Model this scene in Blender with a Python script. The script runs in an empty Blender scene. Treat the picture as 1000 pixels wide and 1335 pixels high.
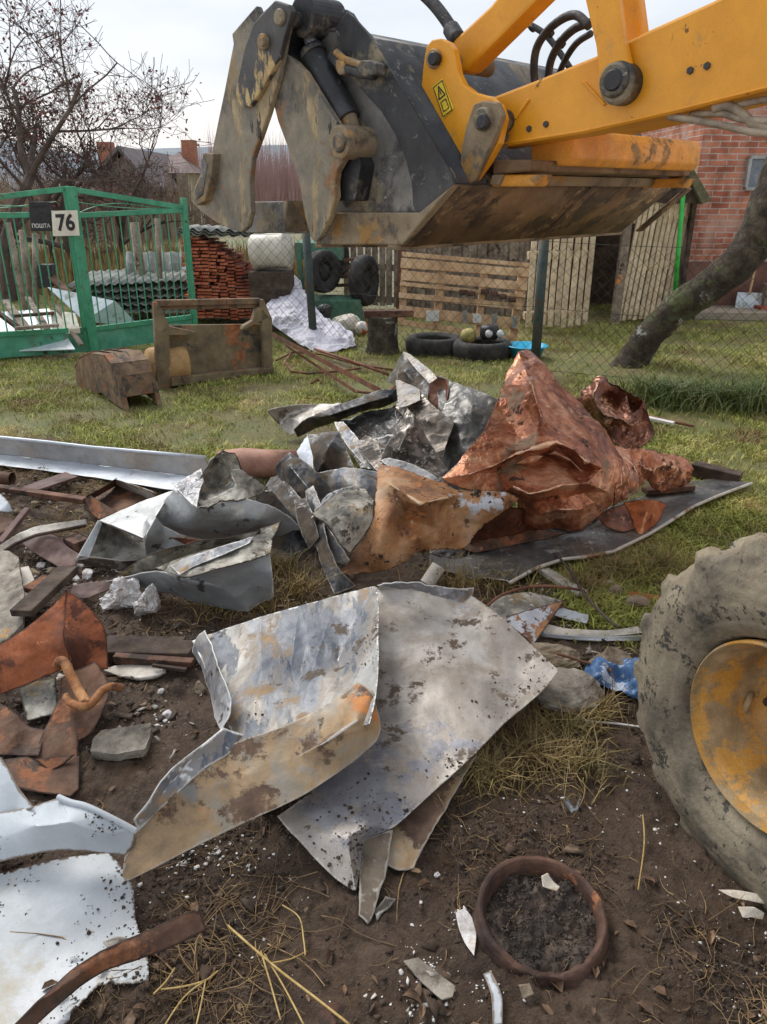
import bpy, bmesh, math, random
import numpy as np
from mathutils import Vector, Matrix
from mathutils.geometry import delaunay_2d_cdt
R = math.radians
rng = np.random.default_rng(7)
random.seed(7)
C = bpy.context.scene.collection
scene = bpy.context.scene

# ------------------------------------------------------------------ camera
CAMH, PITCH = 1.60, R(22.6)
cam_d = bpy.data.cameras.new('camera')
cam_d.sensor_fit = 'HORIZONTAL'; cam_d.sensor_width = 36.0; cam_d.lens = 36.0
cam_d.clip_start = 0.05; cam_d.clip_end = 3000
cam = bpy.data.objects.new('camera', cam_d); C.objects.link(cam)
cam.location = (0, 0, CAMH); cam.rotation_euler = (R(90) - PITCH, 0, 0)
scene.camera = cam
scene.render.resolution_x, scene.render.resolution_y = 767, 1024

# ------------------------------------------------------------------ world, sun, exposure
SUN_EL, SUN_AZ = R(48), R(-40)      # azimuth measured from +Y towards +X
world = bpy.data.worlds.new('World'); scene.world = world; world.use_nodes = True
wn, wl = world.node_tree.nodes, world.node_tree.links
wn.clear()
w_out = wn.new('ShaderNodeOutputWorld'); w_bg = wn.new('ShaderNodeBackground')
sky = wn.new('ShaderNodeTexSky'); sky.sky_type = 'NISHITA'; sky.sun_disc = False
sky.sun_elevation = SUN_EL; sky.sun_rotation = SUN_AZ
sky.air_density = 1.2; sky.dust_density = 3.0
w_tc = wn.new('ShaderNodeTexCoord'); w_sep = wn.new('ShaderNodeSeparateXYZ')
w_map = wn.new('ShaderNodeMapping'); w_map.inputs['Scale'].default_value = (1.0, 1.0, 3.0)
w_no = wn.new('ShaderNodeTexNoise'); w_no.inputs['Scale'].default_value = 2.2; w_no.inputs['Detail'].default_value = 5
w_cr = wn.new('ShaderNodeValToRGB')                       # soft grey cloud deck
w_cr.color_ramp.elements[0].position = 0.34; w_cr.color_ramp.elements[0].color = (3.5, 3.85, 4.4, 1)
w_cr.color_ramp.elements[1].position = 0.66; w_cr.color_ramp.elements[1].color = (5.4, 5.6, 5.9, 1)
w_hz = wn.new('ShaderNodeValToRGB')                       # warmer thin band low over the horizon
w_hz.color_ramp.elements[0].position = 0.0; w_hz.color_ramp.elements[0].color = (1, 1, 1, 1)
w_hz.color_ramp.elements[1].position = 0.13; w_hz.color_ramp.elements[1].color = (0, 0, 0, 1)
w_m1 = wn.new('ShaderNodeMix'); w_m1.data_type = 'RGBA'; w_m1.inputs[7].default_value = (7.2, 6.7, 6.3, 1)
w_m2 = wn.new('ShaderNodeMix'); w_m2.data_type = 'RGBA'; w_m2.inputs[0].default_value = 0.9
wl.new(w_tc.outputs['Generated'], w_map.inputs['Vector']); wl.new(w_map.outputs[0], w_no.inputs['Vector'])
wl.new(w_no.outputs['Fac'], w_cr.inputs[0])
wl.new(w_tc.outputs['Generated'], w_sep.inputs[0]); wl.new(w_sep.outputs['Z'], w_hz.inputs[0])
wl.new(w_hz.outputs[0], w_m1.inputs[0]); wl.new(w_cr.outputs[0], w_m1.inputs[6])
wl.new(sky.outputs[0], w_m2.inputs[6]); wl.new(w_m1.outputs[2], w_m2.inputs[7])
wl.new(w_m2.outputs[2], w_bg.inputs['Color']); w_bg.inputs['Strength'].default_value = 0.1
wl.new(w_bg.outputs[0], w_out.inputs[0])
sun_d = bpy.data.lights.new('sun', 'SUN'); sun_d.energy = 1.5; sun_d.angle = R(30); sun_d.color = (1, .965, .92)
sun = bpy.data.objects.new('sun', sun_d); C.objects.link(sun)
sd = Vector((math.sin(SUN_AZ) * math.cos(SUN_EL), math.cos(SUN_AZ) * math.cos(SUN_EL), math.sin(SUN_EL)))
sun.rotation_euler = sd.to_track_quat('Z', 'Y').to_euler(); sun.location = (-6, 6, 12)
scene.view_settings.view_transform = 'Standard'; scene.view_settings.look = 'None'
scene.view_settings.gamma = 1; scene.view_settings.exposure = 0.88

# ------------------------------------------------------------------ numpy noise
def _h(ix, iy, iz, s):
    n = (ix.astype(np.int64) * 73856093) ^ (iy.astype(np.int64) * 19349663) ^ (iz.astype(np.int64) * 83492791) ^ (s * 2654435761)
    n = (n ^ (n >> 13)) * 1274126177 & 0x7fffffff
    n = (n ^ (n >> 15)) * 668265263 & 0x7fffffff
    return ((n ^ (n >> 12)) & 0xffff) / 65535.0 * 2 - 1
def vnoise(p, s=0):
    p = np.asarray(p, float); i = np.floor(p); f = p - i; f = f * f * f * (f * (f * 6 - 15) + 10)
    o = 0
    for dx in (0, 1):
        for dy in (0, 1):
            for dz in (0, 1):
                w = (f[:, 0] if dx else 1 - f[:, 0]) * (f[:, 1] if dy else 1 - f[:, 1]) * (f[:, 2] if dz else 1 - f[:, 2])
                o = o + w * _h(i[:, 0] + dx, i[:, 1] + dy, i[:, 2] + dz, s)
    return o
def fbm(p, s=0, oc=4, g=0.5):
    p = np.asarray(p, float); o = 0; a = 1; t = 0
    for k in range(oc):
        o = o + a * vnoise(p * (2.03 ** k) + k * 17.3, s + k); t += a; a *= g
    return o / t
def soil_mask(x, y):          # 1 = bare soil, 0 = turf
    p = np.stack([x, y, 0 * x], 1)
    n = fbm(p * 1.4, 31, 4, .6)
    edge = np.interp(x, [-6, -2.2, -1.2, -.3, .5, .9, 1.5, 3], [4.75, 4.75, 4.6, 4.3, 3.9, 3.0, 2.35, 2.1])
    return 1 / (1 + np.exp(-(edge - y + n * 0.9) / 0.12))
def gz(x, y):
    x = np.atleast_1d(np.asarray(x, float)); y = np.atleast_1d(np.asarray(y, float))
    p = np.stack([x, y, 0 * x], 1)
    sm = soil_mask(x, y)
    fade = np.clip((60 - y) / 50, 0, 1)
    z = vnoise(p * 1.3, 1) * .018 * fade
    z = z + sm * (vnoise(p * 4.7, 2) * .016 + fbm(p * 13, 3, 3, .6) * .020)
    z = z + sm * np.maximum(0, fbm(p * 31, 9, 3, .6)) * .030
    z = z + (1 - sm) * vnoise(p * 6, 5) * .006 * fade
    return z
# ------------------------------------------------------------------ pixel -> world
cP, sP = math.cos(PITCH), math.sin(PITCH)
def ray(u, v):
    a, b = (u - 500) / 1000.0, (667.5 - v) / 1000.0
    return np.array([a, b * sP + cP, b * cP - sP])
O = np.array([0, 0, CAMH])
def D(u, v, Y):               # point of that line of sight at distance Y along +Y
    r = ray(u, v); return O + r * (Y / r[1])
def H(u, v, h=0.0):           # point of that line of sight h above the local ground
    r = ray(u, v); g = 0.0
    if r[2] > -0.02: return D(u, v, 12)
    for _ in range(3):
        p = O + r * ((h + g - CAMH) / r[2]); g = float(gz(p[0], p[1])[0]) * 0.9
    return O + r * ((h + g - CAMH) / r[2])
class Plane:
    def __init__(s, p, n): s.p = np.array(p, float); s.n = np.array(n, float) / np.linalg.norm(n)
    def at(s, u, v, off=0.0):
        r = ray(u, v); return O + r * (((s.p + s.n * off - O) @ s.n) / (r @ s.n))
def vplane(a, b):             # upright plane through two points
    a = np.array(a, float); b = np.array(b, float); d = b - a; return Plane(a, (-d[1], d[0], 0))

# ------------------------------------------------------------------ object helpers
def tag(o, label=None, cat=None, group=None, kind=None):
    if label: o['label'] = label
    if cat: o['category'] = cat
    if group: o['group'] = group
    if kind: o['kind'] = kind
    return o
def empty(name, loc=(0, 0, 0), label=None, cat=None, group=None):
    o = bpy.data.objects.new(name, None); C.objects.link(o); o.location = Vector(loc); o.empty_display_size = .1
    return tag(o, label, cat, group)
def link(name, me, mat, parent=None, smooth=False, origin=None):
    """link mesh (world coords) as object; move origin to base"""
    n = len(me.vertices)
    co = np.empty(n * 3); me.vertices.foreach_get('co', co); co = co.reshape(-1, 3)
    if origin is None:
        origin = np.array([(co[:, 0].min() + co[:, 0].max()) / 2, (co[:, 1].min() + co[:, 1].max()) / 2, co[:, 2].min()])
    origin = np.array(origin, float)
    co = co - origin; me.vertices.foreach_set('co', co.ravel()); me.update()
    if mat:
        for m in (mat if isinstance(mat, (list, tuple)) else [mat]): me.materials.append(m)
    if smooth: me.polygons.foreach_set('use_smooth', [True] * len(me.polygons))
    o = bpy.data.objects.new(name, me); C.objects.link(o)
    if parent is None: o.location = Vector(origin)
    else:
        base = Vector((0, 0, 0)); q = parent
        while q is not None: base += q.location; q = q.parent
        o.parent = parent; o.location = Vector(origin) - base
    return o
def mesh_np(name, v, f):
    me = bpy.data.meshes.new(name); v = np.asarray(v, float)
    if isinstance(f, np.ndarray):
        k = f.shape[1]; n = len(f)
        me.vertices.add(len(v)); me.vertices.foreach_set('co', v.ravel())
        me.loops.add(n * k); me.loops.foreach_set('vertex_index', f.ravel().astype(np.int32))
        me.polygons.add(n); me.polygons.foreach_set('loop_start', np.arange(0, n * k, k, dtype=np.int32))
        me.update(calc_edges=True); me.validate()
    else:
        me.from_pydata([tuple(q) for q in v], [], f); me.update()
    return me
class MB:                     # mesh builder
    def __init__(s): s.v = []; s.f = []
    def add(s, vs, fs):
        b = len(s.v); s.v += [tuple(map(float, q)) for q in vs]; s.f += [tuple(i + b for i in q) for q in fs]; return s
    def box(s, c, sx, sy, sz, rz=0, M=None):
        q = [(x * sx / 2, y * sy / 2, z * sz / 2) for x in (-1, 1) for y in (-1, 1) for z in (-1, 1)]
        m = M if M is not None else Matrix.Rotation(rz, 3, 'Z')
        q = [Vector(c) + m @ Vector(t) for t in q]
        return s.add(q, [(0, 1, 3, 2), (4, 6, 7, 5), (0, 4, 5, 1), (2, 3, 7, 6), (0, 2, 6, 4), (1, 5, 7, 3)])
    def bar(s, a, b, w, d, up=(0, 0, 1)):   # box along a-b, w across, d along 'up'
        a, b = Vector(a), Vector(b); x = (b - a); L = x.length; x.normalize()
        up = Vector(up); y = up.cross(x)
        if y.length < 1e-4: y = Vector((1, 0, 0)).cross(x)
        y.normalize(); z = x.cross(y)
        M = Matrix((x, y, z)).transposed()
        return s.box((a + b) / 2, L, w, d, M=M)
    def tube(s, pts, r, n=10, cap=True):
        pts = [Vector(p) for p in pts]; m = len(pts)
        rs = r if isinstance(r, (list, tuple)) else [r] * m
        b = len(s.v); t0 = None
        for i, p in enumerate(pts):
            t = (pts[min(i + 1, m - 1)] - pts[max(i - 1, 0)]).normalized()
            if t0 is None:
                u = t.orthogonal().normalized()
            else:
                u = (u - t * u.dot(t)).normalized()
            w = t.cross(u); t0 = t
            for k in range(n):
                a = 2 * math.pi * k / n
                s.v.append(tuple(p + (u * math.cos(a) + w * math.sin(a)) * rs[i]))
        for i in range(m - 1):
            for k in range(n):
                s.f.append((b + i * n + k, b + i * n + (k + 1) % n, b + (i + 1) * n + (k + 1) % n, b + (i + 1) * n + k))
        if cap:
            s.f.append(tuple(b + k for k in range(n))[::-1]); s.f.append(tuple(b + (m - 1) * n + k for k in range(n)))
        return s
    def prism(s, poly, off):  # polygon (3-D points) extruded by vector off
        n = len(poly); off = np.array(off, float); P = [np.array(p, float) for p in poly]
        b = len(s.v); s.v += [tuple(p) for p in P] + [tuple(p + off) for p in P]
        s.f.append(tuple(range(b, b + n))); s.f.append(tuple(range(b + 2 * n - 1, b + n - 1, -1)))
        for i in range(n): j = (i + 1) % n; s.f.append((b + i, b + n + i, b + n + j, b + j))
        return s
    def lathe(s, prof, c, axis, n=48, up=(0, 0, 1), closed=False):  # prof: (r, t along axis)
        ax = Vector(axis).normalized(); u = Vector(up); u = (u - ax * u.dot(ax)).normalized(); w = ax.cross(u)
        b = len(s.v); m = len(prof)
        for k in range(n):
            a = 2 * math.pi * k / n; d = u * math.cos(a) + w * math.sin(a)
            for (r, t) in prof: s.v.append(tuple(Vector(c) + d * r + ax * t))
        for k in range(n):
            k2 = (k + 1) % n
            for i in range(m if closed else m - 1):
                j = (i + 1) % m
                s.f.append((b + k * m + i, b + k2 * m + i, b + k2 * m + j, b + k * m + j))
        return s
    def build(s, name, mat, parent=None, bevel=0, smooth=False, origin=None, jitter=0):
        me = bpy.data.meshes.new(name); v = np.array(s.v)
        if jitter:
            v = v + rng.normal(0, jitter, v.shape)
        me.from_pydata([tuple(q) for q in v], [], s.f); me.update()
        bm = bmesh.new(); bm.from_mesh(me); bmesh.ops.recalc_face_normals(bm, faces=bm.faces); bm.to_mesh(me); bm.free()
        o = link(name, me, mat, parent, smooth, origin)
        if bevel:
            m = o.modifiers.new('bevel', 'BEVEL'); m.width = bevel; m.segments = 2; m.limit_method = 'ANGLE'; m.angle_limit = R(35)
            m.harden_normals = False
        return o
# ------------------------------------------------------------------ crumpled sheet
def alledges(f): return np.sort(np.concatenate([f[:, [0, 1]], f[:, [1, 2]], f[:, [2, 0]]]), axis=1)
def uniq(E, n):
    k = E[:, 0].astype(np.int64) * n + E[:, 1]; u, inv, cnt = np.unique(k, return_inverse=True, return_counts=True)
    return np.stack([u // n, u % n], 1), inv.ravel(), cnt
def nsum(idx, w, n): return np.stack([np.bincount(idx, w[:, k], n) for k in range(3)], 1)
def subdiv(v, f, levels, sharp=None, relax=0, fixed=None):
    """midpoint subdivision; with sharp edges and relax > 0 the surface between them is rounded as it is split"""
    for lv in range(levels):
        f = np.asarray(f); E = alledges(f); U, inv, cnt = uniq(E, len(v))
        mid = (v[U[:, 0]] + v[U[:, 1]]) / 2; b = len(v); n = len(f)
        a, bb, c = inv[:n] + b, inv[n:2 * n] + b, inv[2 * n:] + b
        if sharp is not None and len(sharp):
            key = {(int(p), int(q)): i for i, (p, q) in enumerate(U)}; ns = []
            for p, q in sharp:
                i = key.get((int(min(p, q)), int(max(p, q))))
                if i is not None: ns += [(p, b + i), (q, b + i)]
            sharp = np.array(ns).reshape(-1, 2)
        f = np.concatenate([np.stack([f[:, 0], a, c], 1), np.stack([a, f[:, 1], bb], 1), np.stack([c, bb, f[:, 2]], 1), np.stack([a, bb, c], 1)])
        v = np.concatenate([v, mid])
        if fixed is not None: fixed = np.concatenate([fixed, np.zeros(len(mid), bool)])
        if relax and lv < 3: v = smooth_np(v, f, relax, sharp=sharp, fixed=fixed)
    return (v, f) if sharp is None and fixed is None else (v, f, sharp, fixed)
def vnormals(v, f):
    fn = np.cross(v[f[:, 1]] - v[f[:, 0]], v[f[:, 2]] - v[f[:, 0]])
    n = sum(nsum(f[:, k], fn, len(v)) for k in range(3))
    return n / (np.linalg.norm(n, axis=1, keepdims=True) + 1e-12)
def smooth_np(v, f, it, lam=.5, boundary=.5, sharp=None, fixed=None):
    N = len(v); U, inv, cnt = uniq(alledges(f), N); B = U[cnt == 1]
    if sharp is not None and len(sharp): B = np.concatenate([B, np.sort(sharp, axis=1)])
    isb = np.zeros(N, bool); isb[B.ravel()] = True
    I = np.concatenate([U[:, 0], U[:, 1]]); J = np.concatenate([U[:, 1], U[:, 0]]); c = np.maximum(np.bincount(I, minlength=N), 1)[:, None]
    Ib = np.concatenate([B[:, 0], B[:, 1]]); Jb = np.concatenate([B[:, 1], B[:, 0]]); cb = np.bincount(Ib, minlength=N)
    hold = isb & (cb != 2)
    if fixed is not None: hold = hold | fixed
    cbm = np.maximum(cb, 1)[:, None]
    for _ in range(it):
        t = nsum(I, v[J], N) / c; tb = nsum(Ib, v[Jb], N) / cbm
        w = np.where(isb[:, None], v + (tb - v) * lam * boundary, v + (t - v) * lam)
        v = np.where(hold[:, None], v, w)
    return v
SEED = [100]
def sheet(name, outline, inner=(), creases=(), mat=None, parent=None, thick=.003, amp=.012, freq=7, fine=.003,
          size=.012, sm=2, mode='h', label=None, cat=None, group=None, off=0.0, maxlev=5, fold=None, tear=0.0, floor=.004, relax=1):
    """bent sheet metal: outline and inner points are (px, py, height) ; facets between them, then denting"""
    SEED[0] += 1; sd_ = SEED[0]
    pts = list(outline) + list(inner); n = len(outline)
    P2 = [Vector((p[0], -p[1])) for p in pts]
    edges = [tuple(c) for c in creases]
    r = delaunay_2d_cdt(P2, edges, [list(range(n))], 1, 1e-5)
    V2, F, ov = r[0], r[2], r[3]
    P3 = []
    fn = (lambda u, v, h: H(u, v, h)) if mode == 'h' else (lambda u, v, h: D(u, v, h))
    for i, q in enumerate(V2):
        if ov[i]: h = pts[ov[i][0]][2]
        else:
            d = [((q - P2[k]).length + 1e-6, pts[k][2]) for k in range(len(pts))]; d.sort(); d = d[:3]
            h = sum(b / a for a, b in d) / sum(1 / a for a, b in d)
        P3.append(fn(q.x, -q.y, h + (off if mode == 'h' else 0)))
    v = np.array(P3); f = np.array([t for t in F if len(t) == 3])
    if len(f) == 0: raise RuntimeError('no faces ' + name)
    el = np.linalg.norm(v[f[:, 0]] - v[f[:, 1]], axis=1).max()
    lev = int(np.clip(math.ceil(math.log2(el / size)), 2, maxlev))
    inv_ = {}
    for i, o_ in enumerate(ov):
        for q in o_: inv_[q] = i
    sh = np.array([(inv_[p], inv_[q]) for p, q in edges if p in inv_ and q in inv_]).reshape(-1, 2)
    fx = np.zeros(len(v), bool)
    for i in range(n):                                              # keep real corners of the outline
        p, q, r_ = (np.array(pts[(i + k) % n][:2], float) for k in (-1, 0, 1)); a_, b_ = p - q, r_ - q
        cs = a_ @ b_ / (np.linalg.norm(a_) * np.linalg.norm(b_) + 1e-9)
        if cs > -.78 and i in inv_: fx[inv_[i]] = True
    v, f, sh, fx = subdiv(v, f, lev, sharp=sh, relax=relax, fixed=fx)
    v = smooth_np(v, f, sm, sharp=sh, fixed=fx)
    nn = vnormals(v, f)
    cren = 1 - np.abs(fbm(v * freq, sd_, 3, .55)) * 2.2             # ridged: sharp creases, soft dents
    soft = fbm(v * freq * .6, sd_ + 50, 2)
    d = amp * (cren - .5) * .6 + amp * soft * .8 + fine * fbm(v * freq * 5, sd_ + 70, 3)
    rs_ = np.random.default_rng(sd_); fa = amp * 1.15 if fold is None else fold
    for k_ in range(4):                                            # long straight kinks, each fading in and out
        dr_ = rs_.normal(size=3); dr_ /= np.linalg.norm(dr_); ff = freq * rs_.uniform(.35, 1.0)
        tw = np.abs(np.mod(v @ dr_ * ff + .25 * fbm(v * freq * .5, sd_ + 90 + k_, 2) + rs_.random(), 1.0) - .5) * 2 - .5
        d = d + fa * .62 * tw * np.clip(.45 + 1.6 * fbm(v * freq * .35, sd_ + 95 + k_, 2), 0, 1.2)
    v = v + nn * d[:, None]
    if tear:                                                       # ragged edge
        U, _i, cnt = uniq(alledges(f), len(v)); isb = np.unique(U[cnt == 1].ravel())
        for k in range(3): v[isb, k] += tear * fbm(v[isb] * 22, sd_ + 80 + k, 3, .7)
    g = gz(v[:, 0], v[:, 1]); v[:, 2] = np.maximum(v[:, 2], g + floor)
    me = mesh_np(name, v, f)
    U, _i, cnt = uniq(alledges(f), len(v)); bp_ = v[np.unique(U[cnt == 1].ravel())]; bp_ = bp_[::max(1, len(bp_) // 260)]
    dmin = np.full(len(v), 9.0)
    for k in range(0, len(bp_), 20): dmin = np.minimum(dmin, np.sqrt(((v[:, None] - bp_[None, k:k + 20]) ** 2).sum(2)).min(1))
    vs = smooth_np(v, f, 3); nv = vnormals(v, f); rdg = np.abs(((v - vs) * nv).sum(1))
    for nm_, vals in (('edge', np.exp(-dmin / .012)), ('ridge', np.clip(rdg / .0016, 0, 1))):
        at = me.attributes.new(nm_, 'FLOAT', 'POINT'); at.data.foreach_set('value', vals.astype(np.float32))
    o = link(name, me, mat, parent, smooth=True)
    if thick:
        m = o.modifiers.new('thickness', 'SOLIDIFY'); m.thickness = thick; m.offset = 0
    tag(o, label, cat, group)
    return o
def rock(name, u, v, rx, ry, rz, mat, h=0, seed=1, label=None, cat='stone', group=None, rot=0, parent=None, rough=.25, world_pt=None, lev=4, chop=6):
    """stone: icosphere cut by random planes then roughened; rx.. metres"""
    c = H(u, v, h) if world_pt is None else np.array(world_pt)
    bm = bmesh.new(); bmesh.ops.create_icosphere(bm, subdivisions=lev, radius=1)
    q = np.array([w.co[:] for w in bm.verts]); rr = np.random.default_rng(seed)
    for _ in range(chop):
        n = rr.normal(size=3); n /= np.linalg.norm(n); t = rr.uniform(.5, .85)
        d = q @ n - t; q = q - np.outer(np.maximum(d, 0), n)
    q = q * (1 + rough * .5 * fbm(q * 1.6 + seed, seed, 3)[:, None] + rough * .25 * fbm(q * 6 + seed, seed + 5, 3, .6)[:, None])
    q = q * np.array([rx, ry, rz]); a = rot; q = q @ np.array([[math.cos(a), math.sin(a), 0], [-math.sin(a), math.cos(a), 0], [0, 0, 1]])
    q = q + c + np.array([0, 0, rz * .55])
    for w, p in zip(bm.verts, q): w.co = p
    me = bpy.data.meshes.new(name); bm.to_mesh(me); bm.free()
    return tag(link(name, me, mat, parent, smooth=False), label, cat if parent is None else None, group)

# ------------------------------------------------------------------ materials
def rgb(h):                   # sRGB 0-255 -> linear
    return tuple(((c / 255 / 12.92) if c / 255 <= .04045 else ((c / 255 + .055) / 1.055) ** 2.4) for c in h) + (1,)
def mat(name, cols, scale=5, detail=8, dist=.5, rough=.6, rvar=.15, metal=0.0, layers=(), bump=(60, .25, .01), stretch=(1, 1, 1),
        spec=.5, coord='Object', island=0.0, pos=None, rr=.66, wear=None, edge=None, grain=.16):
    """cols: sRGB colours along a noise ramp; layers: (colour, scale, threshold, softness, roughness, metallic, stretch)"""
    m = bpy.data.materials.new(name); m.use_nodes = True
    N, L = m.node_tree.nodes, m.node_tree.links; N.clear()
    out = N.new('ShaderNodeOutputMaterial'); b = N.new('ShaderNodeBsdfPrincipled'); L.new(b.outputs[0], out.inputs[0])
    tc = N.new('ShaderNodeTexCoord'); src = tc.outputs[coord]
    def noise(sc, det, st=(1, 1, 1), di=0, rg=.6, shift=0):
        mp = N.new('ShaderNodeMapping'); mp.inputs['Scale'].default_value = st; mp.inputs['Location'].default_value = (shift, shift * .7, shift * 1.3)
        L.new(src, mp.inputs[0])
        n = N.new('ShaderNodeTexNoise'); n.inputs['Scale'].default_value = sc; n.inputs['Detail'].default_value = det
        n.inputs['Roughness'].default_value = rg; n.inputs['Distortion'].default_value = di
        L.new(mp.outputs[0], n.inputs['Vector']); return n
    n1 = noise(scale, 12 if detail > 3 else detail, stretch, dist * .22, rr)
    cr = N.new('ShaderNodeValToRGB'); e = cr.color_ramp.elements; k = len(cols)
    ps = [.5 + (p - .5) * .78 for p in (pos or [.3 + .4 * i / max(1, k - 1) for i in range(k)])]
    e[0].position = ps[0]; e[0].color = rgb(cols[0])
    e[1].position = ps[-1]; e[1].color = rgb(cols[-1])
    for i in range(1, k - 1): q = e.new(ps[i]); q.color = rgb(cols[i])
    L.new(n1.outputs['Fac'], cr.inputs[0]); col = cr.outputs[0]
    ro = N.new('ShaderNodeMapRange'); ro.inputs[1].default_value = .3; ro.inputs[2].default_value = .7
    ro.inputs[3].default_value = rough - rvar; ro.inputs[4].default_value = rough + rvar
    nr = noise(scale * 2.3, 5, stretch, 0, .6, 3.1); L.new(nr.outputs['Fac'], ro.inputs[0]); rgh = ro.outputs[0]; met = None
    hs = []
    for i, ly in enumerate(layers):
        c2, sc, th, sf, r2, m2 = ly[:6]; th = .5 + (th - .5) * .62; sf *= .7; st = ly[6] if len(ly) > 6 else (1, 1, 1)
        nl = noise(sc, 12, st, .12, .70, 7.7 * (i + 1)); mr = N.new('ShaderNodeMapRange')
        mr.inputs[1].default_value = th; mr.inputs[2].default_value = th + sf; fsrc = nl.outputs['Fac']
        if sc > 4.5:                                               # spots gather in patches
            nc = noise(sc * .22, 3, (1, 1, 1), 0, .5, 13.3 * (i + 1)); cm = N.new('ShaderNodeMath'); cm.operation = 'MULTIPLY_ADD'; L.new(nc.outputs['Fac'], cm.inputs[0]); cm.inputs[1].default_value = .6; cm.inputs[2].default_value = -.325
            c3 = N.new('ShaderNodeMath'); c3.operation = 'ADD'; L.new(fsrc, c3.inputs[0]); L.new(cm.outputs[0], c3.inputs[1]); fsrc = c3.outputs[0]
        if len(ly) > 7:                                            # more of it higher up (k > 0) or lower down (k < 0)
            sx = N.new('ShaderNodeSeparateXYZ'); L.new(tc.outputs['Object'], sx.inputs[0]); a1 = N.new('ShaderNodeMath'); a1.operation = 'SUBTRACT'; L.new(sx.outputs['Z'], a1.inputs[0]); a1.inputs[1].default_value = ly[7][0]
            a2 = N.new('ShaderNodeMath'); a2.operation = 'MULTIPLY_ADD'; L.new(a1.outputs[0], a2.inputs[0]); a2.inputs[1].default_value = ly[7][1]; L.new(fsrc, a2.inputs[2]); fsrc = a2.outputs[0]
        L.new(fsrc, mr.inputs[0])
        mx = N.new('ShaderNodeMix'); mx.data_type = 'RGBA'; L.new(mr.outputs[0], mx.inputs[0]); L.new(col, mx.inputs[6])
        # layer colour itself varies
        if isinstance(c2[0], (tuple, list)):
            c_ = N.new('ShaderNodeValToRGB'); c_.color_ramp.elements[0].color = rgb(c2[0]); c_.color_ramp.elements[1].color = rgb(c2[1])
            c_.color_ramp.elements[0].position = .42; c_.color_ramp.elements[1].position = .58
            nv = noise(sc * 3.7, 6, (1, 1, 1), 0, .6, 2.2 + i); L.new(nv.outputs['Fac'], c_.inputs[0]); L.new(c_.outputs[0], mx.inputs[7])
        else: mx.inputs[7].default_value = rgb(c2)
        col = mx.outputs[2]
        mm = N.new('ShaderNodeMix'); L.new(mr.outputs[0], mm.inputs[0]); L.new(rgh, mm.inputs[2]); mm.inputs[3].default_value = r2; rgh = mm.outputs[0]
        mt = N.new('ShaderNodeMix'); L.new(mr.outputs[0], mt.inputs[0])
        if met is None: mt.inputs[2].default_value = metal
        else: L.new(met, mt.inputs[2])
        mt.inputs[3].default_value = m2; met = mt.outputs[0]
        hs.append(mr.outputs[0])
    def attmix(att, colour, thr, soft, amp_):
        nonlocal col
        a_ = N.new('ShaderNodeAttribute'); a_.attribute_name = att; nz = noise(34, 8, (1, 1, 1), 0, .7, 9.1)
        ad = N.new('ShaderNodeMath'); ad.operation = 'MULTIPLY_ADD'; L.new(nz.outputs['Fac'], ad.inputs[0]); ad.inputs[1].default_value = amp_; L.new(a_.outputs['Fac'], ad.inputs[2])
        mr = N.new('ShaderNodeMapRange'); mr.inputs[1].default_value = thr; mr.inputs[2].default_value = thr + soft; L.new(ad.outputs[0], mr.inputs[0])
        mx = N.new('ShaderNodeMix'); mx.data_type = 'RGBA'; L.new(mr.outputs[0], mx.inputs[0]); L.new(col, mx.inputs[6]); mx.inputs[7].default_value = rgb(colour); col = mx.outputs[2]
    if wear: attmix('ridge', wear, .95, .35, 1.1)
    if edge: attmix('edge', edge, 1.22, .22, 1.25)
    if grain:
        for sc_, lo, hi in ((170, 1 - grain * .8, 1 + grain * .7), (9, 1 - grain, 1 + grain * .7)):
            g_ = noise(sc_, 6, (1, 1, 1), 0, .7, 4.4 + sc_); mr = N.new('ShaderNodeMapRange'); mr.inputs[1].default_value = .36; mr.inputs[2].default_value = .64; mr.inputs[3].default_value = lo; mr.inputs[4].default_value = hi
            L.new(g_.outputs['Fac'], mr.inputs[0]); vm = N.new('ShaderNodeVectorMath'); vm.operation = 'SCALE'; L.new(col, vm.inputs[0]); L.new(mr.outputs[0], vm.inputs['Scale']); col = vm.outputs[0]
    if island:
        g = N.new('ShaderNodeNewGeometry'); hv = N.new('ShaderNodeHueSaturation'); mr = N.new('ShaderNodeMapRange')
        mr.inputs[3].default_value = 1 - island; mr.inputs[4].default_value = 1 + island
        L.new(g.outputs['Random Per Island'], mr.inputs[0]); L.new(mr.outputs[0], hv.inputs['Value']); L.new(col, hv.inputs['Color']); col = hv.outputs[0]
    L.new(col, b.inputs['Base Color']); L.new(rgh, b.inputs['Roughness'])
    if met is not None: L.new(met, b.inputs['Metallic'])
    else: b.inputs['Metallic'].default_value = metal
    b.inputs['Specular IOR Level'].default_value = spec
    if bump:
        nb = noise(bump[0], 6, stretch, 0, .65, 5.5); hgt = nb.outputs['Fac']
        for q in hs:
            ad = N.new('ShaderNodeMath'); ad.operation = 'MULTIPLY_ADD'; L.new(q, ad.inputs[0]); ad.inputs[1].default_value = .35; L.new(hgt, ad.inputs[2]); hgt = ad.outputs[0]
        bp = N.new('ShaderNodeBump'); bp.inputs['Strength'].default_value = bump[1]; bp.inputs['Distance'].default_value = bump[2]
        L.new(hgt, bp.inputs['Height']); L.new(bp.outputs[0], b.inputs['Normal'])
    return m
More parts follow.
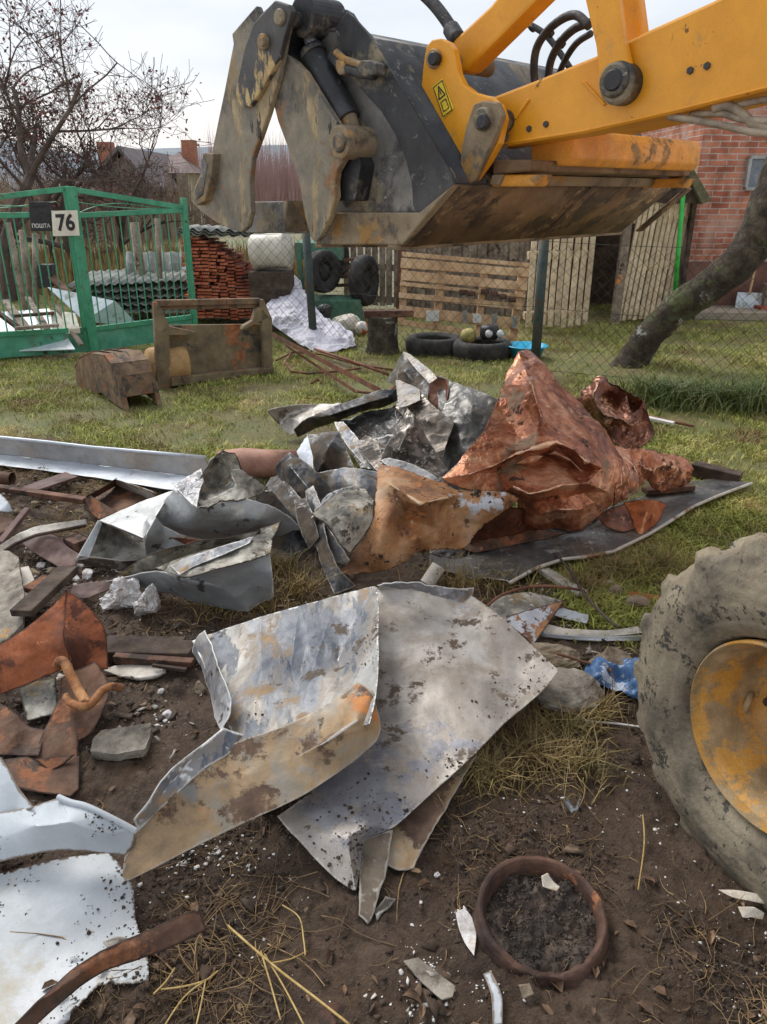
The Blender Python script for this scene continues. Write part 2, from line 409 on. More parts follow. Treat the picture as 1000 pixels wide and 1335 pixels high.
# ================================================================== GROUND
def ground():
    ys = [-8, -3, -.6] + list(.3 * (1.0069 ** np.arange(0, 575))) ; ys = [y for y in ys if y < 15]
    y = 15.0
    while y < 1500: ys.append(y); y *= 1.12
    ys = np.array(ys); u = np.linspace(-1, 1, 440)
    Y = np.repeat(ys, len(u)); X = np.tile(u, len(ys)) * (np.abs(Y) * .85 + 1.1 + np.maximum(0, Y - 14) * 1.5)
    Z = gz(X, Y)
    # far land rises a little towards wooded hills
    Z = Z - 0.0 * Y
    n, m = len(ys), len(u); i = np.arange(n - 1)[:, None] * m + np.arange(m - 1)[None]; i = i.ravel()
    f = np.stack([i, i + 1, i + m + 1, i + m], 1)
    me = mesh_np('ground', np.stack([X, Y, Z], 1), f)
    sm = soil_mask(X, Y).astype(np.float32)
    a = me.attributes.new('soil', 'FLOAT', 'POINT'); a.data.foreach_set('value', sm)
    m_ = bpy.data.materials.new('ground_soil_turf'); m_.use_nodes = True
    N, L = m_.node_tree.nodes, m_.node_tree.links; b = N['Principled BSDF']
    tc = N.new('ShaderNodeTexCoord')
    def noise(sc, det=8, rg=.6, di=0):
        q = N.new('ShaderNodeTexNoise'); q.inputs['Scale'].default_value = sc; q.inputs['Detail'].default_value = det
        q.inputs['Roughness'].default_value = rg; q.inputs['Distortion'].default_value = di
        L.new(tc.outputs['Object'], q.inputs['Vector']); return q.outputs['Fac']
    def ramp(src, st):
        c = N.new('ShaderNodeValToRGB'); e = c.color_ramp.elements
        e[0].position, e[0].color = st[0][0], rgb(st[0][1]); e[1].position, e[1].color = st[-1][0], rgb(st[-1][1])
        for p, k in st[1:-1]: q = e.new(p); q.color = rgb(k)
        L.new(src, c.inputs[0]); return c.outputs[0]
    def mix(f_, a_, b_):
        x = N.new('ShaderNodeMix'); x.data_type = 'RGBA'; L.new(f_, x.inputs[0]); L.new(a_, x.inputs[6]); L.new(b_, x.inputs[7]); return x.outputs[2]
    soil = ramp(noise(3.2, 12, .68), [(.3, (50, 38, 29)), (.45, (84, 66, 52)), (.56, (112, 91, 73)), (.7, (146, 124, 103))])
    soil2 = ramp(noise(42, 8, .7), [(.35, (40, 31, 24)), (.5, (92, 73, 57)), (.68, (132, 110, 90))])
    f1 = N.new('ShaderNodeValue'); f1.outputs[0].default_value = .42
    soil = mix(f1.outputs[0], soil, soil2)
    turf = ramp(noise(1.1, 10, .66), [(.32, (98, 82, 58)), (.44, (132, 120, 74)), (.54, (118, 122, 64)), (.68, (144, 124, 84))])
    bare = ramp(noise(6, 8, .6), [(.58, (0, 0, 0)), (.72, (255, 255, 255))])
    far = ramp(noise(.08, 8, .6), [(.35, (104, 116, 60)), (.5, (128, 122, 84)), (.65, (116, 104, 78))])
    sp = N.new('ShaderNodeSeparateXYZ'); L.new(tc.outputs['Object'], sp.inputs[0])
    mr = N.new('ShaderNodeMapRange'); mr.inputs[1].default_value = 12; mr.inputs[2].default_value = 22; L.new(sp.outputs['Y'], mr.inputs[0])
    turf = mix(bare, turf, soil); turf = mix(mr.outputs[0], turf, far)
    at = N.new('ShaderNodeAttribute'); at.attribute_name = 'soil'
    L.new(mix(at.outputs['Fac'], turf, soil), b.inputs['Base Color'])
    rg = N.new('ShaderNodeMapRange'); rg.inputs[1].default_value = .4; rg.inputs[2].default_value = .65; rg.inputs[3].default_value = .38; rg.inputs[4].default_value = .9
    L.new(noise(5, 5), rg.inputs[0]); L.new(rg.outputs[0], b.inputs['Roughness'])
    bp = N.new('ShaderNodeBump'); bp.inputs['Strength'].default_value = 1.0; bp.inputs['Distance'].default_value = .02
    ad = N.new('ShaderNodeMath'); ad.operation = 'ADD'; L.new(noise(38, 8, .7), ad.inputs[0]); L.new(noise(140, 6, .7), ad.inputs[1])
    L.new(ad.outputs[0], bp.inputs['Height']); L.new(bp.outputs[0], b.inputs['Normal'])
    o = link('ground', me, m_, smooth=True, origin=(0, 0, 0)); tag(o, kind='structure')
ground()

def scatter_pts(n, x0, x1, y0, y1, prob, persp=True):
    """random ground points, denser near the camera, kept with probability prob(x, y)"""
    out = []
    while sum(len(a) for a in out) < n:
        k = n * 3
        y = y0 * (y1 / y0) ** rng.random(k) if persp else rng.uniform(y0, y1, k)
        s = np.maximum(1, .62 * y + .35)
        x = rng.uniform(-1, 1, k) * s
        ok = (x > x0) & (x < x1) & (rng.random(k) < prob(x, y))
        out.append(np.stack([x[ok], y[ok]], 1))
    return np.concatenate(out)[:n]

def blades(name, P, hmin, hmax, w, mat_, label, cat, lean=.5, two=True):
    n = len(P); z = gz(P[:, 0], P[:, 1]); a = rng.uniform(0, 2 * np.pi, n); h = rng.uniform(hmin, hmax, n)
    ln = rng.normal(0, lean, (n, 2)) * h[:, None]
    ww = w * rng.uniform(.6, 1.4, n)
    dx, dy = np.cos(a) * ww, np.sin(a) * ww
    b0 = np.stack([P[:, 0] - dx, P[:, 1] - dy, z - .004], 1); b1 = np.stack([P[:, 0] + dx, P[:, 1] + dy, z - .004], 1)
    m0 = np.stack([P[:, 0] - dx * .75 + ln[:, 0] * .35, P[:, 1] - dy * .75 + ln[:, 1] * .35, z + h * .6], 1)
    m1 = m0 + np.stack([dx * 1.5, dy * 1.5, 0 * dx], 1)
    t = np.stack([P[:, 0] + ln[:, 0], P[:, 1] + ln[:, 1], z + h * rng.uniform(.75, 1, n)], 1)
    v = np.stack([b0, b1, m1, m0, t], 1).reshape(-1, 3); i = np.arange(n)[:, None] * 5
    f = np.concatenate([i + [0, 1, 2], i + [0, 2, 3], i + [3, 2, 4]])
    me = mesh_np(name, v, f)
    o = link(name, me, mat_, origin=(0, 0, 0)); return tag(o, label, cat, kind='stuff')

M = {}
M['grass'] = mat('short_grass', [(146, 124, 76), (148, 154, 70), (180, 180, 94), (208, 186, 128)], scale=1.6, detail=9, rough=.65, island=.38, bump=None, rvar=.1, pos=[.34, .47, .57, .68])
M['dry'] = mat('dry_grass', [(120, 100, 62), (158, 136, 88), (112, 104, 58)], scale=4, rough=.7, island=.4, bump=None)
M['tall'] = mat('tall_grass', [(74, 92, 48), (96, 112, 60), (128, 124, 78)], scale=3, rough=.6, island=.35, bump=None)
def gprob(x, y):
    p = np.stack([x, y, 0 * x], 1); n = fbm(p * 2.1, 77, 4, .6)
    return np.clip((1 - soil_mask(x, y)) * np.clip(.55 + n * 2.2, .05, 1), 0, 1)
P = scatter_pts(200000, -12, 12, 2.1, 13, gprob)
blades('grass', P, .014, .050, .0028, M['grass'], 'short patchy green and yellow grass on the open lawn', 'grass', lean=.9)
# tussocks left in the trampled soil and round the heap
def tuss(cx, cy, r, n): 
    a = rng.uniform(0, 6.28, n); q = np.abs(rng.normal(0, r, n)); return np.stack([cx + np.cos(a) * q, cy + np.sin(a) * q], 1)
tl = [tuss(*H(u, v)[:2], r, n) for u, v, r, n in [(690, 985, .09, 900), (640, 1010, .07, 500), (730, 950, .07, 500), (780, 935, .05, 250), (355, 745, .10, 420), (390, 770, .10, 380), (340, 790, .06, 250), (600, 765, .12, 420), (660, 770, .08, 240), (285, 790, .07, 220), (800, 745, .14, 700), (860, 740, .14, 700), (760, 770, .07, 260), (280, 640, .1, 200), (700, 900, .06, 240), (560, 1010, .05, 120), (760, 1000, .06, 200)]]
blades('dry_tufts', np.concatenate(tl), .03, .10, .0018, M['dry'], 'dry straw coloured grass tufts sprouting round the sheets in the mud', 'grass', lean=.8)
T = np.concatenate([tuss(*H(u, v)[:2], .16, 420) for u, v in [(845, 524), (880, 530), (915, 528), (950, 533), (985, 531), (1020, 533), (1060, 535)]])
tg = blades('tall_grass', T, .12, .30, .004, M['tall'], 'long drooping grass along the foot of the wire fence', 'grass', lean=.75)

# loose crumbs of soil
def icos():
    bm = bmesh.new(); bmesh.ops.create_icosphere(bm, subdivisions=1, radius=1)
    v = np.array([q.co[:] for q in bm.verts]); f = np.array([[w.index for w in q.verts] for q in bm.faces]); bm.free(); return v, f
IV, IF = icos()
def crumbs(name, P, r0, r1, mat_, label, cat, sq=.6, sink=.3, z=None):
    n = len(P); z = gz(P[:, 0], P[:, 1]) if z is None else z; r = r0 * (r1 / r0) ** (rng.random(n) ** 1.8)
    j = 1 + rng.normal(0, .30, (n, len(IV), 1))
    sc = rng.uniform(.55, 1.25, (n, 1, 3)) * np.array([1, 1, sq])
    a = rng.uniform(0, 6.28, n); ca, sa = np.cos(a)[:, None], np.sin(a)[:, None]
    v = IV[None] * j * sc * r[:, None, None]
    v = np.stack([v[..., 0] * ca - v[..., 1] * sa, v[..., 0] * sa + v[..., 1] * ca, v[..., 2]], 2)
    v = v + np.stack([P[:, 0], P[:, 1], z + r * (sq - sink)], 1)[:, None]
    f = IF[None] + (np.arange(n) * len(IV))[:, None, None]
    me = mesh_np(name, v.reshape(-1, 3), f.reshape(-1, 3))
    return tag(link(name, me, mat_, origin=(0, 0, 0)), label, cat, kind='stuff')
M['clod'] = mat('soil_clod', [(38, 30, 24), (64, 50, 39), (92, 74, 59)], scale=25, rough=.85, island=.3, bump=(120, .4, .004))
M['chip'] = mat('plaster_chip', [(196, 192, 186), (228, 226, 222), (206, 198, 184)], scale=20, rough=.8, island=.12, bump=(90, .3, .003))
M['straw'] = mat('straw_litter', [(84, 64, 44), (128, 104, 72), (164, 140, 98)], scale=9, rough=.75, island=.45, bump=None)
M['leaf'] = mat('dead_leaf', [(70, 50, 36), (104, 78, 56), (140, 112, 84)], scale=30, rough=.7, island=.35, bump=(80, .4, .003))
def sp_(x, y):
    p = np.stack([x, y, 0 * x], 1); return soil_mask(x, y) * np.clip(.35 + fbm(p * 2.6, 57, 3) * 2.6, .06, 1)
crumbs('soil_crumbs', scatter_pts(30000, -9, 9, .85, 4.8, sp_), .0012, .0085, M['clod'], 'dark brown crumbs and clods of churned soil', 'soil', sq=.5)
def chp(x, y):
    p = np.stack([x, y, 0 * x], 1); return np.clip(soil_mask(x, y) * np.clip(fbm(p * 2.4, 55, 3) * 3.5 + .05, .015, 1), 0, 1)
crumbs('plaster_crumbs', scatter_pts(1500, -9, 9, .85, 4.6, chp), .0015, .006, M['chip'], 'tiny white crumbs of plaster strewn over the mud', 'rubble', sq=.35, sink=.08)
L_ = []
for (u, v, r, n) in [(65, 740, .09, 60), (45, 765, .07, 40), (118, 760, .09, 50), (240, 1125, .05, 60), (285, 1110, .06, 60), (605, 1195, .03, 40), (560, 1270, .05, 60), (550, 1310, .05, 40), (215, 940, .04, 20), (720, 940, .04, 20), (640, 1290, .03, 30), (100, 950, .1, 40), (400, 800, .12, 40)]:
    L_.append(tuss(*H(u, v)[:2], r, n))
crumbs('plaster_bits', np.concatenate(L_), .0016, .009, M['chip'], 'patches of small broken white plaster on the soil', 'rubble', sq=.4, sink=.12)
def litter(name, P, l0, l1, w, mat_, label, cat):
    mb = MB(); V = []; F = []
    n = len(P); z = gz(P[:, 0], P[:, 1])
    L = l0 * (l1 / l0) ** rng.random(n); a = rng.uniform(0, 6.28, n); c = rng.normal(0, .9, n); el = np.abs(rng.normal(0, .12, n))
    K = 5; ts = np.linspace(0, 1, K)
    ang = a[:, None] + c[:, None] * (ts - .5)[None]
    step = L[:, None] / (K - 1)
    x = P[:, :1] + np.cumsum(np.cos(ang) * step, 1); y = P[:, 1:2] + np.cumsum(np.sin(ang) * step, 1)
    zz = gz(x.ravel(), y.ravel()).reshape(n, K) + .004 + el[:, None] * ts[None] * L[:, None]
    ww = w * rng.uniform(.5, 1.6, n)[:, None] * (1 - .5 * ts[None])
    px, py = -np.sin(ang) * ww, np.cos(ang) * ww
    A = np.stack([x + px, y + py, zz], 2); B = np.stack([x - px, y - py, zz], 2); T_ = np.stack([x, y, zz + ww * 1.4], 2)
    v = np.stack([A, B, T_], 2).reshape(n, K * 3, 3); f = []
    for k in range(K - 1):
        for p, q in ((0, 2), (2, 1), (1, 0)):
            f.append([k * 3 + p, k * 3 + q, k * 3 + 3 + q, k * 3 + 3 + p])
    f = np.array(f)[None] + (np.arange(n) * K * 3)[:, None, None]
    me = mesh_np(name, v.reshape(-1, 3), f.reshape(-1, 4))
    return tag(link(name, me, mat_, origin=(0, 0, 0)), label, cat, kind='stuff')
litter('straw_litter', scatter_pts(3600, -9, 9, .85, 4.9, sp_), .02, .11, .0011, M['straw'], 'thin straw, roots and dead stalks lying over the churned soil', 'plant litter')
litter('twig_litter', np.concatenate([tuss(*H(u, v)[:2], r, n) for u, v, r, n in [(60, 610, .35, 620), (130, 640, .3, 520), (90, 690, .2, 260), (20, 590, .3, 520), (240, 790, .2, 120), (480, 1060, .1, 60), (700, 985, .12, 90), (330, 1230, .12, 60), (260, 1280, .12, 60), (610, 800, .2, 80)]]), .05, .22, .0017, M['straw'], 'heap of brown twigs and dry stems among the rubble', 'twigs')
# dead leaves
def leaves(P):
    V, F = [], []; z = gz(P[:, 0], P[:, 1])
    for i, (x, y) in enumerate(P):
        s = rng.uniform(.008, .026); wd = rng.uniform(.5, 1.3); a = rng.uniform(0, 6.28); cu = rng.uniform(.1, .9) * s; b = len(V)
        for (lx, ly, lz) in [(-1, 0, 0), (-.4, .42, 1), (.35, .4, .8), (1, 0, .2), (.35, -.4, .9), (-.4, -.42, 1), (0, 0, .15)]:
            X, Y = lx * s * rng.uniform(.8, 1.1), ly * s * wd * rng.uniform(.7, 1.25)
            V.append((x + X * math.cos(a) - Y * math.sin(a), y + X * math.sin(a) + Y * math.cos(a), z[i] + .005 + lz * cu))
        F += [(b + 6, b + k, b + (k + 1) % 6) for k in range(6)]
    me = mesh_np('dead_leaves', V, np.array(F)); o = link('dead_leaves', me, M['leaf'], origin=(0, 0, 0), smooth=True)
    tag(o, 'brown curled dead leaves scattered over soil and grass', 'leaves', kind='stuff')
leaves(scatter_pts(330, -9, 9, .9, 6.0, lambda x, y: .8 + 0 * x))

# fragments of wood, bark, scale and plaster among the rubble
def frags(name, P, r0, r1, mat_, label, cat):
    n = len(P); z = gz(P[:, 0], P[:, 1]); r = r0 * (r1 / r0) ** (rng.random(n) ** 1.6); V = []; F = []
    for i in range(n):
        k = rng.integers(4, 7); a = np.sort(rng.uniform(0, 6.28, k)); rr = r[i] * rng.uniform(.5, 1.2, k); st = rng.uniform(.35, 1.0); ro = rng.uniform(0, 6.28); th = r[i] * rng.uniform(.08, .3)
        q = np.stack([np.cos(a) * rr, np.sin(a) * rr * st, 0 * a], 1); c_, s_ = math.cos(ro), math.sin(ro); q = q @ np.array([[c_, s_, 0], [-s_, c_, 0], [0, 0, 1]])
        t1, t2 = rng.normal(0, .3, 2); q[:, 2] += q[:, 0] * t1 + q[:, 1] * t2; q += [P[i, 0], P[i, 1], z[i] + r[i] * .25]
        b = len(V); V += list(q) + list(q + [0, 0, th]); c0 = len(V); V += [q.mean(0) + [0, 0, th * 1.1]]
        for j in range(k): j2 = (j + 1) % k; F += [(b + j, b + j2, b + k + j2), (b + j, b + k + j2, b + k + j), (b + k + j, b + k + j2, c0)]
    return tag(link(name, mesh_np(name, V, np.array(F)), mat_, origin=(0, 0, 0)), label, cat, kind='stuff')
M['frag'] = mat('mixed_brown_fragments', [(48, 38, 30), (80, 64, 50), (116, 96, 76)], scale=14, rough=.85, island=.45, bump=(60, .4, .003))
M['fragl'] = mat('mixed_pale_fragments', [(120, 112, 102), (168, 160, 148), (206, 202, 194)], scale=14, rough=.85, island=.2, bump=(60, .4, .003))
rub = np.concatenate([tuss(*H(u, v)[:2], r, n) for u, v, r, n in [(60, 640, .25, 260), (150, 690, .2, 120), (60, 720, .16, 320), (120, 740, .10, 140), (90, 800, .12, 110), (20, 760, .12, 120), (40, 960, .12, 100), (200, 850, .14, 160), (180, 930, .14, 120), (100, 900, .1, 60), (330, 760, .2, 80), (560, 1300, .12, 50), (700, 780, .2, 70), (760, 860, .12, 60)]])
frags('wood_fragments', np.concatenate([rub, scatter_pts(500, -9, 9, .9, 4.6, sp_)]), .006, .034, M['frag'], 'brown splinters, bark and rotten wood fragments in the rubble', 'rubble')
frags('pale_fragments', rub[::3] + rng.normal(0, .04, rub[::3].shape), .005, .024, M['fragl'], 'pale grey and white broken fragments in the rubble', 'rubble')
# ================================================================== BACKGROUND
M['green'] = mat('green_gate_paint', [(52, 128, 96), (66, 148, 112), (84, 164, 128)], scale=3, rough=.5, layers=[((92, 104, 84), 9, .66, .1, .8, 0), ((70, 50, 38), 18, .72, .04, .9, 0)], bump=(50, .2, .003))
M['green_low'] = mat('green_gate_panel_paint', [(62, 134, 108), (80, 152, 124), (104, 166, 142)], scale=4, rough=.6, layers=[((112, 118, 92), 7, .58, .14, .8, 0), ((70, 62, 48), 12, .68, .06, .9, 0)], bump=(40, .25, .004))
M['post'] = mat('dark_post_paint', [(38, 52, 50), (54, 68, 64), (80, 72, 58)], scale=12, rough=.7, layers=[((98, 62, 42), 20, .62, .06, .9, 0)])
M['wire'] = mat('grey_wire', [(40, 40, 38), (62, 58, 54), (84, 66, 54)], scale=4, rough=.6, metal=.3, bump=None)
M['black'] = mat('black_plastic', [(26, 27, 30), (44, 45, 48)], scale=12, rough=.5)
M['rubber'] = mat('black_rubber', [(26, 26, 27), (44, 43, 42), (66, 63, 58)], scale=7, rough=.8)
M['white'] = mat('white_paint', [(206, 204, 198), (226, 225, 220)], scale=6, rough=.6)
M['pallet'] = mat('pallet_wood', [(158, 124, 90), (196, 160, 120), (216, 184, 144)], scale=4, stretch=(1, 1, 1), rough=.8, island=.14, layers=[((130, 104, 76), 14, .70, .08, .9, 0, (1, 1, 1))], bump=(90, .4, .004))
M['greywood'] = mat('weathered_wood', [(104, 92, 80), (142, 128, 112), (168, 152, 134)], scale=9, rough=.9, island=.16, layers=[((70, 60, 50), 20, .62, .06, .9, 0)], bump=(90, .4, .004))
M['brownwood'] = mat('brown_wood', [(74, 50, 38), (104, 72, 56), (130, 94, 74)], scale=6, rough=.85, island=.12, layers=[((60, 48, 40), 15, .6, .1, .9, 0)], bump=(90, .4, .004))
M['darkwood'] = mat('dark_wood', [(48, 38, 32), (74, 60, 50), (98, 82, 68)], scale=8, rough=.9, island=.12, bump=(70, .5, .005))
M['bark'] = mat('tree_bark', [(40, 33, 27), (66, 57, 46), (96, 87, 72)], scale=9, dist=1.2, rough=.95, layers=[((160, 160, 150), 5, .70, .05, .9, 0), ((88, 92, 58), 7, .6, .1, .95, 0)], bump=(32, .9, .02))
M['twig'] = mat('bare_twigs', [(56, 46, 42), (82, 68, 60), (106, 92, 84)], scale=2, rough=.9, island=.15, bump=None)
M['rleaf'] = mat('withered_red_leaves', [(74, 44, 44), (112, 66, 62), (140, 96, 84)], scale=5, rough=.8, island=.3, bump=None)
M['tile'] = mat('clay_roof_tile', [(134, 62, 42), (172, 88, 60), (198, 122, 90)], scale=3, rough=.85, island=.28, layers=[((74, 62, 54), 8, .58, .1, .9, 0)], bump=(60, .4, .004))
M['asb'] = mat('grey_corrugated_sheet', [(110, 112, 108), (146, 148, 142), (168, 168, 160)], scale=4, rough=.9, layers=[((84, 88, 72), 6, .58, .12, .9, 0)], bump=(60, .4, .004))
M['palepanel'] = mat('pale_metal_panel', [(172, 186, 196), (198, 208, 214), (214, 218, 216)], scale=2.5, rough=.45, metal=.1, layers=[((150, 150, 140), 5, .62, .1, .7, 0)])
M['plastic'] = mat('white_plastic_film', [(184, 180, 190), (206, 204, 212), (186, 178, 188)], scale=5, rough=.6)
M['sack'] = mat('dirty_white_sack', [(178, 170, 152), (208, 202, 188), (186, 178, 156)], scale=8, rough=.75, bump=(200, .4, .002))

# ---- hills, distant thicket, fields
def hills():
    xs = np.linspace(-900, 900, 160); rows = [(330, 0), (380, .45), (460, .85), (620, 1.0), (900, .8)]
    V = []
    for y, k in rows:
        hh = 26 + 16 * fbm(np.stack([xs / 160, 0 * xs + y / 300, 0 * xs], 1), 5, 4) + np.interp(xs, [-900, -250, 0, 900], [10, 6, 0, 4])
        V += [(x, y, h * k - .5) for x, h in zip(xs, hh)]
    n = len(xs); f = np.array([[r * n + i, r * n + i + 1, (r + 1) * n + i + 1, (r + 1) * n + i] for r in range(len(rows) - 1) for i in range(n - 1)])
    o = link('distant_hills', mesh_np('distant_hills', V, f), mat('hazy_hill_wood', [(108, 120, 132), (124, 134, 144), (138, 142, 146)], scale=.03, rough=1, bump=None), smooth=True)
    tag(o, kind='structure')
hills()
def thicket(name, x0, x1, y0, y1, n, h, m, label):
    V, F = [], []
    for i in range(n):
        x, y = rng.uniform(x0, x1), rng.uniform(y0, y1); hh = h * rng.uniform(.6, 1.1)
        for k in range(7):
            a = rng.uniform(0, 6.28); z0 = hh * rng.uniform(0, .55); ln = hh * rng.uniform(.35, .6); sp = rng.uniform(.05, .28) * ln
            b = len(V); w = .012 + .02 * (k == 0)
            if k == 0: z0, ln, sp = 0, hh, .04 * hh
            V += [(x - w, y, z0), (x + w, y, z0), (x + math.cos(a) * sp, y + math.sin(a) * sp, z0 + ln)]; F.append([b, b + 1, b + 2])
    o = link(name, mesh_np(name, V, np.array(F)), m, origin=(0, (y0 + y1) / 2, 0)); tag(o, label, 'thicket', kind='stuff')
thicket('bare_thicket', -10, 6, 40, 60, 2000, 4.4, mat('hazy_reddish_thicket', [(150, 120, 116), (168, 138, 132), (176, 154, 146)], scale=.3, rough=1, bump=None), 'reddish thicket of bare saplings far behind the digger bucket')  # thicket colour lightened to put distance haze into it
thicket('garden_scrub', -34, -7, 26, 40, 2600, 2.6, mat('brown_scrub', [(120, 98, 86), (146, 124, 106), (154, 140, 116)], scale=.3, rough=1, bump=None), 'brown leafless scrub and saplings beyond the yard')
thicket('dry_weeds', -9, -1.2, 12.5, 17, 1500, .75, M['dry'], 'dry standing weeds at the far edge of the yard')

# ---- far houses
def far_house():
    t = empty('house', D(195, 262, 34) * [1, 1, 0], 'beige far house with brown hipped roof and orange brick chimney beyond the yard', 'house')
    Y = 34; x0, x1 = D(180, 250, Y)[0], D(246, 250, Y)[0]; zt = D(200, 226, Y)[2]; zr = D(200, 200, Y)[2]
    w = M['beige'] = mat('beige_render', [(196, 184, 160), (210, 198, 176), (218, 208, 188)], scale=.8, rough=.9)
    rf = mat('brown_roof_sheet', [(92, 74, 72), (112, 92, 88), (122, 104, 98)], scale=.6, rough=.8, bump=(8, .3, .05))
    MB().box(((x0 + x1) / 2, Y + 3, (zt - .3) / 2), x1 - x0, 6, zt + .3).build('wall', w, t)
    m = MB(); a = .5; xm0, xm1 = x0 + 1.2, x1 - 1.0
    m.add([(x0 - a, Y - a, zt), (x1 + a, Y - a, zt), (x1 + a, Y + 6 + a, zt), (x0 - a, Y + 6 + a, zt), (xm0, Y + 3, zr + .2), (xm1, Y + 3, zr + .2)],
          [(0, 1, 5, 4), (1, 2, 5), (2, 3, 4, 5), (3, 0, 4), (0, 3, 2, 1)])
    r = m.build('roof', rf, t)
    p = D(248, 203, Y + 2.2); MB().box((p[0], p[1], zr - .2), .55, .55, 1.6).build('chimney', mat('orange_brick', [(150, 96, 74), (172, 118, 94)], scale=5, rough=.9), r)
    gl = mat('dark_window', [(54, 46, 46), (78, 66, 62)], scale=2, rough=.2)
    for u0, u1, v0, v1 in [(213, 225, 224, 241), (192, 199, 228, 238)]:
        a_, b_ = D(u0, v1, Y), D(u1, v0, Y)
        MB().box(((a_[0] + b_[0]) / 2, Y - .02, (a_[2] + b_[2]) / 2), b_[0] - a_[0], .12, b_[2] - a_[2]).build('window', gl, t)
    p0 = D(238, 258, Y - .5); p1 = D(237, 226, Y - .5); MB().bar((p0[0], p0[1], 0), p1, .35, .35).build('pillar', M['greywood'], t)
far_house()
def grey_barn():
    Y = 30; t = empty('barn', D(185, 262, Y) * [1, 1, 0], 'low grey gabled outbuilding in front of the beige far house', 'barn')
    x0, x1 = D(118, 250, Y)[0], D(206, 250, Y)[0]; zr = D(168, 196, Y)[2]; ze = D(150, 240, Y)[2]
    gm = mat('grey_boarding', [(118, 108, 104), (140, 130, 124), (152, 142, 134)], scale=1.4, rough=.95, stretch=(6, 1, 1))
    xm = D(158, 196, Y)[0]
    m = MB(); m.prism([(x0 + .4, Y, -.1), (x1 - .4, Y, -.1), (x1 - .4, Y, ze), (xm, Y, zr - .15), (x0 + .4, Y, ze)], (0, 7, 0)); m.build('wall', gm, t)
    m = MB()
    for (xa, za) in ((x0, ze - .1), (x1, ze - .25)):
        m.prism([(xm, Y - .4, zr), (xa, Y - .4, za), (xa, Y - .4, za + .14), (xm, Y - .4, zr + .14)], (0, 7.8, 0))
    r = m.build('roof', mat('slate_roof', [(96, 88, 90), (116, 106, 106)], scale=2, rough=.85), t)
    p = D(140, 207, Y + 1); MB().box((p[0], p[1], p[2]), .5, .5, 1.1).build('chimney', bpy.data.materials['orange_brick'], r)
grey_barn()

# ---- trees
def bare_tree(name, base, h, seed, label, leaf=0, spread=.55, lean=(0, 0), r0=.09, depth=6, group=None, first=None):
    rr = random.Random(seed); mb = MB(); tips = []; nb = [0]
    def grow(p, d, L, r, k):
        if nb[0] > 1500: return
        nb[0] += 1
        pts = [p]; q = p.copy(); dd = d.copy(); rs = [r]
        n = 4 if k < 4 else 3
        for i in range(n):
            dd = (dd + Vector((rr.gauss(0, .16), rr.gauss(0, .16), rr.gauss(.03, .10)))).normalized(); q = q + dd * (L / n); pts.append(q.copy()); rs.append(max(.004, r * (1 - .35 * (i + 1) / n)))
        mb.tube(pts, rs, n=7 if k < 2 else (4 if k < 4 else 3), cap=False)
        if k >= depth: tips.append((pts[-1], pts[-2])); return
        for j in range(rr.choice((2, 3, 3, 4)) if k else 4):
            i = rr.randint(max(1, n // 2), n); dv = Vector((rr.gauss(0, 1), rr.gauss(0, 1), rr.gauss(.25, .6))).normalized()
            grow(pts[i].copy(), (dd * (1 - spread) + dv * spread).normalized(), L * rr.uniform(.6, .82), rs[i] * rr.uniform(.55, .75), k + 1)
        if k >= 3: tips.append((pts[-1], pts[-2]))
    t = empty(name, base, label, 'tree', group)
    d0 = first or Vector((lean[0], lean[1], 1)).normalized()
    grow(Vector(base), d0.normalized(), h * .3, r0, 0)
    mb.build('branches', M['twig'], t, origin=base)
    if leaf:
        V, F = [], []
        for p, q in tips:
            if rr.random() > leaf: continue
            for k in range(rr.randint(2, 5)):
                c = p.lerp(q, rr.random()) + Vector((rr.gauss(0, .05), rr.gauss(0, .05), rr.gauss(-.03, .05))); s = rr.uniform(.022, .042); a = Vector((rr.gauss(0, 1), rr.gauss(0, 1), rr.gauss(0, 1))).normalized(); b_ = a.orthogonal().normalized()
                n = len(V); V += [tuple(c - a * s), tuple(c + b_ * s * .6 + a.cross(b_) * s * .3), tuple(c + a * s), tuple(c - b_ * s * .6)]; F.append([n, n + 1, n + 2, n + 3])
        if V: link('leaves', mesh_np('leaves', V, np.array(F)), M['rleaf'], t)
def gp(u, v, Y): p = D(u, v, Y); return (p[0], p[1], 0.0)
bare_tree('apple_tree', gp(15, 400, 12.5), 6.6, 3, 'bare apple tree at the left edge with withered reddish leaves clinging on', leaf=.22, r0=.12, lean=(-.05, 0), spread=.6)
bare_tree('apple_tree', gp(112, 380, 14), 5.0, 11, 'many-stemmed bare apple tree above the house number plate with reddish leaves', leaf=.16, r0=.10, spread=.6)
bare_tree('garden_tree', gp(150, 360, 16.5), 4.6, 23, 'leafless pale grey tree right of the apple trees in front of the far barn', leaf=0.02, r0=.08, spread=.55, lean=(.1, 0))
bare_tree('plum_tree', gp(60, 380, 14.5), 4.0, 31, 'thin leafless tree between the two apple trees', leaf=.12, r0=.06, spread=.5, lean=(.1, 0))
bare_tree('garden_sapling', gp(182, 330, 19), 3.2, 41, 'small leafless sapling in front of the grey barn', leaf=0, r0=.045, spread=.5)

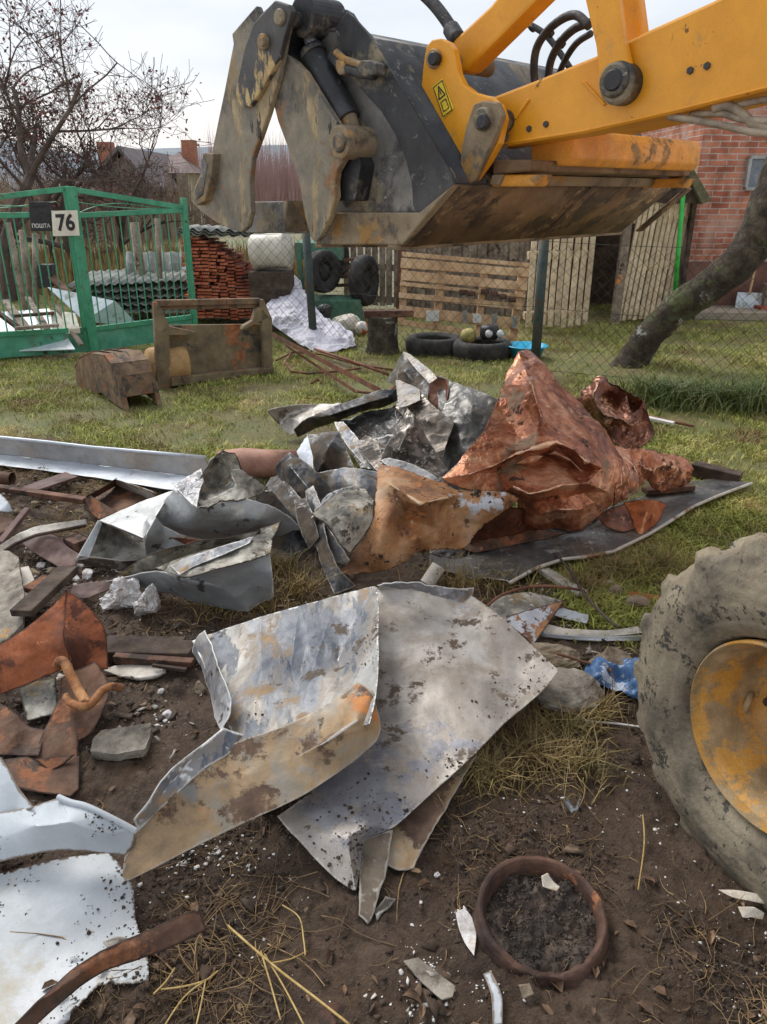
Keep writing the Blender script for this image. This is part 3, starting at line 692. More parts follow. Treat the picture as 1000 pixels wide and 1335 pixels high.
# ---- green gate
gA, gB, gC = H(0, 473), H(119, 463), H(256, 443)
gB[2] = gC[2] = gA[2] = 0
PL, PR = vplane(gA, gB), vplane(gB, gC)
gate = empty('gate', gB, 'green metal yard gate with thin upright bars and solid lower panels', 'gate')
def gbar(P, a, b, w, d, name='rail', m='green', off=0):
    p, q = P.at(*a, off=off), P.at(*b, off=off); return MB().bar(p, q, d, w, up=(0, 0, 1) if abs(q[2] - p[2]) < abs(q - p)[:2].sum() else tuple(P.n)).build(name, M[m], gate, bevel=.003)
def post(P, u0, v0, u1, v1, w=.085):
    a, b = P.at(u0, v0), P.at(u1, v1); m = MB(); m.bar((b[0], b[1], -.05), (b[0], b[1], a[2]), w, w, up=tuple(P.n)); return m.build('post', M['green'], gate, bevel=.004)
post(PR, 100, 243, 122, 462, .10)
post(PR, 240, 258, 256, 443, .055)
lw = -.7
ga = PL.at(0, 473); d_ = (ga - gB); d_ /= np.linalg.norm(d_[:2]); gL = gB + d_ * 1.9   # left leaf runs on out of the frame
MB().bar((gL[0], gL[1], -.05), (gL[0], gL[1], 1.45), .09, .09, up=tuple(PL.n)).build('post', M['green'], gate, bevel=.004)
def leaf(P, A, B, zt0, zt1, zm0, zm1, zp, nb):
    """frame of one leaf between ground points A, B ; zt top rail, zm second rail, zp panel top"""
    A = np.array(A); B = np.array(B); L = lambda s, z: np.array([*(A + (B - A) * s)[:2], z])
    up = (0, 0, 1)
    for (z0, z1, n_) in ((zt0, zt1, 'top_rail'), (zm0, zm1, 'middle_rail'), (zp, zp, 'bottom_rail')):
        MB().bar(L(0, z0), L(1, z1), .045, .05, up=up).build(n_, M['green'], gate, bevel=.003)
    MB().bar(L(.01, .06), L(.01, zt0), .045, .045, up=tuple(P.n)).build('frame', M['green'], gate); MB().bar(L(.99, .03), L(.99, zt1), .045, .045, up=tuple(P.n)).build('frame', M['green'], gate)
    m = MB(); o = P.n * .004; m.prism([L(.01, .05) - o, L(.99, .04) - o, L(.99, zp - .01) - o, L(.01, zp - .01) - o], P.n * .006); m.build('panel', M['green_low'], gate)
    for i in range(nb):
        s = (i + .6) / nb; zt = zm0 + (zm1 - zm0) * s
        MB().tube([L(s, zp), L(s, zt)], .0075, n=6).build('bar', M['green'], gate)
    # pair of arched rods between the two upper rails
    for q in (0, 1):
        pts = []
        for k in range(13):
            s = .06 + .88 * k / 12; lo = zm0 + (zm1 - zm0) * s + .02; hi = zt0 + (zt1 - zt0) * s - .03
            w_ = math.sin(math.pi * k / 12); pts.append(L(s, lo + (hi - lo) * (w_ * .75 if q == 0 else (1 - s) * .6)))
        MB().tube(pts, .005, n=5).build('rod', M['green'], gate)
zf = lambda P, u, v: float(P.at(u, v)[2])
leaf(PR, gB, gC, zf(PR, 104, 246), zf(PR, 240, 271), zf(PR, 108, 281), zf(PR, 238, 274), zf(PR, 128, 428), 14)
s_ = 1.9 / np.linalg.norm((ga - gB)[:2])
zl = lambda v0, v1: (zf(PL, 103, v0), zf(PL, 103, v0) + (zf(PL, 0, v1) - zf(PL, 103, v0)) * s_)
t0, t1 = zl(246, 260); m0, m1 = zl(279, 281)
leaf(PL, gB, gL, t0, t1 - .02, m0, m1, zf(PL, 118, 429), 24)
# mailbox and number plate hang on the left leaf
def letterbox():
    P = PL; a, b, c, d = [P.at(u, v, off=-.05 if P.n[1] > 0 else .05) for u, v in ((37, 263), (65, 263), (69, 301), (40, 301))]
    n = -P.n if P.n[1] > 0 else P.n
    t = empty('mailbox', (a + b + c + d) / 4 * [1, 1, 1] + [0, 0, -.12], 'small black metal letterbox hanging on the green gate rail', 'mailbox')
    MB().prism([a, b, c, d], -n * .07).build('box', M['black'], t, bevel=.008)
    e = (b - a) / np.linalg.norm(b - a); u = np.array([0, 0, 1.])
    MB().bar(a + n * .008 + e * .015 - u * .035, b + n * .008 - e * .015 - u * .035, .01, .008, up=tuple(n)).build('flap', M['black'], t)
    ctr = (a + b) / 2 - u * .10; MB().lathe([(0, .012), (.009, .010), (.010, 0)], ctr, n, 14).build('lock', M['wire'], t)
    text('ПОШТА', (c + d) / 2 + u * .045 + n * .006, e, u, n, .062, M['white'], t, maxw=np.linalg.norm(b - a) * .86)
def text(s, ctr, e, u, n, size, m, parent, maxw=None, name='lettering', bold=.02):
    cu = bpy.data.curves.new(name, 'FONT'); cu.body = s; cu.align_x = 'CENTER'; cu.align_y = 'CENTER'; cu.size = size; cu.extrude = .001; cu.offset = bold * size
    o = bpy.data.objects.new(name, cu); C.objects.link(o); bpy.context.view_layer.update()
    me = bpy.data.meshes.new_from_object(o); bpy.data.objects.remove(o)
    q = np.array([w.co[:] for w in me.vertices]); w_ = np.ptp(q[:, 0]); k = 1 if not maxw else maxw / w_
    e, u, n, ctr = map(lambda x: np.array(x, float), (e, u, n, ctr))
    q = ctr + q[:, :1] * e * k + q[:, 1:2] * u * (1 if not maxw else max(k, .8)) + q[:, 2:] * n
    for w, p in zip(me.vertices, q): w.co = p
    me.materials.clear(); return link(name, me, m, parent)
letterbox()
def plate():
    P = PL; s = -1 if P.n[1] > 0 else 1; n = P.n * s
    a, b, c, d = [P.at(u, v, off=.09 * s) for u, v in ((67, 275), (101, 274), (104, 307), (69, 308))]
    t = empty('house_number_plate', (c + d) / 2, 'square white plate with black number 76 fixed to the green gate', 'number plate')
    MB().prism([a, b, c, d], -n * .004).build('board', mat('cream_plate', [(214, 208, 190), (226, 220, 204)], scale=8, rough=.5), t, bevel=.001)
    e = (b - a) / np.linalg.norm(b - a); text('76', (a + b + c + d) / 4 + n * .003, e, (0, 0, 1), n, .26, M['black'], t, maxw=np.linalg.norm(b - a) * .70, name='number', bold=.03)
plate()

# ---- chain-link fence
fpts = [H(262, 452) * [1, 1, 0], D(410, 455, 8.8) * [1, 1, 0], D(697, 480, 7.3) * [1, 1, 0], D(1000, 500, 6.45) * [1, 1, 0]]
fpts[0] = np.array([D(258, 440, 9.3)[0], 9.3, 0]); e_ = fpts[3] - fpts[2]; fpts.append(fpts[3] + e_ * 1.2)
fence = empty('chain_link_fence', fpts[2], 'rusty wire chain-link fence on dark posts between lawn and yard', 'fence')
FH = 1.2
for i, p in enumerate(fpts[1:], 1):
    ln = -.05 if i == 1 else 0
    MB().tube([(p[0], p[1], -.1), (p[0] + ln, p[1], FH + .06)], .045 if i < 3 else .02, n=12).build('post', M['post'], fence, smooth=True) if i != 3 else None
p3 = fpts[4]
for z in (.04, .62, FH):
    m = MB()
    for a, b in zip(fpts[:-1], fpts[1:]):
        L = np.linalg.norm(b - a); k = 14; m.tube([a + (b - a) * t + np.array([0, 0, z - .025 * math.sin(math.pi * t) * (z > .1)]) for t in np.linspace(0, 1, k)], .0022, n=5)
    m.build('tension_wire', M['post'], fence)
for a, b in zip(fpts[:-1], fpts[1:]):      # mesh: zig-zag wires on each bay
    L = float(np.linalg.norm(b - a)); c = .055; d = (b - a) / L; nn = np.array([-d[1], d[0], 0]); rows = int(FH / c); V = []; F = []; w = .0022
    nw = int(L / c)
    for j in range(nw + 1):
        P_ = []
        for r in range(rows + 1):
            s = (j + (.0 if ((r + j) % 2) else 1.0)) * c
            if s > L: s = L
            sag = -.02 * math.sin(math.pi * s / L) * r / rows
            P_.append(a + d * s + np.array([0, 0, .02 + r * c * .995 + sag]) + nn * (.003 if r % 2 else -.003))
        b0 = len(V)
        for q in P_:
            V += [q - d * w - nn * w, q + d * w - nn * w, q + nn * w]
        for r in range(rows):
            for x, y in ((0, 1), (1, 2), (2, 0)): F.append([b0 + r * 3 + x, b0 + r * 3 + y, b0 + r * 3 + 3 + y, b0 + r * 3 + 3 + x])
    link('wire_mesh', mesh_np('wire_mesh', V, np.array(F)), M['wire'], fence)

# ---- brick house at the right
def brick_mat():
    m = bpy.data.materials.new('red_brick_wall'); m.use_nodes = True; N, L = m.node_tree.nodes, m.node_tree.links; b = N['Principled BSDF']
    tc = N.new('ShaderNodeTexCoord'); mp = N.new('ShaderNodeMapping'); mp.inputs['Rotation'].default_value = (R(90), 0, 0); L.new(tc.outputs['Object'], mp.inputs[0])
    dn = N.new('ShaderNodeTexNoise'); dn.inputs['Scale'].default_value = 9; L.new(tc.outputs['Object'], dn.inputs['Vector'])
    mv = N.new('ShaderNodeVectorMath'); mv.operation = 'MULTIPLY_ADD'; L.new(dn.outputs['Color'], mv.inputs[0]); mv.inputs[1].default_value = (.02, .02, .02); L.new(mp.outputs[0], mv.inputs[2])
    br = N.new('ShaderNodeTexBrick'); L.new(mv.outputs[0], br.inputs['Vector']); br.inputs['Scale'].default_value = 1
    br.inputs['Brick Width'].default_value = .26; br.inputs['Row Height'].default_value = .077; br.inputs['Mortar Size'].default_value = .009; br.inputs['Mortar Smooth'].default_value = .3
    br.inputs['Color1'].default_value = rgb((172, 98, 74)); br.inputs['Color2'].default_value = rgb((200, 132, 104)); br.inputs['Mortar'].default_value = rgb((196, 180, 168)); br.inputs['Bias'].default_value = .1
    no = N.new('ShaderNodeTexNoise'); no.inputs['Scale'].default_value = 5; no.inputs['Detail'].default_value = 9; L.new(tc.outputs['Object'], no.inputs['Vector'])
    cr = N.new('ShaderNodeValToRGB'); cr.color_ramp.elements[0].position = .35; cr.color_ramp.elements[0].color = (.45, .42, .4, 1); cr.color_ramp.elements[1].position = .6; cr.color_ramp.elements[1].color = (1, 1, 1, 1); L.new(no.outputs['Fac'], cr.inputs[0])
    mx = N.new('ShaderNodeMix'); mx.data_type = 'RGBA'; mx.blend_type = 'MULTIPLY'; mx.inputs[0].default_value = .8; L.new(br.outputs['Color'], mx.inputs[6]); L.new(cr.outputs[0], mx.inputs[7])
    n2 = N.new('ShaderNodeTexNoise'); n2.inputs['Scale'].default_value = 2.2; n2.inputs['Detail'].default_value = 6; L.new(tc.outputs['Object'], n2.inputs['Vector'])
    c2 = N.new('ShaderNodeMapRange'); c2.inputs[1].default_value = .5; c2.inputs[2].default_value = .7; c2.inputs[4].default_value = .6; L.new(n2.outputs['Fac'], c2.inputs[0])
    m2 = N.new('ShaderNodeMix'); m2.data_type = 'RGBA'; L.new(c2.outputs[0], m2.inputs[0]); L.new(mx.outputs[2], m2.inputs[6]); m2.inputs[7].default_value = rgb((208, 178, 164))
    L.new(m2.outputs[2], b.inputs['Base Color']); b.inputs['Roughness'].default_value = .9
    bp = N.new('ShaderNodeBump'); bp.inputs['Strength'].default_value = .6; bp.inputs['Distance'].default_value = .01; bp.invert = True; L.new(br.outputs['Fac'], bp.inputs['Height']); L.new(bp.outputs[0], b.inputs['Normal'])
    return m
Yh = 11.5
def brick_house():
    x0 = D(893, 340, Yh)[0]; x1 = x0 + 6; zp = D(900, 341, Yh)[2]
    t = empty('brick_house', (x0 + 3, Yh, 0), 'red brick house with brown plinth and a small grey framed window behind the tree', 'house')
    MB().box(((x0 + x1) / 2, Yh + 3, (3.1 + zp) / 2), x1 - x0, 6, 3.1 - zp).build('wall', brick_mat(), t, origin=(x0, Yh, 0))
    MB().box(((x0 + x1) / 2, Yh + 3, zp / 2 - .05), x1 - x0 + .12, 6.12, zp + .1).build('plinth', mat('brown_plinth', [(96, 62, 52), (120, 82, 70), (132, 96, 84)], scale=1.5, rough=.8), t)
    MB().box(((x0 + x1) / 2, Yh - .45, .03), x1 - x0 + .12, .75, .12).build('pavement_strip', mat('concrete_strip', [(136, 126, 110), (160, 148, 130)], scale=4, rough=.9), t)
    a, b = D(970, 246, Yh), D(1012, 205, Yh); cx, cz, w, h = (a[0] + b[0]) / 2, (a[2] + b[2]) / 2, b[0] - a[0], b[2] - a[2]
    fr = MB()
    for (dx, dz, sx, sz) in ((0, h / 2, w, .04), (0, -h / 2, w, .04), (-w / 2, 0, .04, h - .04), (w / 2, 0, .04, h - .04)): fr.box((cx + dx, Yh - .02, cz + dz), sx, .10, sz)
    f = fr.build('window', mat('grey_frame', [(150, 150, 148), (172, 172, 168)], scale=5, rough=.6), t)
    MB().box((cx, Yh - .008, cz), w - .04, .02, h - .04).build('pane', mat('window_glass', [(70, 78, 88), (112, 122, 132), (150, 158, 164)], scale=3, dist=2, rough=.15, rvar=.05), f)
    a = .35; MB().add([(x0 - a, Yh - a, 3.1), (x1 + a, Yh - a, 3.1), (x1 + a, Yh + 6 + a, 3.1), (x0 - a, Yh + 6 + a, 3.1), (x0 + 2.6, Yh + 3, 4.6), (x1 - 2.6, Yh + 3, 4.6)], [(0, 1, 5, 4), (1, 2, 5), (2, 3, 4, 5), (3, 0, 4), (0, 3, 2, 1)]).build('roof', M['brownwood'], t)
brick_house()

# ---- pallet shed
def board_wall(A, B, z0, z1, n, m, parent, name, w=.095, th=.02, rails=3, lean=(0, 0, 0), top=None, gap=None):
    """upright boards with rails between ground points A, B"""
    A, B = np.array(A, float), np.array(B, float); d = B - A; L = np.linalg.norm(d[:2]); d /= L; nn = np.array([-d[1], d[0], 0]); nn = nn if nn[1] < 0 else -nn
    mb = MB(); ln = np.array(lean, float)
    for i in range(n):
        s = (i + .5) / n * L; zt = (z1 if top is None else top((i + .5) / n)) + rng.normal(0, .008); zb = z0 + rng.normal(0, .008)
        p = A + d * (s + rng.normal(0, .004)); mb.bar(p + [0, 0, zb], p + ln + [0, 0, zt], w, th, up=tuple(nn))
    mr = MB()
    for k in range(rails):
        z = z0 + (z1 - z0) * (.08 + .84 * k / max(1, rails - 1)); q = ln * ((z - z0) / (z1 - z0))
        mr.bar(A + q + [0, 0, z] - nn * (th + .035), B + q + [0, 0, z] - nn * (th + .035), .07, .09, up=(0, 0, 1))
    mb.build(name, m, parent)
    for k in range(rails): one = MB(); one.v = mr.v[k * 8:k * 8 + 8]; one.f = mr.f[:6]; one.build('rail', m, parent)
M['pale'] = mat('pale_pallet_wood', [(176, 156, 126), (206, 186, 154), (220, 202, 172)], scale=5, rough=.85, island=.14, layers=[((140, 122, 96), 12, .66, .08, .9, 0)], bump=(90, .4, .004))
def shed():
    A = D(700, 436, 9.75) * [1, 1, 0]; B = D(765, 433, 9.9) * [1, 1, 0]; Cc = D(801, 424, 10.2) * [1, 1, 0]; E = D(872, 412, 10.6) * [1, 1, 0]
    t = empty('pallet_shed', B, 'garden shed knocked together from pale pallets with a dark open doorway', 'shed')
    ztop = 1.75
    board_wall(A - (B - A) * .25, B, .05, 1.75, 9, M['pale'], t, 'left_wall', w=.068)
    board_wall(Cc, E, .05, 1.4, 10, M['pale'], t, 'right_wall', w=.058, lean=(.12, 0, 0), top=lambda s: 1.35 + .75 * s)
    MB().bar(Cc, Cc + [.02, 0, 1.75], .1, .1, up=(0, 1, 0)).build('door_post', M['greywood'], t)
    MB().box((B[0] + .45, 12.2, .9), 2.6, .06, 1.9).build('back_wall', M['darkwood'], t)
    MB().box((E[0] + .1, 11.0, .8), .05, 1.0, 1.7).build('side_wall', M['darkwood'], t)
    # mono-pitch roof whose end shows at the right
    r0 = D(868, 207, 10.7); r1 = D(927, 262, 10.7); r2 = D(862, 265, 10.7)
    MB().prism([D(884, 203, 10.2), D(895, 204, 10.2), D(928, 261, 10.2), D(916, 266, 10.2)], (0, 1.25, 0)).build('roof', mat('mossy_roof_board', [(74, 74, 52), (100, 96, 70), (122, 112, 90)], scale=8, rough=.95), t)
    MB().prism([D(850, 215, 10.3), D(884, 208, 10.3), D(912, 264, 10.3), D(872, 266, 10.3), D(846, 262, 10.3)], (0, .04, 0)).build('gable', M['darkwood'], t)
    MB().prism([D(700, 262, 9.7), D(852, 258, 9.9), D(852, 240, 9.9), D(700, 240, 9.7)], (0, 2.4, 0)).build('roof', M['darkwood'], t)
    g = MB().tube([D(880, 382, 10.15), D(884, 330, 10.15), D(891, 250, 10.15)], .028, n=10).build('downpipe', mat('bright_green_plastic', [(40, 168, 60), (56, 190, 76)], scale=5, rough=.4), None, smooth=True)
    tag(g, 'bright green plastic pipe standing upright beside the pallet shed', 'pipe')
    # green foliage bits in the pallet slats, orange thing at the door post
    o = MB().box(D(806, 367, 10.05), .05, .06, .06).box(D(809, 361, 10.05), .03, .05, .05).build('door_latch', mat('orange_latch', [(206, 120, 50), (220, 150, 90)], scale=9), t, bevel=.008)
shed()

# ---- leaning tree trunk at the right
def leaning_tree():
    base = D(818, 487, 7.75) * [1, 1, 0]; base[2] = -.02
    t = empty('leaning_tree', base, 'crooked leaning tree trunk with lichen patches at the right edge', 'tree')
    path = [(806, 500, 7.75, 34), (826, 470, 7.75, 27), (848, 436, 7.7, 26), (880, 405, 7.6, 26), (920, 377, 7.5, 28), (960, 345, 7.4, 30), (990, 305, 7.35, 33), (1006, 262, 7.35, 32), (1024, 215, 7.35, 30), (1045, 150, 7.4, 28), (1062, 60, 7.5, 24), (1075, -60, 7.6, 18)]
    P = [Vector(D(u, v, y)) for u, v, y, r in path]; Rr = [r / 1000 * y * .74 for u, v, y, r in path]
    # interpolate
    Q, RR = [], []
    for i in range(len(P) - 1):
        for k in range(5):
            s = k / 5; p0, p1, p2, p3 = P[max(i - 1, 0)], P[i], P[i + 1], P[min(i + 2, len(P) - 1)]
            Q.append(.5 * ((2 * p1) + (p2 - p0) * s + (2 * p0 - 5 * p1 + 4 * p2 - p3) * s * s + (3 * p1 - p0 - 3 * p2 + p3) * s ** 3)); RR.append(Rr[i] * (1 - s) + Rr[i + 1] * s)
    RR[0] *= 1.35; RR[1] *= 1.18; RR[2] *= 1.08
    mb = MB().tube(Q, RR, n=40, cap=False); v = np.array(mb.v)
    v = v + vnormals(v, np.array([[f[0], f[1], f[2]] for f in mb.f]))* (fbm(v * 9, 61, 4, .6) * .03)[:, None]; mb.v = [tuple(q) for q in v]
    mb.build('trunk', M['bark'], t, smooth=True)
    s1 = MB()
    s1.tube([P[7], P[7] + Vector((.35, .1, .4)), P[7] + Vector((.7, .2, 1.0)), P[7] + Vector((1.0, .3, 1.9))], [.10, .07, .05, .03], n=12)
    s1.tube([P[9], P[9] + Vector((.4, .1, .5)), P[9] + Vector((.9, .2, 1.3))], [.11, .08, .04], n=12)
    s1.build('limb', M['bark'], t, smooth=True)
    bare = MB(); rr = random.Random(5)
    for k in range(60):
        p = P[-1] + Vector((rr.gauss(0, .3), rr.gauss(0, .3), rr.uniform(-.3, .6))); q = p + Vector((rr.gauss(0, .5), rr.gauss(0, .5), rr.uniform(.2, .9))); bare.tube([P[-1].lerp(p, .3), p, q], [.02, .012, .004], n=4)
    bare.build('crown', M['twig'], t)
leaning_tree()

# ---- pallet leaning on the grey fence
def grey_fences():
    A = D(448, 395, 11.6) * [1, 1, 0]; B = D(522, 395, 11.2) * [1, 1, 0]
    t = empty('picket_fence', (A + B) / 2, 'grey slatted wooden fence with gaps left of the big leaning pallet', 'fence')
    board_wall(A, B, .1, 1.15, 8, M['greywood'], t, 'pickets', w=.085)
    MB().bar(D(521, 420, 10.9) * [1, 1, 0], D(524, 325, 10.9), .11, .09, up=(0, 1, 0)).build('post', M['brownwood'], t)
    A = D(530, 395, 11.4) * [1, 1, 0]; B = D(700, 395, 10.9) * [1, 1, 0]
    t2 = empty('board_fence', (A + B) / 2, 'tall grey board fence standing behind the leaning pallet', 'fence')
    board_wall(A, B, .0, 1.45, 26, M['greywood'], t2, 'boards', w=.10)
grey_fences()
def big_pallet():
    Y = 9.3; t = empty('pallet', D(600, 445, 8.9) * [1, 1, 0], 'large pale wooden pallet leaning upright in the yard behind the tyres', 'pallet')
    PP = Plane(D(600, 442, 9.0), (0.05, -1, .35)); PP = Plane(D(600, 442, 9.0), (0, -.97, .24))
    def bd(name, poly, th, off, m='pallet'):
        pts = [PP.at(u, v, off=off) for u, v in poly]; MB().prism(pts, -PP.n * th).build(name, M[m], t, bevel=.003)
    # boards (top to bottom), then stringers behind
    for poly in [[(524, 328), (690, 343), (690, 348), (524, 334)], [(523, 336), (690, 351), (689, 361), (522, 349)], [(524, 352), (688, 368), (687, 379), (523, 365)], [(522, 367), (686, 384), (685, 388), (521, 372)],
                 [(520, 381), (682, 396), (680, 404), (520, 388)], [(522, 398), (678, 415), (677, 430), (521, 411)], [(526, 417), (672, 437), (671, 446), (526, 424)]]:
        bd('board', poly, .022, .0)
    for poly in [[(524, 340), (533, 340), (528, 424), (519, 424)], [(572, 346), (582, 347), (573, 430), (563, 430)], [(628, 356), (636, 357), (628, 436), (619, 436)], [(678, 348), (691, 349), (673, 446), (663, 446)]]:
        bd('stringer', poly, .09, -.026)
    for i, (u, v) in enumerate([(604, 381), (614, 383), (632, 380), (644, 383), (655, 387), (668, 390)]):
        b = MB().box(PP.at(u, v, off=.05), .09, .07, .055, rz=rng.uniform(-.3, .3)).build('brick', M['brownwood'], None, bevel=.004, jitter=.004)
        tag(b, 'broken brown brick on the board of the big pallet, %s of six from the left' % ['first', 'second', 'third', 'fourth', 'fifth', 'last'][i], 'brick', 'bricks resting on the big pallet')
    w = MB(); q = PP.at(622, 416, off=.03)
    for u, v, sx, sz, k in [(564, 412, .15, .12, 0), (606, 413, .045, .13, 1), (622, 415, .10, .10, 0), (645, 417, .05, .13, 1), (671, 420, .05, .13, 1)]:
        p = PP.at(u, v, off=.05); nm = 'paper_label' if k == 0 else 'metal_bracket'
        o = MB().box(p, sx, .012 if k == 0 else .05, sz).build(nm, M['white'] if k == 0 else M['asb'], t, bevel=.003)
big_pallet()

# ---- stack of clay tiles under corrugated sheets
def tile_stack():
    c0 = H(300, 408) * [1, 1, 0]
    t = empty('tile_stack', (c0[0], 10.6, 0), 'tall stack of red clay roof tiles laid flat behind the fence', 'tiles')
    x0, x1 = D(250, 380, 10.5)[0], D(345, 400, 10.5)[0]
    cols = 9; w = (x1 - x0) / cols; tops = [1.02, 1.04, 1.0, .95, .86, .80, .70, .62, .52]
    bulk = MB(); k = 0
    for r in range(2):
        for i in range(cols):
            h = tops[i] - r * .0; n = int(h / .042)
            cx = x0 + (i + .5) * w
            for j in range(n):
                k += 1
                if r == 0 and k <= 100:
                    MB().box((cx + rng.normal(0, .012), 10.4 + rng.normal(0, .035), .03 + h - j * .042), w * .94, .34, .026, rz=rng.normal(0, .09)).build('tile', M['tile'], t)
                else:
                    bulk.box((cx + rng.normal(0, .008), 10.4 + r * .4 + rng.normal(0, .015), .03 + h - j * .042), w * .94, .34, .026, rz=rng.normal(0, .04))
    tag(bulk.build('tiles', M['tile'], t), kind='stuff')
    # corrugated sheets on top
    def corr(name, O3, ex, ey, nx, m, parent, amp=.02, per=.15):
        O3, ex, ey = map(lambda q: np.array(q, float), (O3, ex, ey)); L = np.linalg.norm(ex); K = int(L / per * 10); V = []; nz = np.cross(ex / L, ey / np.linalg.norm(ey))
        for i in range(K + 1):
            s = i / K; o = nz * amp * math.sin(2 * math.pi * s * L / per); V += [O3 + ex * s + o, O3 + ex * s + ey + o]
        f = np.array([[2 * i, 2 * i + 2, 2 * i + 3, 2 * i + 1] for i in range(K)])
        o = link(name, mesh_np(name, V, f), m, parent, smooth=True); md = o.modifiers.new('t', 'SOLIDIFY'); md.thickness = .007; return o
    for j in range(3):
        o = corr('corrugated_sheet', (x0 - .05 + .02 * j, 10.15 - .02 * j, 1.13 + .03 * j), (1.15, 0, -.03), (0, .95, 0), 8, M['asb'], None)
        tag(o, ['lowest grey corrugated sheet lying on the red tile stack', 'middle grey corrugated sheet on the red tile stack', 'topmost grey corrugated sheet covering the red tile stack'][j], 'roof sheet', 'corrugated sheets on the tile stack')
    for j in range(5):   # stack inside the yard, seen through the gate
        a = D(108, 362, 10.6)
        o = corr('corrugated_sheet', (D(150, 405, 10.3)[0] - .6, 10.4 - .03 * j, .14 + .085 * j), (1.9 - .05 * j, .1, .02 * j), (0, 1.0, .1), 8, M['asb'], None, amp=.013, per=.11)
        tag(o, 'grey corrugated sheet, %s of the leaning stack seen through the gate bars' % ['lowest', 'second from bottom', 'middle', 'second from top', 'topmost'][j], 'roof sheet', 'corrugated sheets stacked behind the gate')
    m = MB()
    p = [(D(160, 335, 10.9)), D(232, 338, 10.9), D(236, 372, 10.9), D(162, 372, 10.9)]
    o = corr('corrugated_sheet', p[3], p[2] - p[3], np.array([0, .25, .42]), 8, M['asb'], None)
    tag(o, 'dark corrugated sheet propped upright behind the stacked sheets', 'roof sheet')
tile_stack()

# ---- junk behind the gate
def yardpanel(name, pts, m, label, cat, th=.01, h=None, group=None):
    P3 = [H(u, v, z) for u, v, z in pts]; o = MB().prism(P3, (0, 0, -th)).build(name, m, None, bevel=.002)
    return tag(o, label, cat, group)
yardpanel('metal_sheet', [(-20, 408, .35), (64, 402, .42), (98, 455, .12), (-20, 458, .1)], M['palepanel'], 'pale blue-grey metal sheet lying behind the left gate leaf', 'metal sheet')
yardpanel('metal_sheet', [(62, 374, .62), (150, 392, .5), (182, 425, .22), (110, 418, .3)], M['palepanel'], 'pale metal sheet sloping behind the right gate leaf', 'metal sheet')
yardpanel('foam_board', [(66, 404, .44), (98, 408, .42), (104, 428, .30), (68, 430, .28)], M['sack'], 'dirty cream foam board leaning on planks behind the gate', 'foam board', th=.05)
for i, (a, b, w, lab) in enumerate([((62, 356, .7), (130, 422, .2), .10, 'long brown beam leaning down to the right behind the gate post'), ((36, 388, .5), (62, 430, .3), .06, 'short pale lath lying across the planks behind the gate'),
                           ((6, 392, .48), (44, 440, .2), .09, 'grey plank sloping towards the gate on the left'), ((-10, 402, .5), (30, 432, .25), .12, 'wide brown plank at the left edge behind the gate'),
                           ((72, 398, .48), (106, 450, .15), .05, 'thin rusty strip lying on the pale metal sheet'), ((18, 412, .40), (70, 408, .42), .06, 'brown crosswise board among the planks behind the gate'),
                           ((20, 428, .34), (76, 424, .36), .07, 'dark lower crosswise board behind the gate')]):
    tag(MB().bar(H(*a), H(*b), w, .03, up=(0, 0, 1)).build('plank', M['brownwood' if i in (0, 3, 5) else 'greywood'], None, bevel=.003), lab, 'plank')
for i, (u0, v0, u1, v1, Y, lab) in enumerate([(10, 290, 35, 400, 9.6, 'leaning grey round pole left of the mailbox'), (28, 300, 38, 398, 9.9, 'upright grey pole behind the mailbox'), (46, 305, 40, 390, 9.8, 'thin pole crossing behind the letterbox'),
                           (175, 290, 183, 352, 10.9, 'dark weathered post standing in the yard behind the gate'), (205, 285, 208, 400, 10.6, 'thin grey post near the end of the gate')]):
    a, b = D(u0, v0, Y), D(u1, v1, Y); b[2] = 0
    tag(MB().tube([b, a], [.045, .035] if i != 3 else [.07, .06], n=9).build('pole', M['greywood'], None, smooth=True), lab, 'pole')
tag(MB().prism([D(48, 345, 9.7), D(66, 345, 9.7), D(68, 374, 9.7), D(50, 376, 9.7)], (0, .15, 0)).build('black_bucket', M['black'], None, bevel=.01), 'black plastic container standing behind the gate bars', 'container')

# ---- green cart with wheels
def cart():
    t = empty('farm_cart', D(440, 410, 10.8) * [1, 1, 0], 'old green farm cart with black rubber wheels behind the wire fence', 'cart')
    gm = mat('faded_green_paint', [(60, 104, 82), (84, 128, 104), (96, 116, 96)], scale=5, rough=.7, layers=[((88, 66, 50), 10, .62, .08, .9, 0)])
    MB().prism([D(384, 316, 10.6), D(446, 318, 10.6), D(446, 340, 10.6), D(386, 338, 10.6)], (0, .9, 0)).build('body', gm, t, bevel=.01)
    MB().prism([D(386, 392, 10.3), D(470, 392, 10.3), D(474, 424, 10.3), D(384, 420, 10.3)], (0, .25, .05)).build('bed', gm, t, bevel=.01)
    MB().bar(D(388, 318, 10.5), D(396, 395, 10.4), .06, .06, up=(0, 1, 0)).build('strut', gm, t)
    for i in range(4): MB().bar(D(418, 340 + i * 11, 10.7), D(466, 338 + i * 11, 10.7), .05, .04, up=(0, 0, 1)).build('slat', M['brownwood'], t)
    for (u, v, Y, r, ax) in [(421, 354, 10.4, .27, (1, -.9, 0)), (475, 366, 10.6, .33, (1, -.45, 0)), (440, 338, 11.2, .22, (1, -.5, 0))]:
        c = D(u, v, Y); w = MB().lathe([(r * .45, -.06), (r * .8, -.09), (r * .96, -.075), (r, -.03), (r, .03), (r * .96, .075), (r * .8, .09), (r * .45, .06)], c, ax, 40, closed=True).build('wheel', M['rubber'], t, smooth=True)
        MB().lathe([(0, -.06), (r * .2, -.06), (r * .25, -.02), (r * .44, -.03), (r * .44, .03), (r * .2, .05), (0, .05)], c, ax, 30).build('hub', M['rubber'], w, smooth=True)
cart()
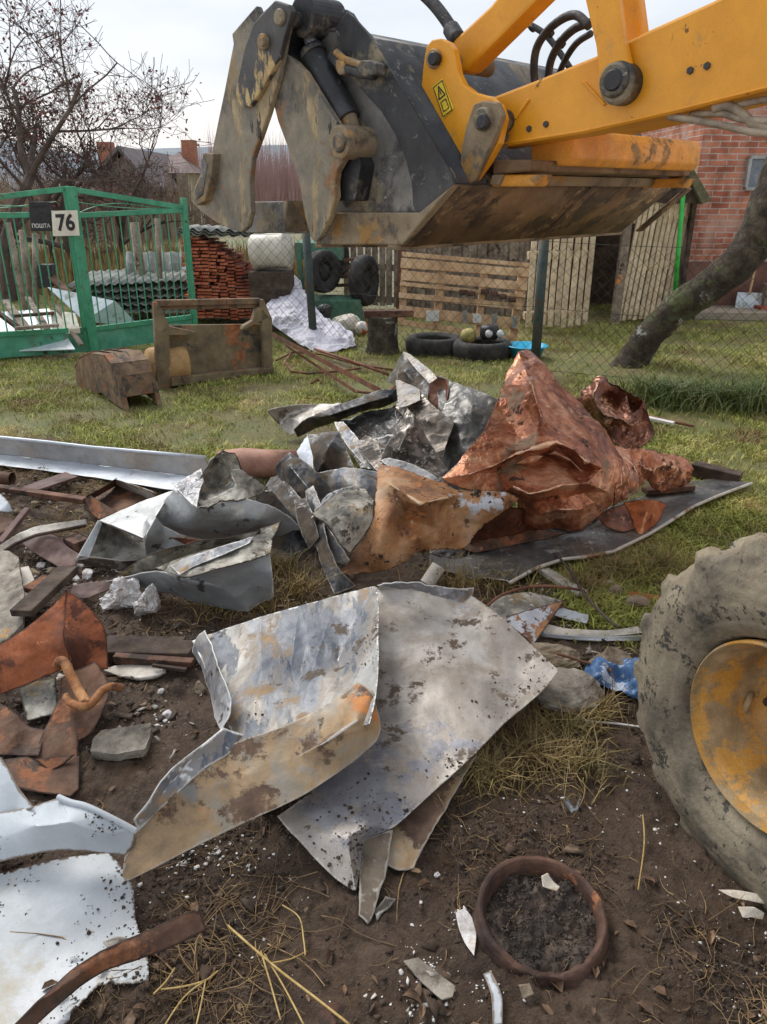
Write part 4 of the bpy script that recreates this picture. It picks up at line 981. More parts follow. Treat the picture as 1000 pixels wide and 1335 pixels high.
# white cable drum / barrel
def barrel():
    c = D(354, 327, 9.9); t = MB().lathe([(0, -.22), (.21, -.22), (.215, -.20), (.205, -.1), (.205, .1), (.215, .2), (.21, .22), (0, .22)], c, (1, -.25, .1), 40).build('plastic_drum', mat('cream_plastic', [(190, 182, 166), (210, 204, 190)], scale=4, rough=.5), None, smooth=True)
    tag(t, 'cream white drum lying on its side on top of the tiles end', 'drum')
    tag(MB().box((c[0] - .02, c[1] + .05, (c[2] - .22) / 2), .5, .5, c[2] - .24).build('crate', M['darkwood'], None, bevel=.01), 'dark wooden crate under the cream white drum', 'crate')
barrel()
# sacks and plastic film
sheet('plastic_film', [(346, 398, .36), (356, 386, .42), (370, 372, .50), (382, 356, .60), (392, 366, .54), (402, 392, .38), (424, 414, .26), (460, 432, .14), (464, 450, .05), (440, 460, .02), (400, 456, .03), (370, 434, .12), (350, 420, .22)],
      [(376, 395, .42), (400, 420, .26), (420, 440, .12), (385, 415, .30), (372, 412, .30), (440, 440, .14)], mat=M['plastic'], amp=.03, freq=9, thick=.004, fine=.006, size=.02, label='crumpled white plastic film heaped against the wire fence', cat='plastic film')
rock('sack', 446, 428, .23, .17, .17, M['sack'], h=0, seed=4, label='cream sack lying right of the plastic film', cat='sack', rough=.1, chop=3, world_pt=D(447, 432, 9.6) * [1, 1, 0])
rock('sack', 400, 395, .24, .2, .26, M['sack'], seed=9, label='white sack standing upright behind the plastic film', cat='sack', rough=.1, chop=3, world_pt=D(388, 420, 10.2) * [1, 1, 0])
rock('rag', 426, 405, .12, .12, .09, M['black'], seed=12, label='black rag on top of the white sacks', cat='rag', rough=.3, world_pt=D(424, 411, 9.7))
def ball():
    c = D(472, 442, 9.4); c[2] = .09
    m = mat('red_white_ball', [(214, 208, 200), (206, 200, 190), (196, 92, 60), (186, 70, 44)], scale=9, detail=1, rough=.4, pos=[.3, .52, .54, .7])
    bm = bmesh.new(); bmesh.ops.create_uvsphere(bm, u_segments=24, v_segments=14, radius=.085); me = bpy.data.meshes.new('ball'); 
    for w in bm.verts: w.co += Vector(c)
    bm.to_mesh(me); bm.free(); tag(link('ball', me, m, None, smooth=True), 'small red and white ball lying by the stump', 'ball')
ball()
def stump():
    b = D(498, 470, 8.3) * [1, 1, 0]; n = 36; mb = MB(); V = []
    rings = [(0, 1.2), (.05, 1.05), (.16, .98), (.33, .97), (.39, .98)]
    for z, k in rings: V += [(b[0] + math.cos(a) * .155 * k * (1 + .09 * math.sin(5 * a + 1) + .04 * math.sin(11 * a)), b[1] + math.sin(a) * .155 * k * (1 + .09 * math.sin(5 * a + 1)), z) for a in np.linspace(0, 6.283, n, endpoint=False)]
    f = [(r * n + i, r * n + (i + 1) % n, (r + 1) * n + (i + 1) % n, (r + 1) * n + i) for r in range(len(rings) - 1) for i in range(n)] + [tuple(4 * n + i for i in range(n))]
    tag(mb.add(V, f).build('stump', M['bark'], None, smooth=False), 'short upright log used as a chopping block', 'stump')
    tag(MB().bar(D(474, 409, 8.3), D(538, 408, 8.35), .16, .07, up=(0, 0, 1)).build('beam', M['brownwood'], None, bevel=.01, jitter=.004), 'brown beam lying across the top of the stump', 'beam')
stump()
def flat_tyre(u, v, Y, r, lab, tilt=0):
    c = D(u, v, Y); c[2] = .085
    prof = [(r * .62, -.07), (r * .75, -.092), (r * .93, -.085), (r, -.05), (r * 1.01, 0), (r, .05), (r * .93, .085), (r * .75, .092), (r * .62, .07), (r * .6, .05), (r * .72, .0), (r * .6, -.05)]
    t = MB().lathe(prof, c, (tilt, 0, 1), 72, up=(1, 0, 0), closed=True).build('tyre', M['rubber'], None, smooth=True); tag(t, lab, 'tyre', 'worn tyres lying flat behind the fence')
flat_tyre(566, 461, 8.35, .31, 'worn black tyre lying flat, the left of the pair by the stump')
flat_tyre(628, 468, 8.1, .31, 'worn black tyre lying flat, the one under the kettle and melon')
c = D(610, 450, 8.2); rock('melon', 0, 0, .085, .085, .08, mat('yellow_green_rind', [(120, 130, 60), (176, 160, 92), (198, 176, 120)], scale=12, rough=.6), seed=2, label='yellowish green pumpkin resting on the tyre', cat='pumpkin', world_pt=(c[0], c[1], .16), rough=.05, chop=0)
c = D(637, 453, 8.15); kt = empty('kettle', (c[0], c[1], .17), 'dark pot with two pale lids lying on the right tyre', 'pot')
MB().lathe([(0, -.07), (.08, -.07), (.1, -.03), (.1, .04), (.085, .07), (0, .07)], (c[0], c[1], .25), (0, 0, 1), 28, up=(1, 0, 0)).build('body', M['black'], kt, smooth=True)
for dx in (-.02, .10): MB().lathe([(0, 0), (.036, .0), (.04, .010), (0, .016)], (c[0] + dx, c[1] - .1, .25), (0.1, -1, .3), 20).build('lid', M['white'], kt, smooth=True)
def basin():
    c = D(686, 466, 8.0); c[2] = 0
    t = MB().lathe([(.0, .012), (.14, .012), (.19, .13), (.22, .135), (.22, .145), (.185, .145), (.135, .02), (0, .02)], c, (0, 0, 1), 40, up=(1, 0, 0)).build('basin', mat('bright_blue_plastic', [(40, 160, 200), (60, 180, 216)], scale=4, rough=.35), None, smooth=True)
    tag(t, 'bright blue plastic basin on the grass by the fence post', 'basin')
basin()
# shovel and box by the brick house
sv = empty('shovel', D(975, 405, 11.2) * [1, 1, 0], 'wide pale snow shovel standing against the brown plinth', 'shovel')
MB().prism([D(962, 381, 11.2), D(994, 382, 11.2), D(992, 409, 11.15), D(957, 408, 11.15)], (0, .02, 0)).build('blade', M['palepanel'], sv, bevel=.004)
MB().tube([D(977, 384, 11.15), D(984, 352, 11.3)], .016, n=8).build('handle', M['pallet'], sv)
tag(MB().box(D(1001, 405, 11.1), .35, .3, .14).build('flower_pot', M['tile'], None, bevel=.01), 'terracotta planter at the foot of the brick house', 'planter')
tag(MB().box(D(1003, 385, 11.2), .2, .2, .32).build('stone_block', M['greywood'], None, bevel=.01), 'grey block standing on the terracotta planter', 'block')

# ---- old excavator buckets on the grass
M['bkt'] = mat('rusty_bucket_steel', [(84, 70, 58), (122, 98, 76), (150, 124, 94)], scale=7, rough=.8, metal=.1, layers=[(((128, 76, 50), (150, 100, 68)), 6, .58, .12, .9, 0), ((74, 70, 66), 11, .6, .08, .8, .2)], bump=(50, .4, .005))
M['bkt2'] = mat('muddy_steel_plate', [(92, 82, 66), (128, 112, 86), (150, 134, 106)], scale=4, rough=.8, metal=.1, layers=[(((140, 84, 52), (164, 112, 74)), 5, .66, .1, .9, 0), ((72, 68, 62), 7, .58, .1, .75, .2)], bump=(50, .4, .005))
M['log'] = mat('cut_log', [(150, 116, 76), (186, 150, 102), (170, 128, 80)], scale=5, rough=.85, bump=(60, .4, .004))
def trench_bucket():
    base = H(145, 532); t = empty('trenching_bucket', base * [1, 1, 1], 'small rusty trenching bucket lying mouth down on the grass', 'digger bucket')
    P = Plane(H(150, 530), (-.90, -.44, 0)); P = vplane(H(103, 505), H(160, 535)); n = P.n if P.n[1] > 0 else -P.n; n = np.array([.80, .60, 0]) * .30
    def pl(poly, off=0, th=.02, name='side_plate', m='bkt'): return MB().prism([P.at(u, v) + n * off for u, v in poly], n * th).build(name, M[m], t, bevel=.003)
    side = [(98, 480), (103, 468), (118, 461), (134, 464), (144, 477), (150, 492), (161, 534), (150, 527), (132, 512), (125, 514), (110, 518), (100, 506)]
    pl(side, 0, .04); pl(side, 1, .04)
    back = [(97, 480), (103, 467), (118, 460), (135, 463), (145, 476), (151, 492)]
    m = MB()
    for a, b in zip(back[:-1], back[1:]):
        p, q = P.at(*a), P.at(*b); m.add([p, q, q + n, p + n], [(0, 1, 2, 3)])
    o = m.build('curved_back', M['bkt'], t); md = o.modifiers.new('s', 'SOLIDIFY'); md.thickness = .012
    m = MB().prism([P.at(151, 492), P.at(157, 519), P.at(157, 519) + n * 1.02, P.at(151, 492) + n * 1.02], (.006, -.006, .006)); m.build('cutting_edge', M['bkt'], t)
    for s in (0.02, .92): MB().prism([P.at(148, 500) + n * s, P.at(155, 505) + n * s, P.at(162, 536) + n * s, P.at(156, 530) + n * s], n * .12).build('tooth', M['bkt'], t)
    for s in (.30, .62):
        m = MB()
        for a, b in zip(back[1:-1], back[2:]):
            p, q = P.at(*a) + n * s, P.at(*b) + n * s; up = np.array([-.012, -.012, .012]); m.add([p + up, q + up, q + up + n * .06, p + up + n * .06, p, q, q + n * .06, p + n * .06], [(0, 1, 2, 3), (0, 4, 5, 1), (3, 2, 6, 7)])
        m.build('wear_strip', M['bkt'], t)
trench_bucket()
def loader_blade():
    base = H(280, 505); t = empty('bucket_frame', base, 'rusty steel bucket frame with top bar standing on the grass by the gate', 'digger bucket')
    P = vplane(H(205, 508), H(356, 487)); n = P.n if P.n[1] > 0 else -P.n
    def pl(poly, off, th, name, m='bkt2'): return MB().prism([P.at(u, v, off=0) + n * off for u, v in poly], n * th).build(name, M[m], t, bevel=.004)
    pl([(222, 426), (352, 424), (353, 486), (222, 500)], .10, .03, 'back_plate')
    pl([(222, 492), (355, 479), (356, 485), (222, 503)], -.03, .10, 'base_plate')
    # end plates, perpendicular to the frame
    for poly, s in (([(200, 394), (206, 394), (221, 424), (223, 508), (206, 509)], 0), ([(340, 391), (344, 390), (355, 416), (356, 487), (345, 488)], 0)):
        MB().prism([P.at(u, v) for u, v in poly], n * .04 ).build('end_plate', M['bkt2'], t, bevel=.004)
    a, b = P.at(206, 396), P.at(342, 393); MB().bar(a + n * .06, b + n * .06, .06, .05, up=(0, 0, 1)).build('top_bar', M['bkt'], t, bevel=.004)
    MB().bar(a + n * .06 + [0, 0, -.035], b + n * .06 + [0, 0, -.035], .012, .05, up=(0, 0, 1)).build('top_bar', M['bkt'], t)
    pl([(219, 425), (256, 433), (244, 437), (220, 437)], .0, .10, 'bracket'); pl([(316, 430), (352, 414), (340, 400), (334, 404), (330, 418), (318, 425)], .0, .06, 'bracket')
    for u, v in ((239, 492), (338, 483)): MB().lathe([(0, -.02), (.025, -.02), (.025, .01), (0, .01)], P.at(u, v) - n * .03, tuple(n), 8).build('bolt', M['bkt'], t)
loader_blade()
lg = MB().lathe([(0, -.02), (.155, -.01), (.165, .02), (.165, .30), (.15, .32), (0, .32)], H(196, 478, .17), (.86, .5, 0), 40).build('log', M['log'], None, smooth=True); tag(lg, 'short thick pale log lying between the two old buckets', 'log')
# rusty rods behind the heap
def rod(pts, r, lab, name='steel_rod', m='rustrod', cat='steel rod', n=8): tag(MB().tube([H(*p) for p in pts], r, n=n).build(name, M[m], None, smooth=True), lab, cat)
M['rustrod'] = mat('rusty_rod', [(88, 56, 44), (120, 78, 58), (142, 98, 76)], scale=9, rough=.85, layers=[((84, 76, 70), 14, .58, .1, .8, .2)], bump=(80, .4, .003))
def angle(a, b, w, lab):
    A, B = Vector(H(*a)), Vector(H(*b)); d = (B - A).normalized(); s = Vector((0, 0, 1)).cross(d).normalized(); u = Vector((0, 0, 1))
    mb = MB(); mb.prism([A, A + s * w, A + s * w + u * .004, A + s * .004 + u * .004, A + s * .004 + u * w, A + u * w], B - A)
    tag(mb.build('angle_iron', M['rustrod'], None), lab, 'angle iron')
angle((350, 436, .12), (496, 514, .22), .045, 'long rusty angle iron running from the bucket frame into the heap')
angle((372, 452, .05), (462, 512, .12), .03, 'thinner rusty angle iron under the long one')
rod([(410, 455, .1), (450, 468, .08), (506, 488, .05)], .014, 'straight rusty rod right of the long angle iron')
rod([(360, 470, .05), (372, 464, .05), (382, 459, .05), (420, 462, .05), (468, 476, .05), (512, 482, .04)], .010, 'thin rusty rod lying level behind the heap')
rod([(396, 458, .06), (380, 460, .05), (372, 472, .05), (380, 484, .04), (400, 487, .04), (440, 484, .04), (470, 480, .04)], .011, 'rusty rod bent in a hook behind the heap')
rod([(406, 500, .02), (414, 494, .03), (420, 500, .01)], .010, 'small rusty hoop sticking out of the grass')
rod([(402, 518, .01), (432, 523, .01)], .010, 'short rusty rod half sunk in the grass')
rod([(462, 510, .06), (500, 514, .08), (516, 503, .1)], .012, 'short bent rod at the back of the heap')
rod([(840, 541, .02), (866, 547, .03), (905, 556, .02)], .011, 'orange-red stick lying in the grass beyond the copper heap', name='stick', cat='stick')
tag(MB().bar(H(845, 545, .03), H(878, 552, .03), .05, .02).build('slat', M['white'], None), 'short dirty white slat beside the orange-red stick', 'slat')
# ================================================================== LOADER (bucket, arms, front wheel)
M['yel'] = mat('orange_yellow_paint', [(212, 140, 22), (224, 154, 32), (216, 146, 26)], scale=1.6, rough=.38, rvar=.08, layers=[(((160, 116, 60), (186, 140, 80)), 2.4, .68, .1, .75, 0), ((120, 88, 54), 30, .74, .03, .9, 0), (((96, 74, 50), (120, 96, 66)), 3.1, .78, .03, .9, 0)], bump=(40, .06, .002), grain=.07)
M['yeldirty'] = mat('orange_paint_caked_with_mud', [(214, 142, 44), (226, 158, 60), (190, 140, 70)], scale=2.5, rough=.6, layers=[(((128, 102, 70), (156, 128, 90)), 3.2, .60, .06, .9, 0), ((84, 68, 50), 6, .70, .06, .95, 0)], bump=(34, .5, .006))
M['bk'] = mat('worn_black_steel', [(34, 35, 37), (50, 51, 53), (74, 74, 74)], scale=3, rough=.48, metal=.35, layers=[(((116, 106, 88), (142, 130, 106)), 2.6, .62, .12, .85, 0), ((104, 102, 98), 30, .66, .04, .6, .2)], bump=(60, .25, .003))
M['bkgrey'] = mat('scraped_grey_steel', [(82, 81, 79), (108, 106, 102), (138, 134, 127)], scale=3.2, dist=1.0, rough=.5, metal=.35, layers=[(((60, 60, 60), (84, 82, 78)), 5, .55, .12, .6, .3), (((122, 110, 88), (150, 136, 108)), 2.5, .60, .1, .85, 0), ((168, 164, 154), 16, .70, .03, .5, .4, (1, 1, 3))], bump=(60, .35, .004))
M['mud'] = mat('steel_under_dried_mud', [(104, 92, 74), (138, 122, 98), (158, 142, 116)], scale=3, dist=1.0, rough=.85, layers=[(((62, 58, 52), (86, 78, 68)), 4, .54, .12, .6, .2), (((158, 120, 66), (176, 138, 82)), 3.3, .62, .08, .85, 0)], bump=(36, .55, .006))
M['claw'] = mat('claw_steel_with_dry_clay', [(92, 90, 84), (132, 124, 108), (158, 144, 118)], scale=2.6, dist=1.2, rough=.65, metal=.2, layers=[(((44, 45, 47), (68, 68, 67)), 2.3, .50, .12, .5, .35, (1, 1, 1), (.62, .32)), (((168, 150, 116), (148, 130, 100)), 3.2, .57, .06, .9, 0, (1.5, 1.5, .5), (.75, -.06)), (((150, 112, 78), (132, 104, 78)), 4, .62, .06, .9, 0), ((60, 58, 54), 14, .70, .03, .7, .1, (2, 2, .5))], bump=(50, .5, .005))
M['clawd'] = mat('claw_cheek_steel', [(52, 52, 53), (74, 73, 71), (98, 94, 88)], scale=3, rough=.5, metal=.3, layers=[(((192, 168, 118), (164, 140, 98)), 4, .60, .03, .9, 0, (1.5, 1.5, .6), (.2, -.4))], bump=(50, .4, .004))
M['under'] = mat('brown_muddy_underside', [(92, 72, 52), (124, 98, 70), (146, 118, 84)], scale=2.2, dist=.8, rough=.75, metal=.1, layers=[(((66, 54, 42), (88, 72, 54)), 5, .56, .1, .8, .1), (((160, 134, 98), (140, 112, 80)), 8, .62, .06, .85, 0)], bump=(40, .5, .005))
M['chrome'] = mat('polished_rod', [(190, 192, 198), (214, 216, 220)], scale=10, rough=.2, metal=.8, bump=None)
M['hose'] = mat('black_hose', [(34, 34, 36), (52, 52, 54), (74, 70, 64)], scale=20, rough=.65)
M['pipe'] = mat('muddy_steel_pipe', [(120, 108, 92), (152, 138, 118), (172, 160, 142)], scale=12, rough=.7)
M['tyrem'] = mat('tyre_rubber_with_dried_mud', [(92, 85, 73), (116, 107, 91), (134, 123, 103), (150, 139, 117)], scale=6, dist=1.4, rough=.85, pos=[.32, .42, .50, .68],
                 layers=[(((44, 44, 43), (66, 64, 60)), 3.2, .70, .06, .6, 0), (((58, 56, 52), (80, 76, 68)), 60, .62, .05, .7, 0)], bump=(45, .7, .006))
M['rimm'] = mat('orange_rim_with_mud', [(200, 142, 56), (212, 156, 72), (196, 150, 88)], scale=5, rough=.5, layers=[(((156, 132, 96), (180, 154, 116)), 4, .48, .06, .9, 0), (((104, 84, 60), (130, 106, 76)), 7, .70, .05, .9, 0)], bump=(40, .4, .004))
M['decal'] = mat('yellow_decal', [(232, 196, 40), (240, 206, 60)], scale=8, rough=.5, layers=[((170, 140, 80), 16, .62, .06, .8, 0)], bump=None)

W = np.array([.7071, .7071, 0]); F_ = np.array([-.7071, .7071, 0])
Q0 = D(524, 318, 3.3)
PB = Plane(Q0, W)                               # near side of the bucket
loader = empty('front_loader', (1.3, 2.0, 0), 'orange-yellow loader with black grapple bucket raised over the scrap heap', 'loader')
bucket = empty('bucket', Q0); bucket.parent = loader; bucket.location = Vector(Q0) - loader.location
def plate(name, poly, off, th, m, parent, bevel=.006, P=PB):
    """steel plate cut to the outline, its near face 'off' metres along the width axis, 'th' thick away from us"""
    pts = [P.at(u, v, off=off) for u, v in poly]
    return MB().prism(pts, W * th).build(name, M[m], parent, bevel=bevel)
BW = 1.75
side = [(404, 36), (440, 42), (452, 16), (480, 46), (510, 95), (545, 155), (588, 228), (590, 240), (545, 278), (430, 278), (412, 200)]
plate('side_plate', side, 0, .03, 'bkgrey', bucket)
p = plate('side_plate', side, BW, .03, 'bkgrey', bucket)
# black stiffener round the back of the side plate
plate('stiffener', [(436, 38), (452, 15), (461, 22), (481, 46), (511, 95), (546, 155), (589, 228), (591, 241), (546, 279), (538, 268), (537, 240), (528, 205), (515, 175), (497, 145), (474, 120), (458, 100), (448, 76)], -.012, .014, 'bk', bucket, bevel=.003)
plate('heel_plate', [(430, 277), (546, 277), (591, 240), (524, 319), (411, 319)], -.035, .045, 'mud', bucket, bevel=.006)
# curved shell across the full width
def strip(name, prof, m, th, o0=0, o1=BW, parent=bucket):
    mb = MB(); n = len(prof); A = [PB.at(u, v) for u, v in prof]
    V = []
    for k in (0, .25, .5, .75, 1): V += [a + W * (o0 + (o1 - o0) * k) for a in A]
    f = np.array([[r * n + i, r * n + i + 1, (r + 1) * n + i + 1, (r + 1) * n + i] for r in range(4) for i in range(n - 1)])
    o = link(name, mesh_np(name, V, f), M[m], parent); md = o.modifiers.new('t', 'SOLIDIFY'); md.thickness = th; md.offset = 0
    return o
strip('floor', [(524, 317), (590, 240)], 'under', .03)
strip('floor_front', [(411, 318), (524, 317)], 'under', .03)
strip('back_shell', [(590, 240), (578, 214), (545, 156), (511, 96), (484, 52), (460, 44)], 'bk', .014)
strip('top_beam', [(404, 40), (404, 76), (440, 84), (460, 60), (440, 38), (404, 40)], 'bkgrey', .012)
# inside curve seen through the open mouth
strip('inner_shell', [(540, 270), (530, 215), (505, 165), (470, 125), (440, 100)], 'bkgrey', .01, .03, BW)
# under-floor wear strips
for o0 in (.02, .95, 1.92): strip('wear_strip', [(526, 321), (592, 243)], 'under', .012, o0, o0 + .07)
strip('cutting_edge', [(524, 321), (512, 319)], 'mud', .03, -.03, BW + .03)
strip('cutting_edge', [(330, 262), (333, 304)], 'mud', .05, .2, 1.2)
plate('front_lip', [(323, 263), (396, 262), (400, 304), (321, 304)], .42, .05, 'bkgrey', bucket)
strip('front_lip_top', [(323, 262), (398, 262)], 'mud', .03, .40, .75)
for u, v in ((368, 261), (352, 262), (378, 262)):
    pass
# gussets rising from the top beam
for off in (.50, .95, 1.45):
    o = plate('gusset', [(440, 40), (450, 12), (458, 17), (500, 84), (508, 98), (478, 92), (462, 62)], off, .02, 'bk', bucket, bevel=.002)
plate('brace', [(498, 62), (510, 72), (552, 112), (548, 118), (520, 104), (500, 86)], .18, .02, 'bk', bucket, bevel=.002)
# hydraulic pipework on the side of the bucket
m = MB(); m.tube([PB.at(u, v, off=-.05) for u, v in ((432, 72), (440, 82), (452, 90), (470, 96), (488, 98))], .018, n=10); m.build('hydraulic_line', M['hose'], bucket, smooth=True)
m = MB(); m.tube([PB.at(u, v, off=-.05) for u, v in ((438, 68), (450, 78), (468, 84), (488, 88))], .014, n=10); m.build('hydraulic_line', M['mud'], bucket, smooth=True)
plate('pipe_guard', [(470, 78), (482, 78), (490, 82), (491, 97), (474, 100), (464, 90)], -.07, .05, 'bkgrey', bucket)
plate('pipe_clamp', [(437, 76), (448, 80), (449, 96), (440, 98), (436, 88)], -.07, .06, 'mud', bucket, bevel=.01)

# grapple: outer claw (two plates), inner claw, cylinder
clawA = [(302, 44), (334, 7), (339, 19), (358, 1), (376, 6), (380, 14), (372, 48), (362, 102), (349, 148), (338, 180), (328, 208), (325, 240), (327, 276), (322, 296), (314, 303), (296, 297), (280, 289), (262, 276), (250, 264), (248, 256), (262, 225), (276, 198), (284, 158), (292, 120), (304, 57)]
clawA2 = [(358, 0), (376, 6), (380, 14), (371, 46), (364, 74), (350, 100), (338, 122), (325, 139), (316, 140), (309, 132), (307, 120), (311, 98), (318, 64), (330, 30)]
clawB = [(369, 68), (378, 74), (396, 92), (420, 131), (440, 162), (452, 171), (457, 184), (454, 196), (447, 208), (438, 224), (436, 240), (437, 256), (430, 282), (418, 308), (411, 316), (405, 310), (397, 282), (391, 244), (384, 218), (374, 190), (362, 158), (355, 130), (360, 104)]
clawC = [(448, 132), (458, 138), (476, 160), (487, 180), (486, 200), (477, 214), (468, 238), (463, 268), (450, 274), (440, 250), (446, 214), (458, 190), (448, 160)]
gr = [plate('grapple_arm', clawA, -.16, .03, 'claw', bucket), plate('grapple_arm', clawA, .02, .03, 'claw', bucket)]
plate('grapple_cheek', clawA2, -.185, .026, 'clawd', bucket)
plate('grapple_jaw', clawB, -.13, .035, 'claw', bucket)
plate('grapple_jaw', clawC, .0, .03, 'claw', bucket)
plate('jaw_gap_fill', [(436, 210), (462, 190), (470, 215), (462, 262), (440, 262)], -.08, .10, 'bk', bucket)  # added black plate, stands in for the shaded gap between the jaw plates
plate('grapple_tooth', [(248, 256), (262, 226), (264, 199), (278, 200), (275, 232), (266, 262), (256, 268)], -.20, .14, 'mud', bucket)
plate('grapple_tip', [(262, 205), (270, 214), (264, 254), (254, 262), (250, 256), (262, 226)], -.205, .012, 'bkgrey', bucket)
# filler between the two outer claw plates
plate('grapple_web', [(372, 20), (384, 30), (372, 62), (392, 90), (366, 104), (362, 80)], -.12, .18, 'bk', bucket)
def pin(u, v, off, r, L, m='bkgrey', name='pin', parent=bucket):
    c = PB.at(u, v, off=off); q = MB().lathe([(0, 0), (r * .85, 0), (r, .008), (r, L), (0, L)], c, tuple(W), 28, up=(0, 0, 1)).build(name, M[m], parent, smooth=False, bevel=.002); return q
pin(340, 54, -.205, .030, .05, 'mud'); pin(340, 54, -.215, .018, .03, 'mud')
pin(440, 185, -.16, .062, .24, 'mud'); pin(440, 186, -.172, .036, .03, 'bkgrey'); pin(441, 187, -.182, .018, .02, 'mud')
pin(392, 20, -.10, .075, .18, 'bk'); pin(362, 22, -.20, .03, .30, 'bk')
cy = empty('cylinder', PB.at(430, 110, off=-.03)); cy.parent = bucket; cy.location = Vector(PB.at(430, 110, off=-.03)) - Vector(Q0)
def cyl(pts, r, m, name, n=28):
    P_ = [Vector(PB.at(u, v, off=-.045)) for u, v in pts]; mb = MB().tube(P_, r, n=n); o = mb.build(name, M[m], None, smooth=False)
    w = Vector(o.location); o.parent = cy; o.location = w - Vector(PB.at(430, 110, off=-.03)); 
    md = o.modifiers.new('b', 'BEVEL'); md.width = .006; md.segments = 2; md.limit_method = 'ANGLE'; md.angle_limit = R(50)
    o.data.polygons.foreach_set('use_smooth', [True] * len(o.data.polygons)); return o
cyl([(408, 72), (455, 156)], .050, 'bk', 'barrel'); cyl([(406, 66), (410, 74)], .056, 'bk', 'gland')
cyl([(402, 44), (410, 70)], .027, 'chrome', 'rod'); cyl([(394, 22), (402, 48)], .034, 'bk', 'rod_eye'); cyl([(453, 150), (466, 196)], .036, 'mud', 'clevis')
cyl([(446, 138), (470, 182)], .018, 'mud', 'tab')

# ---- arms
AO = .22                                        # near arm plane from bucket side
arm_poly = [(618, 122), (640, 127), (700, 104), (774, 74), (810, 57), (842, 41), (928, 2), (1120, -95), (1300, -170), (1320, 40), (1120, 92), (1000, 118), (880, 148), (760, 175), (700, 184), (648, 193), (630, 190)]
arm = plate('lift_arm', arm_poly, AO, .12, 'yel', loader, bevel=.01)
plate('lift_arm', arm_poly, AO + 1.05, .12, 'yel', loader, bevel=.01)
# arm underside flange and boss patches
plate('mud_scab', [(640, 150), (657, 166), (664, 176), (660, 193), (640, 195)], AO - .003, .002, 'mud', loader, bevel=0)
for poly in ([(757, 106), (762, 106), (790, 136), (786, 138)], [(687, 128), (690, 130), (672, 156), (669, 155)]):
    plate('weld_bead', poly, AO - .008, .012, 'yel', loader, bevel=.004)
# linkage bracket pair at the bucket
br = [(549, 115), (551, 92), (553, 76), (556, 60), (563, 52), (574, 50), (585, 55), (591, 64), (597, 96), (604, 110), (617, 120), (640, 127), (652, 138), (657, 154), (650, 187), (636, 212), (620, 234), (608, 243), (594, 226), (573, 168), (547, 126)]
br2 = [(600, 66), (606, 62), (622, 72), (630, 90), (636, 112), (646, 126), (640, 150), (600, 130)]
b1 = plate('linkage_bracket', br, AO - .09, .035, 'yel', loader, bevel=.005)
plate('linkage_bracket', br, AO + .18, .035, 'yel', loader, bevel=.005)
plate('linkage_bracket', br, AO + 1.0, .035, 'yel', loader, bevel=.005); plate('linkage_bracket', br, AO + 1.25, .035, 'yel', loader, bevel=.005)
plate('bracket_link', [(617, 136), (630, 131), (648, 133), (655, 150), (648, 170), (632, 205), (618, 236), (608, 242), (599, 226), (601, 196), (607, 166)], AO - .125, .03, 'mud', loader)
def apin(u, v, off, r, L, m, name='pin'):
    return pin(u, v, off, r, L, m, name, loader)
apin(563, 76, AO - .11, .034, .35, 'mud'); apin(563, 76, AO - .125, .024, .03, 'bk')
apin(627, 155, AO - .15, .040, .5, 'bk'); apin(627, 158, AO - .165, .026, .03, 'hose')
apin(803, 108, AO - .06, .064, .30, 'bk'); apin(798, 104, AO - .075, .052, .03, 'bkgrey'); apin(798, 104, AO - .082, .034, .02, 'bk')
plate('pin_washer', [(808, 92), (818, 86), (827, 94), (827, 112), (816, 126), (806, 126)], AO - .03, .03, 'bk', loader, bevel=.006)
# tilt lever, tilt link
plate('tilt_lever', [(589, 54), (640, 6), (668, -30), (740, -30), (704, -4), (608, 92), (597, 96)], AO + .03, .10, 'yel', loader, bevel=.012)
plate('tilt_link', [(756, -40), (762, 0), (776, 60), (780, 96), (788, 112), (802, 124), (818, 118), (824, 104), (820, 84), (812, 50), (800, -40)], AO - .05, .04, 'yel', loader, bevel=.01)
plate('tilt_link', [(796, -40), (806, 30), (816, 78), (842, 66), (838, 36), (828, -40)], AO + .10, .05, 'yel', loader, bevel=.01)
# warning decal on the bracket
e_x, e_z = PB.at(588, 110, off=AO - .093), PB.at(570, 110, off=AO - .093)
dc = [PB.at(u, v, off=AO - .0925) for u, v in ((564, 113), (577, 102), (592, 141), (578, 155))]
d = MB().prism(dc, -W * .001).build('warning_label', M['decal'], b1)
ex = (dc[1] - dc[0]); ey = (dc[0] - dc[3]); org = dc[3] - W * .0025
def q(a, b): return org + ex * a + ey * b
def outl(pts, w, name='label_mark'):
    m = MB(); k = len(pts)
    for i in range(k): m.bar(q(*pts[i]), q(*pts[(i + 1) % k]), w, .001, up=tuple(W))
    return m.build(name, M['black'], d)
outl([(.06, .05), (.94, .05), (.94, .95), (.06, .95)], .003); outl([(.2, .55), (.8, .55), (.5, .88)], .005)
MB().bar(q(.5, .62), q(.5, .76), .004, .001, up=tuple(W)).build('label_mark', M['black'], d)
outl([(.25, .16), (.75, .16), (.75, .44), (.25, .44)], .003)
